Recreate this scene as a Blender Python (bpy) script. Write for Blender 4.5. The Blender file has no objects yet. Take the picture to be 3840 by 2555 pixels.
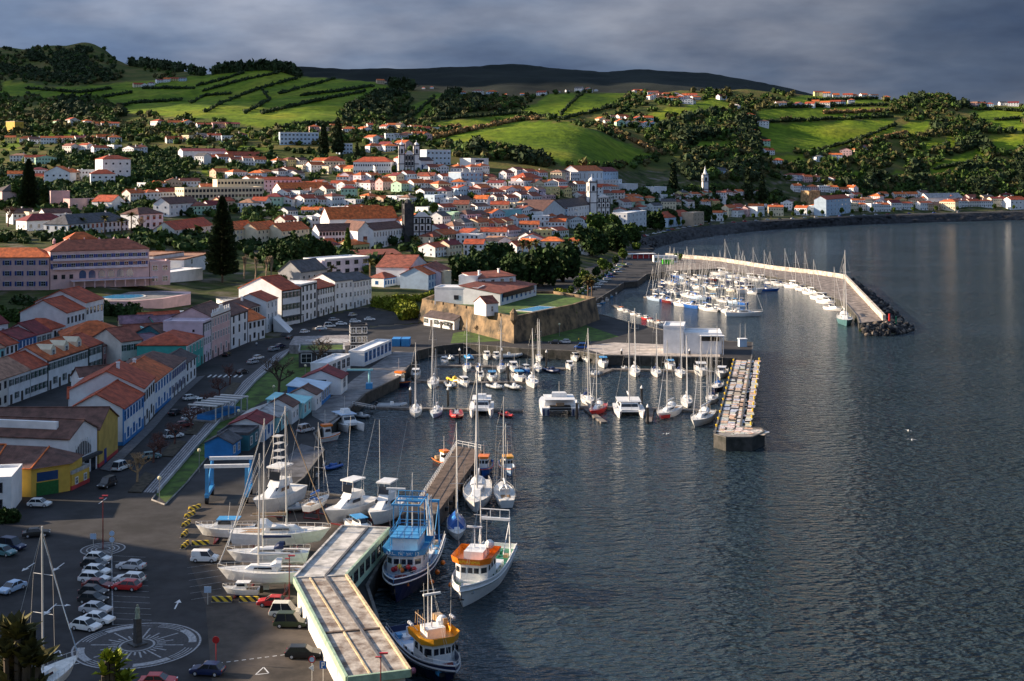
import bpy, math, random
import numpy as np
from mathutils import Vector, Matrix
random.seed(7); rng = np.random.RandomState(7)
sc = bpy.context.scene
COL = sc.collection
R = math.radians
# ---------------------------------------------------------------- camera
F, CH, VH, UC = 4800.0, 65.0, 627.0, 1920.0      # focal length in photo pixels, eye height, horizon row, centre column
cam_d = bpy.data.cameras.new('camera'); cam = bpy.data.objects.new('camera', cam_d); COL.objects.link(cam)
cam.location = (0, 0, CH); cam.rotation_euler = (R(90), 0, 0)
cam_d.sensor_width = 36; cam_d.lens = 45.0; cam_d.shift_y = -650.5/3840
cam_d.clip_start = 1.0; cam_d.clip_end = 40000
sc.camera = cam
# ---------------------------------------------------------------- light
SUN_EL, SUN_AZ = R(19.0), R(8.0)                  # azimuth: degrees beyond the left of the camera axis
to_sun = Vector((-math.cos(SUN_EL)*math.cos(SUN_AZ), math.cos(SUN_EL)*math.sin(SUN_AZ), math.sin(SUN_EL)))
sd = bpy.data.lights.new('sun', 'SUN'); sd.energy = 5.0; sd.angle = R(0.6); sd.color = (1.0, 0.80, 0.58)
so = bpy.data.objects.new('sun', sd); COL.objects.link(so)
so.rotation_euler = (-to_sun).to_track_quat('-Z', 'Y').to_euler(); so.location = to_sun*4000
world = bpy.data.worlds.new('World'); sc.world = world; world.use_nodes = True
wn = world.node_tree; wn.nodes.clear(); NW = wn.nodes.new; LW = wn.links.new
wo = NW('ShaderNodeOutputWorld'); wb = NW('ShaderNodeBackground')
sky = NW('ShaderNodeTexSky'); sky.sky_type = 'NISHITA'; sky.sun_disc = False
sky.sun_elevation = SUN_EL; sky.sun_rotation = math.atan2(to_sun.x, to_sun.y); sky.dust_density = 1.2
wb.inputs['Strength'].default_value = 0.10
# storm cloud layer: noise on the sky direction, thick everywhere near the horizon, broken overhead
tc = NW('ShaderNodeTexCoord'); sep = NW('ShaderNodeSeparateXYZ'); LW(tc.outputs['Generated'], sep.inputs[0])
mz = NW('ShaderNodeMath'); mz.operation = 'ADD'; mz.inputs[1].default_value = 0.22; LW(sep.outputs['Z'], mz.inputs[0])
mm = NW('ShaderNodeMath'); mm.operation = 'MAXIMUM'; mm.inputs[1].default_value = 0.06; LW(mz.outputs[0], mm.inputs[0])
dx = NW('ShaderNodeMath'); dx.operation = 'DIVIDE'; LW(sep.outputs['X'], dx.inputs[0]); LW(mm.outputs[0], dx.inputs[1])
dy = NW('ShaderNodeMath'); dy.operation = 'DIVIDE'; LW(sep.outputs['Y'], dy.inputs[0]); LW(mm.outputs[0], dy.inputs[1])
cmb = NW('ShaderNodeCombineXYZ'); LW(dx.outputs[0], cmb.inputs[0]); LW(dy.outputs[0], cmb.inputs[1])
def wnoise(scale, detail, rough=.55, off=0):
    n = NW('ShaderNodeTexNoise'); n.inputs['Scale'].default_value = scale; n.inputs['Detail'].default_value = detail
    n.inputs['Roughness'].default_value = rough
    mp = NW('ShaderNodeMapping'); mp.inputs['Location'].default_value = (off, off*1.7, off*.3); LW(cmb.outputs[0], mp.inputs[0]); LW(mp.outputs[0], n.inputs[0])
    return n.outputs[0]
n1 = wnoise(1.15, 4, .56, 3.1); n2 = wnoise(3.4, 5, .6, 9.3)
def ramp(src, stops):
    r = NW('ShaderNodeValToRGB'); LW(src, r.inputs[0]); e = r.color_ramp.elements
    while len(e) < len(stops): e.new(0.5)
    for q, (p, c) in zip(e, stops): q.position = p; q.color = (*c, 1) if len(c) == 3 else c
    return r.outputs[0]
cl = ramp(n1, [(0.34, (0.34, 0.53, 0.96)), (0.50, (0.56, 0.76, 1.17)), (0.68, (1.25, 1.38, 1.72))])
fine = ramp(n2, [(0.30, (0.80, 0.80, 0.82)), (0.70, (1.18, 1.18, 1.16))])
mul = NW('ShaderNodeMixRGB'); mul.blend_type = 'MULTIPLY'; mul.inputs[0].default_value = 1; LW(cl, mul.inputs[1]); LW(fine, mul.inputs[2])
# the storm stands over the sea (east, right of view) and thins towards the evening sun in the west
west = NW('ShaderNodeMapRange'); LW(sep.outputs['X'], west.inputs[0])
for i, v in zip(range(1, 5), (-0.50, 0.42, 1.55, 0.62)): west.inputs[i].default_value = v
mw = NW('ShaderNodeMixRGB'); mw.blend_type = 'MULTIPLY'; mw.inputs[0].default_value = 1; LW(mul.outputs[0], mw.inputs[1]); LW(west.outputs[0], mw.inputs[2])
hi = NW('ShaderNodeMapRange'); LW(sep.outputs['Z'], hi.inputs[0]); hi.interpolation_type = 'SMOOTHSTEP'
for i, v in zip(range(1, 5), (0.09, 0.45, 1.0, 3.3)): hi.inputs[i].default_value = v
mh = NW('ShaderNodeMixRGB'); mh.blend_type = 'MULTIPLY'; mh.inputs[0].default_value = 1; LW(mw.outputs[0], mh.inputs[1]); LW(hi.outputs[0], mh.inputs[2])
cov = NW('ShaderNodeMapRange'); LW(sep.outputs['Z'], cov.inputs[0])
for i, v in zip(range(1, 5), (0.20, 0.60, 1.0, 0.20)): cov.inputs[i].default_value = v
mx = NW('ShaderNodeMixRGB'); LW(cov.outputs[0], mx.inputs[0]); LW(sky.outputs[0], mx.inputs[1]); LW(mh.outputs[0], mx.inputs[2])
LW(mx.outputs[0], wb.inputs['Color']); LW(wb.outputs[0], wo.inputs[0])
sc.view_settings.view_transform = 'Standard'; sc.view_settings.look = 'None'
sc.view_settings.exposure = 1.15; sc.view_settings.gamma = 1.0
sc.cycles.use_denoising = True
sc.cycles.max_bounces = 5; sc.cycles.diffuse_bounces = 2; sc.cycles.glossy_bounces = 3; sc.cycles.transmission_bounces = 2
sc.cycles.caustics_reflective = False; sc.cycles.caustics_refractive = False
sc.cycles.sample_clamp_indirect = 4.0

# ---------------------------------------------------------------- helpers
def P(u, v, z=3.0):
    "photo pixel + height -> world point"
    Y = F*(CH-z)/(v-VH); return Vector(((u-UC)*Y/F, Y, z))
def pxm(Y): return F/Y                              # photo pixels per metre at a depth
MATS = {}
def M(name, col, rough=.65, var=.12, sc_=.6, bump=0., metal=0., spec=.4, col2=None, bscale=None, stripe=None, coat=0., island=0.):
    if name in MATS: return MATS[name]
    m = bpy.data.materials.new(name); m.use_nodes = True; MATS[name] = m
    nt = m.node_tree; N = nt.nodes.new; L = nt.links.new
    b = nt.nodes['Principled BSDF']
    b.inputs['Roughness'].default_value = rough; b.inputs['Metallic'].default_value = metal
    b.inputs['Specular IOR Level'].default_value = spec
    if coat: b.inputs['Coat Weight'].default_value = coat
    if var or col2 or bump or stripe:
        g = N('ShaderNodeNewGeometry')
        n = N('ShaderNodeTexNoise'); n.inputs['Scale'].default_value = sc_; n.inputs['Detail'].default_value = 5; n.inputs['Roughness'].default_value = .62
        L(g.outputs['Position'], n.inputs['Vector'])
        r = N('ShaderNodeValToRGB'); L(n.outputs[0], r.inputs[0])
        lo = [max(0, c*(1-var*1.6)) for c in col] if col2 is None else col2
        hi = [min(1, c*(1+var)) for c in col]
        r.color_ramp.elements[0].position = .36; r.color_ramp.elements[0].color = (*lo, 1)
        r.color_ramp.elements[1].position = .64; r.color_ramp.elements[1].color = (*hi, 1)
        out = r.outputs[0]
        if island:
            mr = N('ShaderNodeMapRange'); L(g.outputs['Random Per Island'], mr.inputs[0])
            mr.inputs[3].default_value = 1-island; mr.inputs[4].default_value = 1+island
            mu = N('ShaderNodeMixRGB'); mu.blend_type = 'MULTIPLY'; mu.inputs[0].default_value = 1
            L(out, mu.inputs[1]); L(mr.outputs[0], mu.inputs[2]); out = mu.outputs[0]
        L(out, b.inputs['Base Color'])
        if bump:
            n2 = N('ShaderNodeTexNoise'); n2.inputs['Scale'].default_value = bscale or sc_*6; n2.inputs['Detail'].default_value = 4
            L(g.outputs['Position'], n2.inputs['Vector'])
            bp = N('ShaderNodeBump'); bp.inputs['Strength'].default_value = bump; bp.inputs['Distance'].default_value = .15
            L(n2.outputs[0], bp.inputs['Height']); L(bp.outputs[0], b.inputs['Normal'])
    else:
        b.inputs['Base Color'].default_value = (*col, 1)
    return m
def glass(name, col=(.02, .025, .03), rough=.08):
    return M(name, col, rough, 0, spec=.7)

class MB:
    "collects faces for ONE mesh"
    def __init__(s): s.v = []; s.f = []
    def add(s, vs, fs):
        o = len(s.v); s.v += [tuple(p) for p in vs]; s.f += [tuple(i+o for i in f) for f in fs]; return s
    def box(s, x0, y0, z0, x1, y1, z1, taper=0):
        t = taper
        return s.add([(x0,y0,z0),(x1,y0,z0),(x1,y1,z0),(x0,y1,z0),(x0+t,y0+t,z1),(x1-t,y0+t,z1),(x1-t,y1-t,z1),(x0+t,y1-t,z1)],
                     [(0,3,2,1),(4,5,6,7),(0,1,5,4),(1,2,6,5),(2,3,7,6),(3,0,4,7)])
    def poly(s, pts): return s.add(pts, [tuple(range(len(pts)))])
    def prism(s, pts, z0, z1):
        n = len(pts); return s.add([(p[0],p[1],z0) for p in pts]+[(p[0],p[1],z1) for p in pts],
            [tuple(range(n-1,-1,-1)), tuple(range(n,2*n))]+[(i,(i+1)%n,(i+1)%n+n,i+n) for i in range(n)])
    def tube(s, a, b, r0, r1=None, n=6, cap=True):
        a, b = Vector(a), Vector(b); d = b-a
        if d.length < 1e-6: return s
        r1 = r0 if r1 is None else r1
        q = d.to_track_quat('Z', 'Y'); x, y = q @ Vector((1,0,0)), q @ Vector((0,1,0)); vs = []
        for c, r in ((a, r0), (b, r1)):
            for i in range(n):
                t = 2*math.pi*i/n; vs.append(c+(x*math.cos(t)+y*math.sin(t))*r)
        fs = [(i,(i+1)%n,(i+1)%n+n,i+n) for i in range(n)]
        if cap: fs += [tuple(range(n-1,-1,-1)), tuple(range(n,2*n))]
        return s.add(vs, fs)
    def path(s, pts, r, n=5):
        for a, b in zip(pts, pts[1:]): s.tube(a, b, r, r, n)
        return s
    def loft(s, rings, closed=True, cap=True):
        n = len(rings[0]); vs = [p for r in rings for p in r]; fs = []
        for k in range(len(rings)-1):
            for i in range(n if closed else n-1):
                j = (i+1) % n; fs.append((k*n+i, k*n+j, (k+1)*n+j, (k+1)*n+i))
        if cap and closed: fs += [tuple(range(n-1,-1,-1)), tuple(range((len(rings)-1)*n, len(rings)*n))]
        return s.add(vs, fs)
    def lathe(s, prof, c=(0,0,0), n=10):
        return s.loft([[(c[0]+r*math.cos(2*math.pi*i/n), c[1]+r*math.sin(2*math.pi*i/n), c[2]+z) for i in range(n)] for r, z in prof])
    def ball(s, c, r, n=8, sz=1.):
        k = max(4, n//2+1)
        return s.lathe([(max(.001, r*math.sin(math.pi*i/k)), -r*sz*math.cos(math.pi*i/k)) for i in range(k+1)], c, n)
    def mesh(s, name, mat, smooth=False):
        m = bpy.data.meshes.new(name); m.from_pydata(s.v, [], s.f)
        if mat is not None: m.materials.append(mat)
        if smooth: m.polygons.foreach_set('use_smooth', [True]*len(m.polygons))
        m.update(); return m
    def build(s, name, mat, parent=None, loc=(0,0,0), rz=0, kind=None, smooth=False):
        return inst(name, s.mesh(name, mat, smooth), parent, loc, rz, kind=kind)
def inst(name, mesh, parent=None, loc=(0,0,0), rz=0, scale=None, mat=None, kind=None, label=None):
    o = bpy.data.objects.new(name, mesh); COL.objects.link(o)
    o.location = loc
    if rz: o.rotation_euler = (0, 0, rz) if not isinstance(rz, tuple) else rz
    if scale is not None: o.scale = (scale,)*3 if not isinstance(scale, tuple) else scale
    if parent is not None: o.parent = parent
    if mat is not None:
        o.material_slots[0].link = 'OBJECT'; o.material_slots[0].material = mat
    if kind: o['kind'] = kind
    if label: o['label'] = label
    return o
def tag(o, label, cat, group=None):
    o['label'] = label; o['category'] = cat
    if group: o['group'] = group
    return o
def thing(name, label, cat, loc=(0,0,0), rz=0, group=None, scale=None):
    return tag(inst(name, None, None, loc, rz, scale), label, cat, group)
def copy_tree(o, parent=None):
    c = o.copy(); COL.objects.link(c); c.parent = parent
    for ch in o.children: copy_tree(ch, c)
    return c
def struct(name, mb, mat, smooth=False):
    o = mb.build(name, mat, smooth=smooth); o['kind'] = 'structure'; return o
ORD = ['first','second','third','fourth','fifth','sixth','seventh','eighth','ninth','tenth','eleventh','twelfth','thirteenth','fourteenth','fifteenth','sixteenth','seventeenth','eighteenth','nineteenth','twentieth']
def ordw(i): return ORD[i] if i < 20 else ('twenty-'+ORD[i-20] if i < 29 else ('thirtieth' if i == 29 else 'thirty-'+ORD[i-30]))
def interp(x, xs, ys): return float(np.interp(x, xs, ys))
# ================================================================ terrain
def S(full): return [(a*1.629, b*1.629) for a, b in full]
LU = [-1400, -800, 0, 400, 800, 1200, 1600, 1800, 2000, 2200, 2400, 2600, 2880, 3360, 3840, 4600, 5200]
def vz(vs, zs): return [F*(CH-z)/(v-VH) for v, z in zip(vs, zs)], list(zs)
def vy(vs, ys): return list(ys), [CH-(v-VH)*y/F for v, y in zip(vs, ys)]
zA = [3,3,3,3,3,3,4,4,4,4,6,7,8,8.5,9,9,9]
LINES = []
LINES.append(vz([1560,1500,1450,1400,1290,1225,1180,1120,1060,990,900,858,835,808,795,785,780], zA))
LINES.append(vz([1080,1080,1080,1085,1010,940,930,915,890,865,830,806,790,782,775,768,765], [15,15,14,14,12,14,15,15,14,13,12,12.5,14,13,13,13,13]))
LINES.append(vz([700,700,720,720,700,680,660,672,690,700,712,690,684,680,690,690,690], [50,50,45,45,48,52,57,54,50,46,40,46,46,46,42,42,42]))
LINES.append(vy([560,560,540,520,500,500,585,610,625,630,625,600,590,590,600,600,600], [1500,1500,1500,1500,1500,1480,1280,1280,1290,1330,1570,1640,1720,1850,1870,1870,1870]))
LINES.append(vy([400,400,400,400,400,400,525,475,452,458,560,520,500,480,490,490,490], [2000,2000,2000,2000,1900,1850,1500,1560,1600,1620,1690,1770,1850,1980,1980,1980,1980]))
LINES.append(vy([300,300,320,320,350,352,470,495,500,495,470,440,430,430,440,440,440], [2400,2400,2400,2350,2150,2050,1750,1720,1730,1750,1850,1900,1980,2100,2100,2100,2100]))
CREST = S([(-700,120),(-400,118),(0,108),(50,113),(100,107),(150,103),(190,97),(215,100),(240,110),(270,138),(300,148),(350,153),(430,163),(470,172),(500,166),(560,160),(610,157),(650,161),(690,175),(760,179),(860,187),(930,202),(1040,214),(1180,221),(1240,217),(1320,210),(1440,214),(1540,210),(1640,207),(1700,205),(1760,209),(1800,212),(1870,219),(2000,224),(2050,229),(2080,224),(2110,221),(2160,220),(2195,224),(2220,238),(2280,241),(2357,240),(2500,246),(2900,260),(3200,270)])
FAR = S([(-900,170),(300,175),(500,167),(600,158),(690,151),(800,156),(960,155),(1040,150),(1180,145),(1290,151),(1400,162),(1480,157),(1540,161),(1660,172),(1760,190),(1830,205),(1900,225),(2000,260),(2400,330),(3200,380)])
NU = 392; UU = np.linspace(-1400, 5200, NU)
YY = np.exp(np.linspace(math.log(150), math.log(9500), 440)); NY = len(YY)
def smooth1(a, k):
    w = np.hanning(2*k+3)[1:-1]; w /= w.sum(); return np.convolve(np.pad(a, k, 'edge'), w, 'valid')
ky, kz = [], []
for Yl, zl in LINES:
    ky.append(smooth1(np.interp(UU, LU, Yl), 8)); kz.append(smooth1(np.interp(UU, LU, zl), 8))
cu = [c[0] for c in CREST]; cv = np.interp(UU, cu, [c[1] for c in CREST])
cY = smooth1(np.interp(UU, [-1400, 0, 500, 800, 1300, 1700, 2400, 3000, 3840, 5200], [2900, 2900, 2800, 2450, 2300, 2150, 2150, 2250, 2250, 2250]), 6)
cz = CH-(cv-VH)*cY/F
ky += [cY, cY+420, cY+1500]; kz += [cz, cz-75, cz*.45]
fv = np.interp(UU, [c[0] for c in FAR], [c[1] for c in FAR]); fz = CH-(fv-VH)*6800/F
ky += [np.full(NU, 6800.), np.full(NU, 8000.), np.full(NU, 9500.)]; kz += [fz, fz*.8, fz*.3]
def vnoise(x, y, seed=0):
    xi = np.floor(x).astype(int); yi = np.floor(y).astype(int); fx = x-xi; fy = y-yi
    fx = fx*fx*(3-2*fx); fy = fy*fy*(3-2*fy)
    def h(a, b):
        n = (a*374761393+b*668265263+seed*144665) & 0x7fffffff; n = ((n ^ (n >> 13))*1274126177) & 0x7fffffff
        return ((n ^ (n >> 16)) & 0xffff)/65535.
    return (h(xi,yi)*(1-fx)+h(xi+1,yi)*fx)*(1-fy)+(h(xi,yi+1)*(1-fx)+h(xi+1,yi+1)*fx)*fy*1.0-.0
def fbm(x, y, o=4, seed=0):
    t = 0; a = .5; s = 0
    for i in range(o): t = t+a*vnoise(x*2**i, y*2**i, seed+i); s += a; a *= .5
    return t/s
pre_y = ky[0]*.95-4; ky.insert(0, pre_y); kz.insert(0, np.full(NU, 2.2))
TZT = np.zeros((NU, NY))
for i in range(NU):
    a = np.array([k[i] for k in ky]); b = np.array([k[i] for k in kz])
    a = np.maximum.accumulate(a+np.arange(len(a))*.01)
    TZT[i] = np.interp(YY, a, b)
GX = (UU[:, None]-UC)*YY[None, :]/F; GY = np.repeat(YY[None, :], NU, 0)
GV = VH+(CH-TZT)*F/GY
TZT = np.where((TZT > 2.6) & (TZT < 3.4), 3.4, TZT)
sm = TZT.copy()
for i in range(NU): sm[i] = smooth1(TZT[i], 3)
crestdist = np.abs(GY-cY[:, None])
w = np.clip(crestdist/120, 0, 1); TZT = sm*w+TZT*(1-w)
amp = np.clip((GY-1150)/700, 0, 1)*np.clip(crestdist/250, .12, 1)
TZT += amp*(26*(fbm(GX/210, GY/210, 4, 3)-.5)+9*(fbm(GX/60, GY/60, 3, 8)-.5))
TZT += np.clip((GY-4000)/1500, 0, 1)*60*(fbm(GX/700, GY/700, 4, 5)-.5)*np.clip(np.abs(GY-6800)/300, 0.1, 1)
# ---- unseen hill added west of the frame, crest and notch shaped for its shadow
SHADE_HILL = [(-168, 100, 42), (-176, 140, 50), (-186, 190, 55), (-205, 222, 54), (-213, 246, 29), (-222, 262, 58), (-240, 330, 74), (-262, 400, 82), (-285, 470, 80), (-310, 540, 52), (-330, 600, 26)]
# ---- shoreline (photo pixels of the quay edge, top at 3 m)
SHORE_PX = [(1560,2700),(1425,2330),(1382,2200),(1450,2080),(1600,1965),(1640,1925),(1548,1888),(1084,1838),(1141,1795),(1218,1690),
 (1180,1627),(1257,1573),(1322,1524),(1367,1480),(1494,1418),(1547,1361),(1563,1318),(1640,1300),(1735,1290),(1947,1308),(2163,1318),(2262,1335),
 (2751,1345),(2676,1630),(2722,1643),(2820,1643),(2868,1622),(2858,1608),(2780,1602),(2824,1324),(2824,1286),(2706,1280),(2480,1236),(2360,1212),(2290,1190),
 (2263,1183),(2206,1175),(2190,1154),(2230,1130),(2304,1085),(2340,1060),(2390,1056),(2425,1030),(2500,1018),(2704,1008),(2806,1029),(2908,1041),(3030,1070),
 (3112,1110),(3173,1139),(3214,1188),(3222,1214),(3322,1204),(3173,1046),(3071,1030),(2908,1012),(2704,980),(2500,963),(2436,952)]
SHORE = [P(u, v, 3) for u, v in SHORE_PX]
SEA_LOW = [(2436,952),(2480,926),(2560,906),(2670,889),(2880,863),(3120,847),(3360,838),(3840,826),(4700,815)]   # waterline of the sea wall
SEA_TOP = [(2400,902),(2450,890),(2540,868),(2650,849),(2880,832),(3120,818),(3360,808),(3840,795),(4700,785)]
SEA_TZ = [5, 6, 6.5, 7, 8, 8.2, 8.5, 9, 9]
sea_low = [P(u, v, 0) for u, v in SEA_LOW]; sea_top = [P(u, v, z) for (u, v), z in zip(SEA_TOP, SEA_TZ)]
land = [(p.x, p.y) for p in SHORE]+[(p.x, p.y) for p in sea_top[1:]]+[(6000, 9600), (-6000, 9600), (-1500, 1500), (-330, 100)]
land = np.array(land)
def inside(x, y, poly):
    c = np.zeros(np.shape(x), bool); n = len(poly)
    for i in range(n):
        x0, y0 = poly[i]; x1, y1 = poly[(i+1) % n]
        if y0 == y1: continue
        t = ((y0 > y) != (y1 > y)) & (x < (x1-x0)*(y-y0)/(y1-y0)+x0); c ^= t
    return c
def edist(x, y, poly, closed=True):
    d = np.full(np.shape(x), 1e9); n = len(poly)
    for i in range(n if closed else n-1):
        x0, y0 = poly[i]; x1, y1 = poly[(i+1) % n]; dx_, dy_ = x1-x0, y1-y0; l2 = dx_*dx_+dy_*dy_+1e-9
        t = np.clip(((x-x0)*dx_+(y-y0)*dy_)/l2, 0, 1); d = np.minimum(d, np.hypot(x-x0-t*dx_, y-y0-t*dy_))
    return d
TZT = np.where(GY < 1700, np.maximum(TZT, 2.2), TZT)
near = GY < 2200
ins = np.ones_like(near); ins[near] = inside(GX[near], GY[near], land)
dd = np.full(GX.shape, 1e9); dd[near] = edist(GX[near], GY[near], land[:len(SHORE)+8], False)
TZT = np.where(~ins, -6, TZT)
flat = near & ins & (dd < 9) & (GX < 120) & (GY < 1075)
TZT = np.where(flat, -6, TZT)
def TZ(x, y):
    u = UC+F*x/y; fi = (u-UU[0])/(UU[1]-UU[0]); fj = (math.log(max(150, y))-math.log(150))/(math.log(9500)-math.log(150))*(NY-1)
    i = int(min(max(fi, 0), NU-2)); j = int(min(max(fj, 0), NY-2)); a = min(max(fi-i, 0), 1); b = min(max(fj-j, 0), 1)
    return (TZT[i,j]*(1-a)+TZT[i+1,j]*a)*(1-b)+(TZT[i,j+1]*(1-a)+TZT[i+1,j+1]*a)*b
def GZ(x, y): return max(TZ(x, y), 3.0)
def ground(u, v, zmin=3.0):
    "where the sight line through a photo pixel meets the ground"
    fi = (u-UU[0])/(UU[1]-UU[0]); i = int(min(max(fi, 0), NU-2)); a = fi-i
    z = np.maximum(TZT[i]*(1-a)+TZT[i+1]*a, zmin); vt = VH+(CH-z)*F/YY
    k = np.argmax(vt <= v)
    if k == 0: return P(u, v, zmin) if v > VH+60 else Vector(((u-UC)*YY[-1]/F, YY[-1], z[-1]))
    t = (vt[k-1]-v)/max(1e-6, vt[k-1]-vt[k]); Y = YY[k-1]+(YY[k]-YY[k-1])*min(max(t, 0), 1); zz = z[k-1]+(z[k]-z[k-1])*min(max(t, 0), 1)
    return Vector(((u-UC)*Y/F, Y, zz))
# ---- land cover
PAST = [S(p) for p in [
 [(450,178),(600,158),(690,176),(860,189),(925,203),(850,216),(800,245),(775,275),(800,292),(640,300),(480,275),(300,262),(250,235),(0,222),(0,185),(120,200),(250,195),(330,185)],
 [(985,324),(1100,296),(1200,280),(1300,283),(1380,302),(1512,364),(1400,384),(1290,381),(1150,345)],
 [(1190,264),(1262,218),(1442,214),(1415,245),(1300,274)],[(1000,280),(1180,263),(1215,270),(1010,302)],
 [(1750,250),(2060,244),(2010,266),(1740,277)],[(1735,288),(2060,272),(2060,305),(1890,352),(1750,348)],
 [(2140,382),(2255,338),(2262,366),(2200,400),(2140,412)],[(1860,216),(2035,226),(2035,242),(1780,243)],[(2235,258),(2357,246),(2357,302),(2290,302)],
 [(945,245),(1010,214),(1035,224),(965,272)],[(75,302),(190,298),(185,320),(75,320)],[(455,382),(640,404),(640,414),(470,402)],[(500,325),(620,340),(620,352),(520,345)],
 [(1560,252),(1640,224),(1705,246),(1600,268)],[(2080,286),(2142,278),(2132,312),(2070,318)],[(2272,312),(2357,305),(2357,342),(2292,352)],[(1765,360),(1855,354),(1855,374),(1775,382)],[(1480,264),(1562,244),(1572,264),(1490,284)],[(2120,330),(2190,310),(2200,335),(2130,352)],[(1600,330),(1690,322),(1680,345),(1610,350)],
 [(300,300),(420,298),(430,318),(300,322)],[(0,318),(60,320),(40,345),(0,342)],[(560,300),(690,305),(680,322),(560,318)],
 [(1930,400),(2080,392),(2100,402),(1940,412)],[(600,212),(860,196),(880,210),(620,300)]]]
GVV = VH+(CH-TZT)*F/GY; GUU = np.repeat(UU[:, None], NY, 1)
past = np.zeros(GX.shape, bool)
ju = 14*(fbm(GX/40, GY/40, 3, 21)-.5)*2; jv = 8*(fbm(GX/40, GY/40, 3, 31)-.5)*2
for p in PAST: past |= inside(GUU+ju, GVV+jv, p)
cover = np.where(past, 1.0, 0.0)
urban = (GY < 1130) | ((GVV > 640) & (GY < 2000))
far_f = GY > 3600
verts = np.stack([GX, GY, TZT], -1).reshape(-1, 3)
idx = np.arange(NU*NY).reshape(NU, NY)
quads = np.stack([idx[:-1,:-1], idx[1:,:-1], idx[1:,1:], idx[:-1,1:]], -1).reshape(-1, 4)
def np_mesh(name, verts, quads, mat, smooth=True, attrs=None):
    m = bpy.data.meshes.new(name); k = quads.shape[1]
    m.vertices.add(len(verts)); m.vertices.foreach_set('co', np.ascontiguousarray(verts, np.float32).ravel())
    m.loops.add(quads.size); m.loops.foreach_set('vertex_index', np.ascontiguousarray(quads, np.int32).ravel())
    m.polygons.add(len(quads)); m.polygons.foreach_set('loop_start', np.arange(0, quads.size, k, dtype=np.int32))
    m.polygons.foreach_set('loop_total', np.full(len(quads), k, np.int32))
    if smooth: m.polygons.foreach_set('use_smooth', np.ones(len(quads), bool))
    for n, a in (attrs or {}).items():
        at = m.attributes.new(n, 'FLOAT', 'POINT'); at.data.foreach_set('value', np.ascontiguousarray(a, np.float32).ravel())
    m.update(); m.validate(); m.materials.append(mat); return m
def terrain_mat():
    m = bpy.data.materials.new('hill_ground'); m.use_nodes = True; nt = m.node_tree; N = nt.nodes.new; L = nt.links.new
    b = nt.nodes['Principled BSDF']; b.inputs['Roughness'].default_value = .95; b.inputs['Specular IOR Level'].default_value = .1
    g = N('ShaderNodeNewGeometry')
    def no(s, d=5):
        n = N('ShaderNodeTexNoise'); n.inputs['Scale'].default_value = s; n.inputs['Detail'].default_value = d; L(g.outputs['Position'], n.inputs['Vector']); return n.outputs[0]
    def rp(src, stops):
        r = N('ShaderNodeValToRGB'); L(src, r.inputs[0]); e = r.color_ramp.elements
        while len(e) < len(stops): e.new(.5)
        for q, (p, c) in zip(e, stops): q.position = p; q.color = (*c, 1)
        return r.outputs[0]
    def mix(f, a, c):
        x = N('ShaderNodeMixRGB'); L(f, x.inputs[0]); L(a, x.inputs[1]); L(c, x.inputs[2]); return x.outputs[0]
    def at(n):
        a = N('ShaderNodeAttribute'); a.attribute_name = n; return a.outputs['Fac']
    grass = rp(no(.012), [(.3, (.070, .125, .010)), (.5, (.135, .200, .013)), (.7, (.215, .235, .024))])
    gfine = rp(no(.09), [(.35, (.62, .66, .6)), (.65, (1.15, 1.12, 1.0))])
    mu = N('ShaderNodeMixRGB'); mu.blend_type = 'MULTIPLY'; mu.inputs[0].default_value = 1; L(grass, mu.inputs[1]); L(gfine, mu.inputs[2])
    scrub = rp(no(.022), [(.3, (.035, .050, .012)), (.48, (.075, .090, .018)), (.60, (.13, .105, .035)), (.75, (.085, .125, .018))])
    town = rp(no(.085, 8), [(.34, (.018, .026, .010)), (.47, (.050, .068, .018)), (.56, (.075, .072, .035)), (.68, (.15, .13, .105))])
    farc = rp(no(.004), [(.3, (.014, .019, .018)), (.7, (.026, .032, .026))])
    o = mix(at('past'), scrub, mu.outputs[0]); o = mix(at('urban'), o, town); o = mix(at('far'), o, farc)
    L(o, b.inputs['Base Color'])
    bp = N('ShaderNodeBump'); bp.inputs['Strength'].default_value = .5; bp.inputs['Distance'].default_value = 2.0; L(no(.15, 6), bp.inputs['Height']); L(bp.outputs[0], b.inputs['Normal'])
    return m
def sm01(a): return np.clip(a, 0, 1)
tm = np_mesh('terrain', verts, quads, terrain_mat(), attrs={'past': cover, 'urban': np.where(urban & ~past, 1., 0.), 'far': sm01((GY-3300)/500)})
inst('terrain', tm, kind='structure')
# the added west hill (out of frame) as its own sheet
def ridge_sheet(name, crest, mat, halfw=75, base=2.0, n=14):
    rings = []
    for k in range(len(crest)):
        x, y, z = crest[k]; row = []
        for j in range(n+1):
            t = j/n*2-1; s = math.cos(t*math.pi/2)**1.3
            row.append((x+t*halfw+(4*math.sin(k*2.1+j)), y+t*8, base+(z-base)*s if s > 0 else base-1))
        rings.append(row)
    mb = MB(); mb.loft(rings, closed=False); return struct(name, mb, mat, True)
M_HILL = M('west_hill_scrub', (.06, .07, .02), .95, .4, .05, bump=.6)
ridge_sheet('shade_hill_west', SHADE_HILL, M_HILL)
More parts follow.
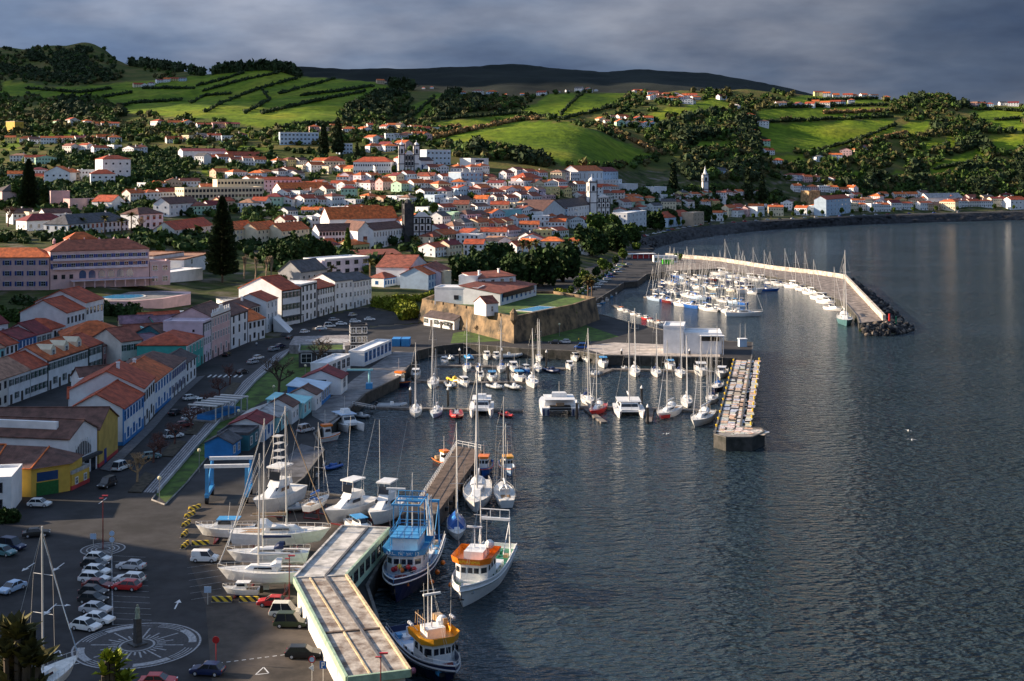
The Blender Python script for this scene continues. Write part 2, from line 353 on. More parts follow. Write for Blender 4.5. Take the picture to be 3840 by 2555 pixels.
# opaque clouds added up-sun, outside the frame, to shade far ridge and left hill
def shade_cloud(cx, cy, cz, lx, ly, lz, seed, n=26):
    r_ = random.Random(seed); m_ = MB()
    for k_ in range(n): m_.ball((cx+r_.uniform(-.5, .5)*lx, cy+r_.uniform(-.5, .5)*ly, cz+r_.uniform(0, 1)*lz), r_.uniform(.13, .22)*max(lx, ly)*.75, 12, .45)
    return struct('shade_cloud', m_, M('shade_cloud_white', (.8, .8, .8), 1, 0), True)
shade_cloud(-3000, 7900, 1900, 5200, 1900, 250, 1, 34)
shade_cloud(-5150, 3350, 1650, 1000, 1500, 150, 2, 22)
# slope under the viewpoint, below the frame
vp = MB(); vp.loft([[(x, y, 59.5-0.43*y-(3 if y > 100 else 0)+1.2*math.sin(x*.3+y*.2)) for x in range(-70, 71, 7)] for y in list(range(-10, 60, 5))+list(range(60, 136, 12))], closed=False)
struct('hillside', vp, M_HILL, True)

# ================================================================ water
def water_mat():
    m = bpy.data.materials.new('sea_water'); m.use_nodes = True; nt = m.node_tree; N = nt.nodes.new; L = nt.links.new
    b = nt.nodes['Principled BSDF']; b.inputs['Base Color'].default_value = (.020, .035, .044, 1)
    b.inputs['Roughness'].default_value = .13; b.inputs['IOR'].default_value = 1.333; b.inputs['Specular IOR Level'].default_value = .5
    g = N('ShaderNodeNewGeometry')
    mp = N('ShaderNodeMapping'); mp.inputs['Rotation'].default_value = (0, 0, R(-14)); mp.inputs['Scale'].default_value = (.55, 1, 1); L(g.outputs['Position'], mp.inputs[0])
    def no(s, d, r=.55):
        n = N('ShaderNodeTexNoise'); n.inputs['Scale'].default_value = s; n.inputs['Detail'].default_value = d; n.inputs['Roughness'].default_value = r; L(mp.outputs[0], n.inputs['Vector']); return n.outputs[0]
    at = N('ShaderNodeAttribute'); at.attribute_name = 'chop'
    def mth(op, a_, b_):
        q = N('ShaderNodeMath'); q.operation = op
        for k_, w_ in enumerate((a_, b_)):
            if isinstance(w_, (int, float)): q.inputs[k_].default_value = w_
            else: L(w_, q.inputs[k_])
        return q.outputs[0]
    gust = N('ShaderNodeMapRange'); L(no(.018, 2), gust.inputs[0]); gust.inputs[1].default_value = .35; gust.inputs[2].default_value = .65; gust.inputs[3].default_value = .55; gust.inputs[4].default_value = 1.15
    hgt = mth('ADD', mth('MULTIPLY', mth('ABSOLUTE', mth('SUBTRACT', no(.34, 3), .5), 0), -4.6), mth('MULTIPLY', no(.95, 3), 1.0))
    hgt = mth('MULTIPLY', mth('MULTIPLY', hgt, gust.outputs[0]), at.outputs['Fac'])
    b2 = N('ShaderNodeBump'); b2.inputs['Strength'].default_value = 1; b2.inputs['Distance'].default_value = 1.0; L(hgt, b2.inputs['Height'])
    L(b2.outputs[0], b.inputs['Normal']); return m
wx = np.concatenate([np.linspace(-420, 900, 120), np.linspace(930, 9000, 30)]); wy = np.concatenate([np.linspace(60, 1400, 150), np.linspace(1450, 9500, 30)])
WX, WY = np.meshgrid(wx, wy, indexing='ij'); wi = np.arange(WX.size).reshape(WX.shape)
wq = np.stack([wi[:-1,:-1], wi[1:,:-1], wi[1:,1:], wi[:-1,1:]], -1).reshape(-1, 4)
shel = np.clip((WX+0.0-np.interp(WY, [150, 300, 420, 560, 830, 1000], [10, 30, 78, 150, 150, 260]))/45, 0, 1)   # open sea is choppier than the basins
chop = .5+.5*shel
wm = np_mesh('sea', np.stack([WX, WY, np.zeros_like(WX)], -1).reshape(-1, 3), wq, water_mat(), attrs={'chop': chop})
inst('sea', wm, kind='structure')

# ================================================================ quays
M_ASPH = M('asphalt', (.026, .025, .027), .88, .35, .16, bump=.12, bscale=3)
M_CONC = M('quay_concrete', (.26, .24, .22), .85, .3, .35, bump=.2, bscale=2)
M_WALL = M('quay_wall_stone', (.045, .042, .038), .85, .5, .5, bump=.5, bscale=1.2, col2=(.02, .022, .018))
M_PAVE = M('pale_paving', (.20, .19, .19), .85, .25, .4)
M_WHITE = M('road_paint', (.62, .62, .62), .7, .2, 1.5)
qd = MB()
deck = [(p.x, p.y) for p in SHORE]+[(70, 1075), (46, 890), (-40, 700), (-170, 560), (-300, 480), (-300, 90)]
qd.poly([(x, y, 3.0) for x, y in deck]); struct('quay', qd, M_ASPH)
qw = MB()
for a, b in zip(SHORE, SHORE[1:]): qw.poly([(a.x, a.y, -3), (b.x, b.y, -3), (b.x, b.y, 3), (a.x, a.y, 3)])
struct('quay_wall', qw, M_WALL)
# kerb stones along the quay edge
kb = MB()
for a, b in zip(SHORE, SHORE[1:]):
    d = (b-a).normalized(); n = Vector((-d.y, d.x, 0))*.45
    kb.add([a, b, b+n, a+n, a+Vector((0,0,.25)), b+Vector((0,0,.25)), b+n+Vector((0,0,.25)), a+n+Vector((0,0,.25))], [(4,5,6,7),(0,1,5,4),(2,3,7,6)])
struct('quay_kerb', kb, M('kerb_stone', (.13, .12, .11), .85, .3, .6))
def sheet(name, px, mat, z=3.0, lift=.02, kind='structure', world_pts=False):
    pts = [(p.x, p.y) for p in (px if world_pts else [P(u, v, z) for u, v in px])]
    m = MB(); m.poly([(x, y, z+lift) for x, y in pts]); o = m.build(name, mat); o['kind'] = kind; return o
# pale concrete working aprons
sheet('concrete_apron', [(1240,1600),(1330,1518),(1372,1478),(1500,1415),(1552,1356),(1560,1322),(1480,1318),(1430,1352),(1330,1420),(1250,1485),(1170,1520),(1170,1560)], M_PAVE, lift=.03)
sheet('concrete_apron', [(2262,1330),(2700,1340),(2700,1300),(2300,1285),(2170,1300)], M('pier_concrete', (.42, .37, .33), .85, .25, .3), lift=.03)
sheet('grass_verge', [(1690,1288),(1700,1250),(1760,1238),(2010,1245),(2150,1200),(2180,1215),(2320,1262),(2250,1280),(2060,1282),(1960,1276)], M('lawn', (.055, .105, .012), .95, .35, .3, bump=.3), lift=.03)
# sea wall of dark basalt blocks
def ribbon(name, low, top, mat, nx=220, ny=8, jit=.9):
    pa = np.array([tuple(p) for p in low]); pb = np.array([tuple(p) for p in top]); t = np.linspace(0, len(pa)-1, nx); k = np.arange(len(pa))
    A = np.stack([np.interp(t, k, pa[:, i]) for i in range(3)], -1); B = np.stack([np.interp(t, k, pb[:, i]) for i in range(3)], -1)
    s = np.linspace(0, 1, ny)[None, :, None]; V = A[:, None]*(1-s)+B[:, None]*s; V[:, 0, 2] -= 2
    V[:, 1:-1] += rng.normal(0, jit, V[:, 1:-1].shape); ii = np.arange(nx*ny).reshape(nx, ny)
    q = np.stack([ii[:-1,:-1], ii[1:,:-1], ii[1:,1:], ii[:-1,1:]], -1).reshape(-1, 4)
    return inst(name, np_mesh(name, V.reshape(-1, 3), q, mat, smooth=False), kind='structure')
M_BASALT = M('basalt', (.028, .028, .031), .9, .5, .25, bump=.6, bscale=.8)
ribbon('sea_wall', sea_low, [p+Vector((0, 0, .3)) for p in sea_top], M_BASALT)
prom_in = [p+Vector((-6, 16, 0.6)) for p in sea_top]
pr = MB(); pr.loft([[tuple(a+Vector((0,0,.35))), tuple(b+Vector((0,0,.35)))] for a, b in zip(sea_top, prom_in)], closed=False); struct('promenade_road', pr, M_ASPH)

def drape(name, px, mat, step=3.0, lift=.12, z=4.0):
    q = np.array([tuple(ground(u, v)[:2]) for u, v in px]); lo, hi_ = q.min(0), q.max(0); xs = np.arange(lo[0], hi_[0]+step, step); ys = np.arange(lo[1], hi_[1]+step, step); vid = {}; V = []; Q = []
    def vi(i, j):
        if (i, j) not in vid: vid[i, j] = len(V); V.append((xs[i], ys[j], GZ(xs[i], ys[j])+lift))
        return vid[i, j]
    for i in range(len(xs)-1):
        for j in range(len(ys)-1):
            if inside(np.array([xs[i]+step/2]), np.array([ys[j]+step/2]), q)[0]: Q.append((vi(i,j), vi(i+1,j), vi(i+1,j+1), vi(i,j+1)))
    m = MB(); m.v = V; m.f = Q; return struct(name, m, mat, True)
drape('street', [(1075,1262),(1210,1262),(1400,1222),(1560,1215),(1580,1180),(1400,1165),(1395,1150),(1260,1178),(1190,1190),(1128,1212),(1060,1226),(1040,1262)], M_ASPH)
drape('marina_road', [(2120,1160),(2195,1150),(2300,1080),(2345,1055),(2420,1020),(2500,1015),(2500,965),(2440,950),(2440,905),(2410,898),(2330,950),(2230,1030),(2120,1120)], M_ASPH, 4.0)

sheet('yard_sunlit_patch', [(705,1895),(1080,1846),(1535,1892),(1470,2010),(1290,1995),(1105,2185),(1290,2590),(800,2620),(770,2260),(700,2090)], M('yard_asphalt_sunlit', (.062, .050, .042), .9, .35, .2, bump=.15, bscale=2), lift=.012)  # yard asphalt laid again lighter and browner: its sunlit tone in the colour
drape('road_garden', [(2140,1128),(2160,1130),(2270,1052),(2350,990),(2335,985),(2240,1040)], MATS['lawn'], 2.5, .2)
# ================================================================ building kit
WALLS = {k: M('wall_'+k, c, .8, v, .35, bump=.06, bscale=1.5) for k, c, v in [
 ('white', (.77,.775,.785), .07), ('offwhite', (.70,.67,.62), .09), ('cream', (.74,.64,.46), .08), ('pink', (.66,.44,.43), .08), ('rose', (.55,.30,.30), .1),
 ('lilac', (.66,.56,.64), .08), ('teal', (.06,.38,.33), .1), ('mint', (.45,.66,.50), .08), ('aqua', (.30,.62,.66), .08), ('yellow', (.62,.40,.07), .1), ('ochre', (.52,.36,.09), .12),
 ('palyellow', (.66,.56,.26), .08), ('petrol', (.03,.15,.19), .15), ('blue', (.03,.22,.55), .1), ('paleblue', (.50,.62,.74), .08), ('stone', (.22,.18,.14), .35), ('grey', (.40,.40,.42), .1),
 ('darkstone', (.06,.06,.065), .3), ('brown', (.20,.11,.06), .2), ('goldstone', (.34,.23,.12), .4), ('red', (.45,.05,.05), .1), ('tan', (.55,.42,.30), .1)]}
def roofmat(name, c, v=.28):
    m = M('roof_'+name, c, .8, v, .5, bump=.0)
    nt = m.node_tree; N = nt.nodes.new; L = nt.links.new; b = nt.nodes['Principled BSDF']
    g = N('ShaderNodeNewGeometry'); w = N('ShaderNodeTexWave'); w.inputs['Scale'].default_value = 1.35; w.inputs['Distortion'].default_value = 1.2
    w.wave_type = 'BANDS'; w.bands_direction = 'DIAGONAL'; L(g.outputs['Position'], w.inputs['Vector'])
    bp = N('ShaderNodeBump'); bp.inputs['Strength'].default_value = .35; bp.inputs['Distance'].default_value = .1; L(w.outputs['Fac'], bp.inputs['Height']); L(bp.outputs[0], b.inputs['Normal'])
    return m
ROOFS = {k: roofmat(k, c) for k, c in [('orange', (.50,.115,.030)), ('bright', (.62,.15,.035)), ('red', (.40,.075,.030)), ('rust', (.26,.075,.045)), ('brown', (.135,.065,.050)),
 ('dark', (.075,.055,.055)), ('slate', (.085,.085,.095)), ('mauve', (.21,.12,.16)), ('grey', (.36,.36,.36)), ('maroon', (.20,.030,.032)), ('tanroof', (.36,.19,.12))]}
M_GLASS = glass('window_glass', (.018,.022,.03)); M_GLASSB = glass('window_glass_blue', (.02,.06,.16)); M_FRW = M('window_frame_white', (.74,.74,.74), .5, 0)
M_TRIMD = M('basalt_trim', (.045,.045,.05), .7, .2, 2); M_SHUT = M('shutter_green', (.015,.05,.04), .5, 0); M_TRIMB = M('trim_blue', (.03,.20,.50), .5, 0); M_DOOR = M('door_dark', (.05,.04,.035), .5, 0)
M_SHUTN = M('shutter_navy', (.02,.05,.22), .5, 0); M_BLACK = M('black_rubber', (.012,.012,.013), .6, 0); M_CHIM = WALLS['white']
FRAME = {'w': M_FRW, 'd': M_TRIMD, 'b': M_TRIMB, 'g': M_FRW, 'n': M_FRW, 'a': M_TRIMD, 'p': M_FRW}
_wc = {}
def win_meshes(w, h, st):
    k = (round(w, 1), round(h, 1), st)
    if k in _wc: return _wc[k]
    t = .16; d = .1; f = MB()
    x0, x1 = -w/2, w/2
    for a, b, c, e in ((x0-t, -t, x1+t, 0), (x0-t, h, x1+t, h+t), (x0-t, 0, x0, h), (x1, 0, x1+t, h)): f.box(a, -d, b, c, 0.02, e)
    f.box(-.04, -d*.7, 0, .04, 0, h); f.box(x0, -d*.7, h*.52, x1, 0, h*.52+.07)
    p = MB().box(x0, -.03, 0, x1, .02, h)
    s = MB().box(0, -.13, 0, w*.48, -.08, h) if st in 'gn' else None
    gm = M_GLASSB if st in 'b' else M_GLASS
    _wc[k] = (f.mesh('window', FRAME[st]), p.mesh('pane', gm), s.mesh('shutter', M_SHUT if st == 'g' else M_SHUTN) if s else None); return _wc[k]
_dm = {}
def door_mesh(w, h, mat):
    k = (round(w, 1), round(h, 1), mat.name)
    if k not in _dm: _dm[k] = MB().box(-w/2, -.07, 0, w/2, .02, h).mesh('door', mat)
    return _dm[k]
def roof_mesh(kind, L, D, h, rise, ov, mat, name='roof'):
    b = MB(); t = .22
    def slab(pts):
        n = len(pts); lo = [(p[0], p[1], p[2]-t) for p in pts]
        b.add(lo+pts, [tuple(range(n-1,-1,-1)), tuple(range(n, 2*n))]+[(i,(i+1)%n,(i+1)%n+n,i+n) for i in range(n)])
    z = h+t+.02; e = ov*rise/(D/2 if kind == 'gx' else L/2)
    if kind == 'gx':
        slab([(-ov,-ov,z-e),(L+ov,-ov,z-e),(L+ov,D/2,z+rise),(-ov,D/2,z+rise)]); slab([(-ov,D/2+.002,z+rise),(L+ov,D/2+.002,z+rise),(L+ov,D+ov,z-e),(-ov,D+ov,z-e)])
        b.box(-ov, D/2-.18, z+rise-.05, L+ov, D/2+.18, z+rise+.12)
    elif kind == 'gy':
        slab([(-ov,-ov,z-e),(L/2,-ov,z+rise),(L/2,D+ov,z+rise),(-ov,D+ov,z-e)]); slab([(L/2+.002,-ov,z+rise),(L+ov,-ov,z-e),(L+ov,D+ov,z-e),(L/2+.002,D+ov,z+rise)])
        b.box(L/2-.18, -ov, z+rise-.05, L/2+.18, D+ov, z+rise+.12)
    elif kind == 'hip':
        m = min(L, D)/2
        if L >= D: r0, r1 = (m, D/2), (L-m+.01, D/2)
        else: r0, r1 = (L/2, m), (L/2, D-m+.01)
        a = [(-ov,-ov,h),(L+ov,-ov,h),(L+ov,D+ov,h),(-ov,D+ov,h)]; q = [(*r0, h+rise), (*r1, h+rise)]; v = [(x,y,zz+.02) for x,y,zz in a]+[(x,y,zz+.25) for x,y,zz in a]+[(x,y,zz+.25) for x,y,zz in q]
        if L >= D: fs = [(4,5,9,8),(6,7,8,9),(5,6,9),(7,4,8)]
        else: fs = [(5,6,9,8),(7,4,8,9),(4,5,8),(6,7,9)]
        b.add(v, fs+[(0,3,2,1),(0,1,5,4),(1,2,6,5),(2,3,7,6),(3,0,4,7)])
    elif kind == 'mono': slab([(-ov,-ov,z-ov*rise/D),(L+ov,-ov,z-ov*rise/D),(L+ov,D+ov,z+rise),(-ov,D+ov,z+rise)])
    else:  # flat with parapet
        b.box(.25, .25, h, L-.25, D-.25, h+.15)
        for a in ((-.08,-.08,L+.08,.25),(-.08,D-.25,L+.08,D+.08),(-.08,.251,.25,D-.251),(L-.25,.251,L+.08,D-.251)): b.box(a[0],a[1],h+.005,a[2],a[3],h+.65)
    return b.mesh(name, mat)
def wall_mesh(kind, L, D, h, rise, low, mat):
    b = MB(); v = [(0,0,low),(L,0,low),(L,D,low),(0,D,low),(0,0,h),(L,0,h),(L,D,h),(0,D,h)]; fs = [(0,3,2,1),(0,1,5,4),(1,2,6,5),(2,3,7,6),(3,0,4,7),(4,5,6,7)]
    if kind == 'gx': v += [(0,D/2,h+rise),(L,D/2,h+rise)]; fs = [(0,3,2,1),(0,1,5,4),(2,3,7,6),(1,2,6,9,5),(3,0,4,8,7)]
    if kind == 'gy': v += [(L/2,0,h+rise),(L/2,D,h+rise)]; fs = [(0,3,2,1),(1,2,6,5),(3,0,4,7),(0,1,5,8,4),(2,3,7,9,6)]
    if kind == 'mono': v[6] = (L,D,h+rise); v[7] = (0,D,h+rise)
    return b.add(v, fs).mesh('wall', mat)
NWIN = [0]
def windows(o, face, L, D, h, spec, Y, st):
    rows, cols, w, wh = spec[:4]; door = spec[4] if len(spec) > 4 else 0
    fl = h/rows; span = L if face in 'fb' else D; big = pxm(Y)*max(w, wh) > 9.5
    gm = None if big else MB()
    for r in range(rows):
        for c in range(cols):
            s = span*(c+.5)/cols+(0 if cols < 3 else 0); z = r*fl+fl*.32; hh = min(wh, fl*.62); isdoor = door and r == 0 and (c % 2 == (door-1) % 2)
            if isdoor: z = 0.05; hh = min(2.5, fl*.8)
            if face == 'f': p, rz = (s, -.003, z), 0
            elif face == 'l': p, rz = (-.003, D-s, z), -math.pi/2
            else: p, rz = (L+.003, s, z), math.pi/2
            if big:
                NWIN[0] += 1
                if isdoor: inst('door', door_mesh(w, hh, M_TRIMB if st == 'b' else M_DOOR), o, p, rz); continue
                f, g, sh = win_meshes(w, hh, st); wo_ = inst('window', f, o, p, rz); inst('pane', g, wo_)
                if sh: inst('shutter', sh, wo_, (w/2+.1, 0, 0)); inst('shutter', sh, wo_, (-w/2-.1-w*.48, 0, 0))
            else:
                q = MB(); q.box(-w/2, -.06, 0, w/2, .03, hh); cs, sn = math.cos(rz), math.sin(rz)
                gm.add([(p[0]+x*cs-y*sn, p[1]+x*sn+y*cs, p[2]+zz) for x, y, zz in q.v], q.f)
    if gm and gm.v: gm.build('glazing', M_GLASSB if st == 'b' else M_GLASS, o, kind='stuff')
def house(name, label, cat, p1, p2, h, depth, roof='gx', rise=2.2, wall='white', rf='orange', front=None, left=None, right=None, st='w', group=None, ov=.35, chim=0, trim=None, band=None, z0=None, rng_=None):
    p1, p2 = Vector(p1[:2]), Vector(p2[:2]); d = p2-p1; L = d.length; a = math.atan2(d.y, d.x); n = Vector((-d.y, d.x))/L
    cs = [p1, p2, p1+n*depth, p2+n*depth]; zs = [GZ(c.x, c.y) for c in cs]
    zb = z0 if z0 is not None else zs[0]; low = min(zs)-zb-.4 if z0 is None else -0.3
    o = thing(name, label, cat, (p1.x, p1.y, zb), a, group); Y = p1.y
    inst('wall', wall_mesh(roof, L, depth, h, rise, low, WALLS[wall]), o)
    ro = inst('roof', roof_mesh(roof, L, depth, h, rise, ov, ROOFS[rf] if rf in ROOFS else WALLS[rf]), o)
    for face, sp in (('f', front), ('l', left), ('r', right)):
        if sp: windows(o, face, L, depth, h, sp, Y, st)
    rr = random.Random(hash(label) & 0xffff)
    for k in range(chim):
        cx = L*(.2+.6*k/max(1, chim-1)) if chim > 1 else L*rr.uniform(.2, .8); cy = depth*(.5+rr.uniform(-.15, .15)); zt = h+rise*(.9 if roof != 'flat' else 0)
        inst('chimney', MB().box(-.4, -.35, -1.0, .4, .35, 1.3).box(-.5, -.45, 1.3, .5, .45, 1.5).mesh('chimney', M_CHIM), ro, (cx, cy, zt))
    if trim:   # corner pilasters and cornice
        tm_ = {'d': M_TRIMD, 'b': M_TRIMB, 'w': M_FRW}[trim]; t = MB()
        for x in (0, L): t.box(x-.22, -.07, 0, x+.22, .15, h-.01)
        t.box(-.1, -.12, h-.55, L+.1, -.004, h-.02); t.build('cornice', tm_, o)
    if band:
        bm_ = {'d': M_TRIMD, 'b': M_TRIMB, 'w': M_FRW, 'r': WALLS['red']}[band]
        MB().box(-.04, -.05, 0, L+.04, -.004, .8).box(-.05, -.004, 0, -.004, depth, .8).build('plinth', bm_, o)
    return o
def hpx(u1, v1, u2, v2, hp, **k):
    "house whose front base line is given in photo pixels; hp = wall height in photo pixels"
    a = ground(u1, v1); b = ground(u2, v2)
    return dict(p1=(a.x, a.y), p2=(b.x, b.y), h=hp*a.y/F, **k)
# ================================================================ the waterfront street (facades look east over the road)
HS = 'house'
def SH(label, x1, y1, x2, y2, h, depth, **k): return house(k.pop('name', 'street_house'), label, HS, (x1, y1), (x2, y2), h, depth, **k)
SH('white two-storey house with bright blue trim and dormers on the waterfront street', -86.5, 285, -87.4, 303.6, 8.2, 12, rise=3.2, rf='red', front=(2,7,1.2,1.9,1), left=(2,2,1.1,1.5), st='b', trim='b', band='b', chim=0)
SH('white house with brown timber balconies beside the blue-trimmed house', -87.5, 304, -89.6, 320.8, 9.4, 17, rise=4.2, rf='red', front=(2,5,1.3,1.9,1), st='d', chim=1)
SH('white house with curved blue pediment on the waterfront street', -89.7, 321.2, -91, 341.8, 8.0, 14, rise=3.4, rf='orange', front=(2,6,1.1,2.0,1), st='b', chim=1, trim='w', band='b')
SH('long white street house with dark roof and nine tall windows', -91.1, 342.3, -92.4, 362.4, 7.7, 15, rise=3.2, roof='hip', rf='brown', front=(2,8,1.1,2.1,2), st='n', trim='w')
SH('small white corner house with dark roof at the crossing', -92.5, 362.8, -93.3, 378, 6.2, 9, rise=2.2, rf='dark', front=(2,3,1.1,1.7), left=(1,1,1,1.3), st='d')
SH('teal green corner house with red hipped roof and white side wall', -97.5, 384, -97.6, 404.6, 8.4, 15, rise=3.0, roof='hip', rf='red', wall='teal', front=(2,5,1.1,2.0,1), st='w', trim='w')
SH('lavender grey three-storey house next to the pink ornate house', -97.6, 405.1, -97.2, 413.5, 12.6, 13, roof='flat', wall='lilac', rf='lilac', front=(3,4,1.0,2.1,1), left=(3,2,.7,.8), st='w', trim='d')
pk = SH('ornate pink three-storey house with white scrolled parapet', -97.2, 414, -95.6, 434, 13.4, 13, roof='gx', rise=3.0, rf='brown', wall='pink', front=(3,7,1.0,2.2,1), st='w', trim='w')
pb = MB()
for i in range(9): pb.lathe([(.28,0),(.32,.3),(.16,.5),(.26,.8),(.02,1.25)], (1.2+i*2.2, -.05, 14.6), 7)
pb.box(0, -.12, 13.42, 20, .2, 14.6); pb.prism([(7,-.14),(13,-.14),(13,.22),(7,.22)], 14.6, 15.6); pb.prism([(8.5,-.16),(11.5,-.16),(11.5,.24),(8.5,.24)], 15.6, 16.5)
pb.build('parapet', M_FRW, pk)
SH('white three-storey house with three iron balconies and dark roof', -95.5, 434.5, -93.4, 452, 11.5, 13, rise=3.0, rf='brown', front=(3,3,1.1,2.4,2), st='d', trim='d')
SH('low white house with orange roof between taller street houses', -93.3, 452.4, -89.5, 463.5, 7.4, 12, rise=2.8, rf='bright', front=(2,4,1.0,1.7,1), left=(1,1,.8,1), st='d')
SH('lilac-white house with brown roof and closed balcony behind the low orange roof', -95.5, 464, -93.5, 474, 10.4, 14, rise=2.4, rf='brown', wall='offwhite', front=(3,5,1.0,1.7), st='d', chim=1)
SH('narrow white three-storey house with red roof and buttress wall', -91, 474.5, -89.2, 487, 11.8, 13, rise=2.6, rf='red', front=(3,3,1.0,1.7,2), st='w', chim=0)
MB().add([(0,0,3),(6.5,-2,3),(0,-1.2,9),(0,9,3),(6.5,7,3),(0,8,9)], [(0,1,2),(3,5,4),(0,2,5,3),(1,4,5,2)]).build('x', WALLS['white'])
b_ = bpy.data.objects['x']; b_.name = 'buttress_wall'; b_.location = (-89.0, 478, 0); tag(b_, 'white sloping buttress wall at the foot of the narrow house', 'wall')
g1 = SH('tall white corner house with red roof, shuttered windows and shopfront', -88.6, 493.5, -83.3, 504, 13.8, 21, rise=4.6, rf='red', front=(3,5,1.1,2.2), left=(1,2,.6,.8), st='g', trim='d')
MB().box(-.1, -1.6, 3.2, 11.9, -.02, 3.5).build('awning', M_TRIMD, g1)
SH('white tall narrow house with dark stone window frames and roof terrace', -83.1, 504.4, -79.2, 519, 14.6, 13, roof='flat', rf='white', front=(4,4,1.0,2.0,1), st='d', trim='d')
SH('white house with glazed veranda bays and small red roof', -79.0, 519.4, -74.2, 535, 11.6, 14, rise=2.4, rf='red', front=(3,7,1.3,2.2,1), st='w', trim='d')
SH('white corner house with dark slate roof above the taxi rank', -74.0, 535.4, -67.8, 545, 12.6, 15, rise=3.0, rf='slate', front=(3,4,1.0,1.8,1), st='w', left=(1,1,.8,1))
SH('white two-storey wing with slate roof and dark shop doors', -67.6, 545.3, -61.5, 560, 11.4, 14, rise=2.8, rf='slate', front=(3,6,1.0,1.9,1), st='w')
# ---- second street behind
def row2(label, y1, y2, h, **k): return SH(label, np.interp(y1, [333, 390], [-131, -125]), y1, np.interp(y2, [333, 390], [-131, -125]), y2, h, k.pop('depth', 13), **k)
row2('cream end house with pale roof at the left edge of the back street', 322, 332.6, 7.5, wall='offwhite', rf='tanroof', rise=3.2, front=(2,3,1.1,1.6), st='d')
row2('white house with tan roof and row of dark green shutters on the back street', 333, 344.6, 7.4, rf='tanroof', rise=3.4, front=(2,4,1.1,1.6,3), st='g')
row2('white house with red roof, dormer and paired green shutters on the back street', 345, 354.6, 7.4, rf='red', rise=3.4, front=(2,4,1.1,1.7), st='g')
lg = row2('long white house with cream dormers and parapet on the back street', 355, 380.6, 8.3, rf='orange', rise=3.6, front=(2,9,1.1,1.9,1), st='g', trim='d')
for i in range(3):
    x = 4+i*8.2; d_ = MB(); d_.add([(0,0,0),(3.4,0,0),(3.4,0,2.4),(1.7,0,3.7),(0,0,2.4),(0,5,0),(3.4,5,0),(3.4,5,2.4),(1.7,5,3.7),(0,5,2.4)], [(0,1,2,3,4),(1,6,7,2),(5,0,4,9),(9,8,7,6,5),(2,7,8,3),(4,3,8,9)])
    dm = d_.build('dormer', WALLS['cream'], lg, (x, 1.2, 8.4)); f, g, sh = win_meshes(1.3, 1.8, 'g'); w_ = inst('window', f, dm, (1.7, -.01, .3)); inst('pane', g, w_)
row2('white house with arched shuttered windows and red roof on the back street', 381, 390.4, 8.0, rf='red', rise=2.8, front=(2,3,1.3,2.0), st='g', trim='d')
row2('rose pink house with dark eaves behind the arched-window house', 391.5, 399, 6.6, rf='brown', rise=1.8, wall='rose', front=(2,3,1.2,1.7,1), st='w')
SH('pale grey-white house with brown-mauve roof and green shutters', -119, 390, -114.5, 396, 8.4, 15, rf='rust', rise=3.4, wall='offwhite', front=(2,3,1.1,1.8,1), st='g')
SH('pale yellow two-storey house with brown window frames', -114.3, 396.3, -109.8, 402.5, 8.0, 12, rf='mauve', rise=1.2, wall='palyellow', front=(2,3,1.0,1.9,1), st='d', trim='w')
SH('petrol blue narrow house with white window frames and brick base', -109.6, 403, -105.6, 409, 9.0, 13, rf='brown', rise=2.6, wall='petrol', front=(2,2,1.0,1.7,1), left=(3,1,.9,1.4), st='w')
SH('teal and white house with mauve roof behind the petrol blue house', -118.5, 428, -108, 436, 8.2, 13, rf='mauve', rise=2.4, wall='teal', front=(2,3,1.1,1.9), st='w')
SH('large house with bright orange hipped roof among the back street houses', -141, 402, -123, 410, 6.4, 17, roof='hip', rf='orange', rise=4.0, wall='offwhite', front=(2,4,1.1,1.5))
SH('long brown roofed house next to the big orange hipped roof', -123, 411, -112, 418, 6.8, 12, rf='rust', rise=2.8, wall='offwhite', front=(2,3,1,1.4))
SH('ochre house with mauve roof and dark windows', -131, 428, -121, 432, 7.2, 9, rf='mauve', rise=2.0, wall='tan', front=(2,3,1,1.5), st='d')
SH('white house with red roof and wide ribbon window below the pool wall', -128, 444, -116, 452, 6.0, 11, rf='red', rise=2.4, front=(2,3,1.4,1.2))
# ---- houses between the two streets
SH('white cottage with mossy brown roof in the yards', -113, 336, -106, 341, 6.0, 9, rf='brown', rise=2.6, front=(1,2,1.1,1.4), st='n', left=(1,1,1,1))
SH('white shed with red roof and dark gate in the yards', -112, 323, -103, 326, 3.6, 8, rf='red', rise=2.0, front=(1,2,1.6,1.9), left=(1,1,1.5,1.6), st='d')
SH('tan annexe with flat roof between the yards', -103.5, 338, -101.5, 344, 6.4, 6, roof='flat', wall='tan', rf='tan', front=(1,1,1.0,1.3), left=(1,1,1,1.2))
SH('white flat-roofed house with small roof hut in the yards', -107.5, 330, -103, 337, 6.2, 7, roof='flat', rf='white', left=(2,1,.9,1.0), front=(2,2,.9,1.1))
# ---- third row, up the slope
def row3(label, y1, y2, h, **k): x = lambda y: np.interp(y, [376, 425, 455], [-153, -147, -144]); return SH(label, x(y1), y1, x(y2), y2, h, k.pop('depth', 12), **k)
row3('turquoise house with tan roof at the left edge', 372, 383.6, 7.2, wall='aqua', rf='tanroof', rise=2.4, front=(2,4,1,1.4), st='d')
row3('small white house with gabled dormer and red roof beside the turquoise house', 384, 391.6, 7.0, rf='red', rise=3.0, front=(2,3,.9,1.7,1), st='d')
row3('white house with dark blue painted bands and tall windows', 392, 402.6, 7.4, rf='maroon', rise=2.4, front=(2,5,1.1,2.0), st='b', trim='b')
row3('white house with balcony dormer and dark red roof', 403, 412.6, 7.0, rf='maroon', rise=3.4, front=(2,3,1.1,1.6), st='g', left=(1,1,1,1.4))
row3('white end house with red pyramid roof', 413, 421.6, 6.8, roof='hip', rf='red', rise=3.0, front=(2,2,1.0,1.6), st='d')
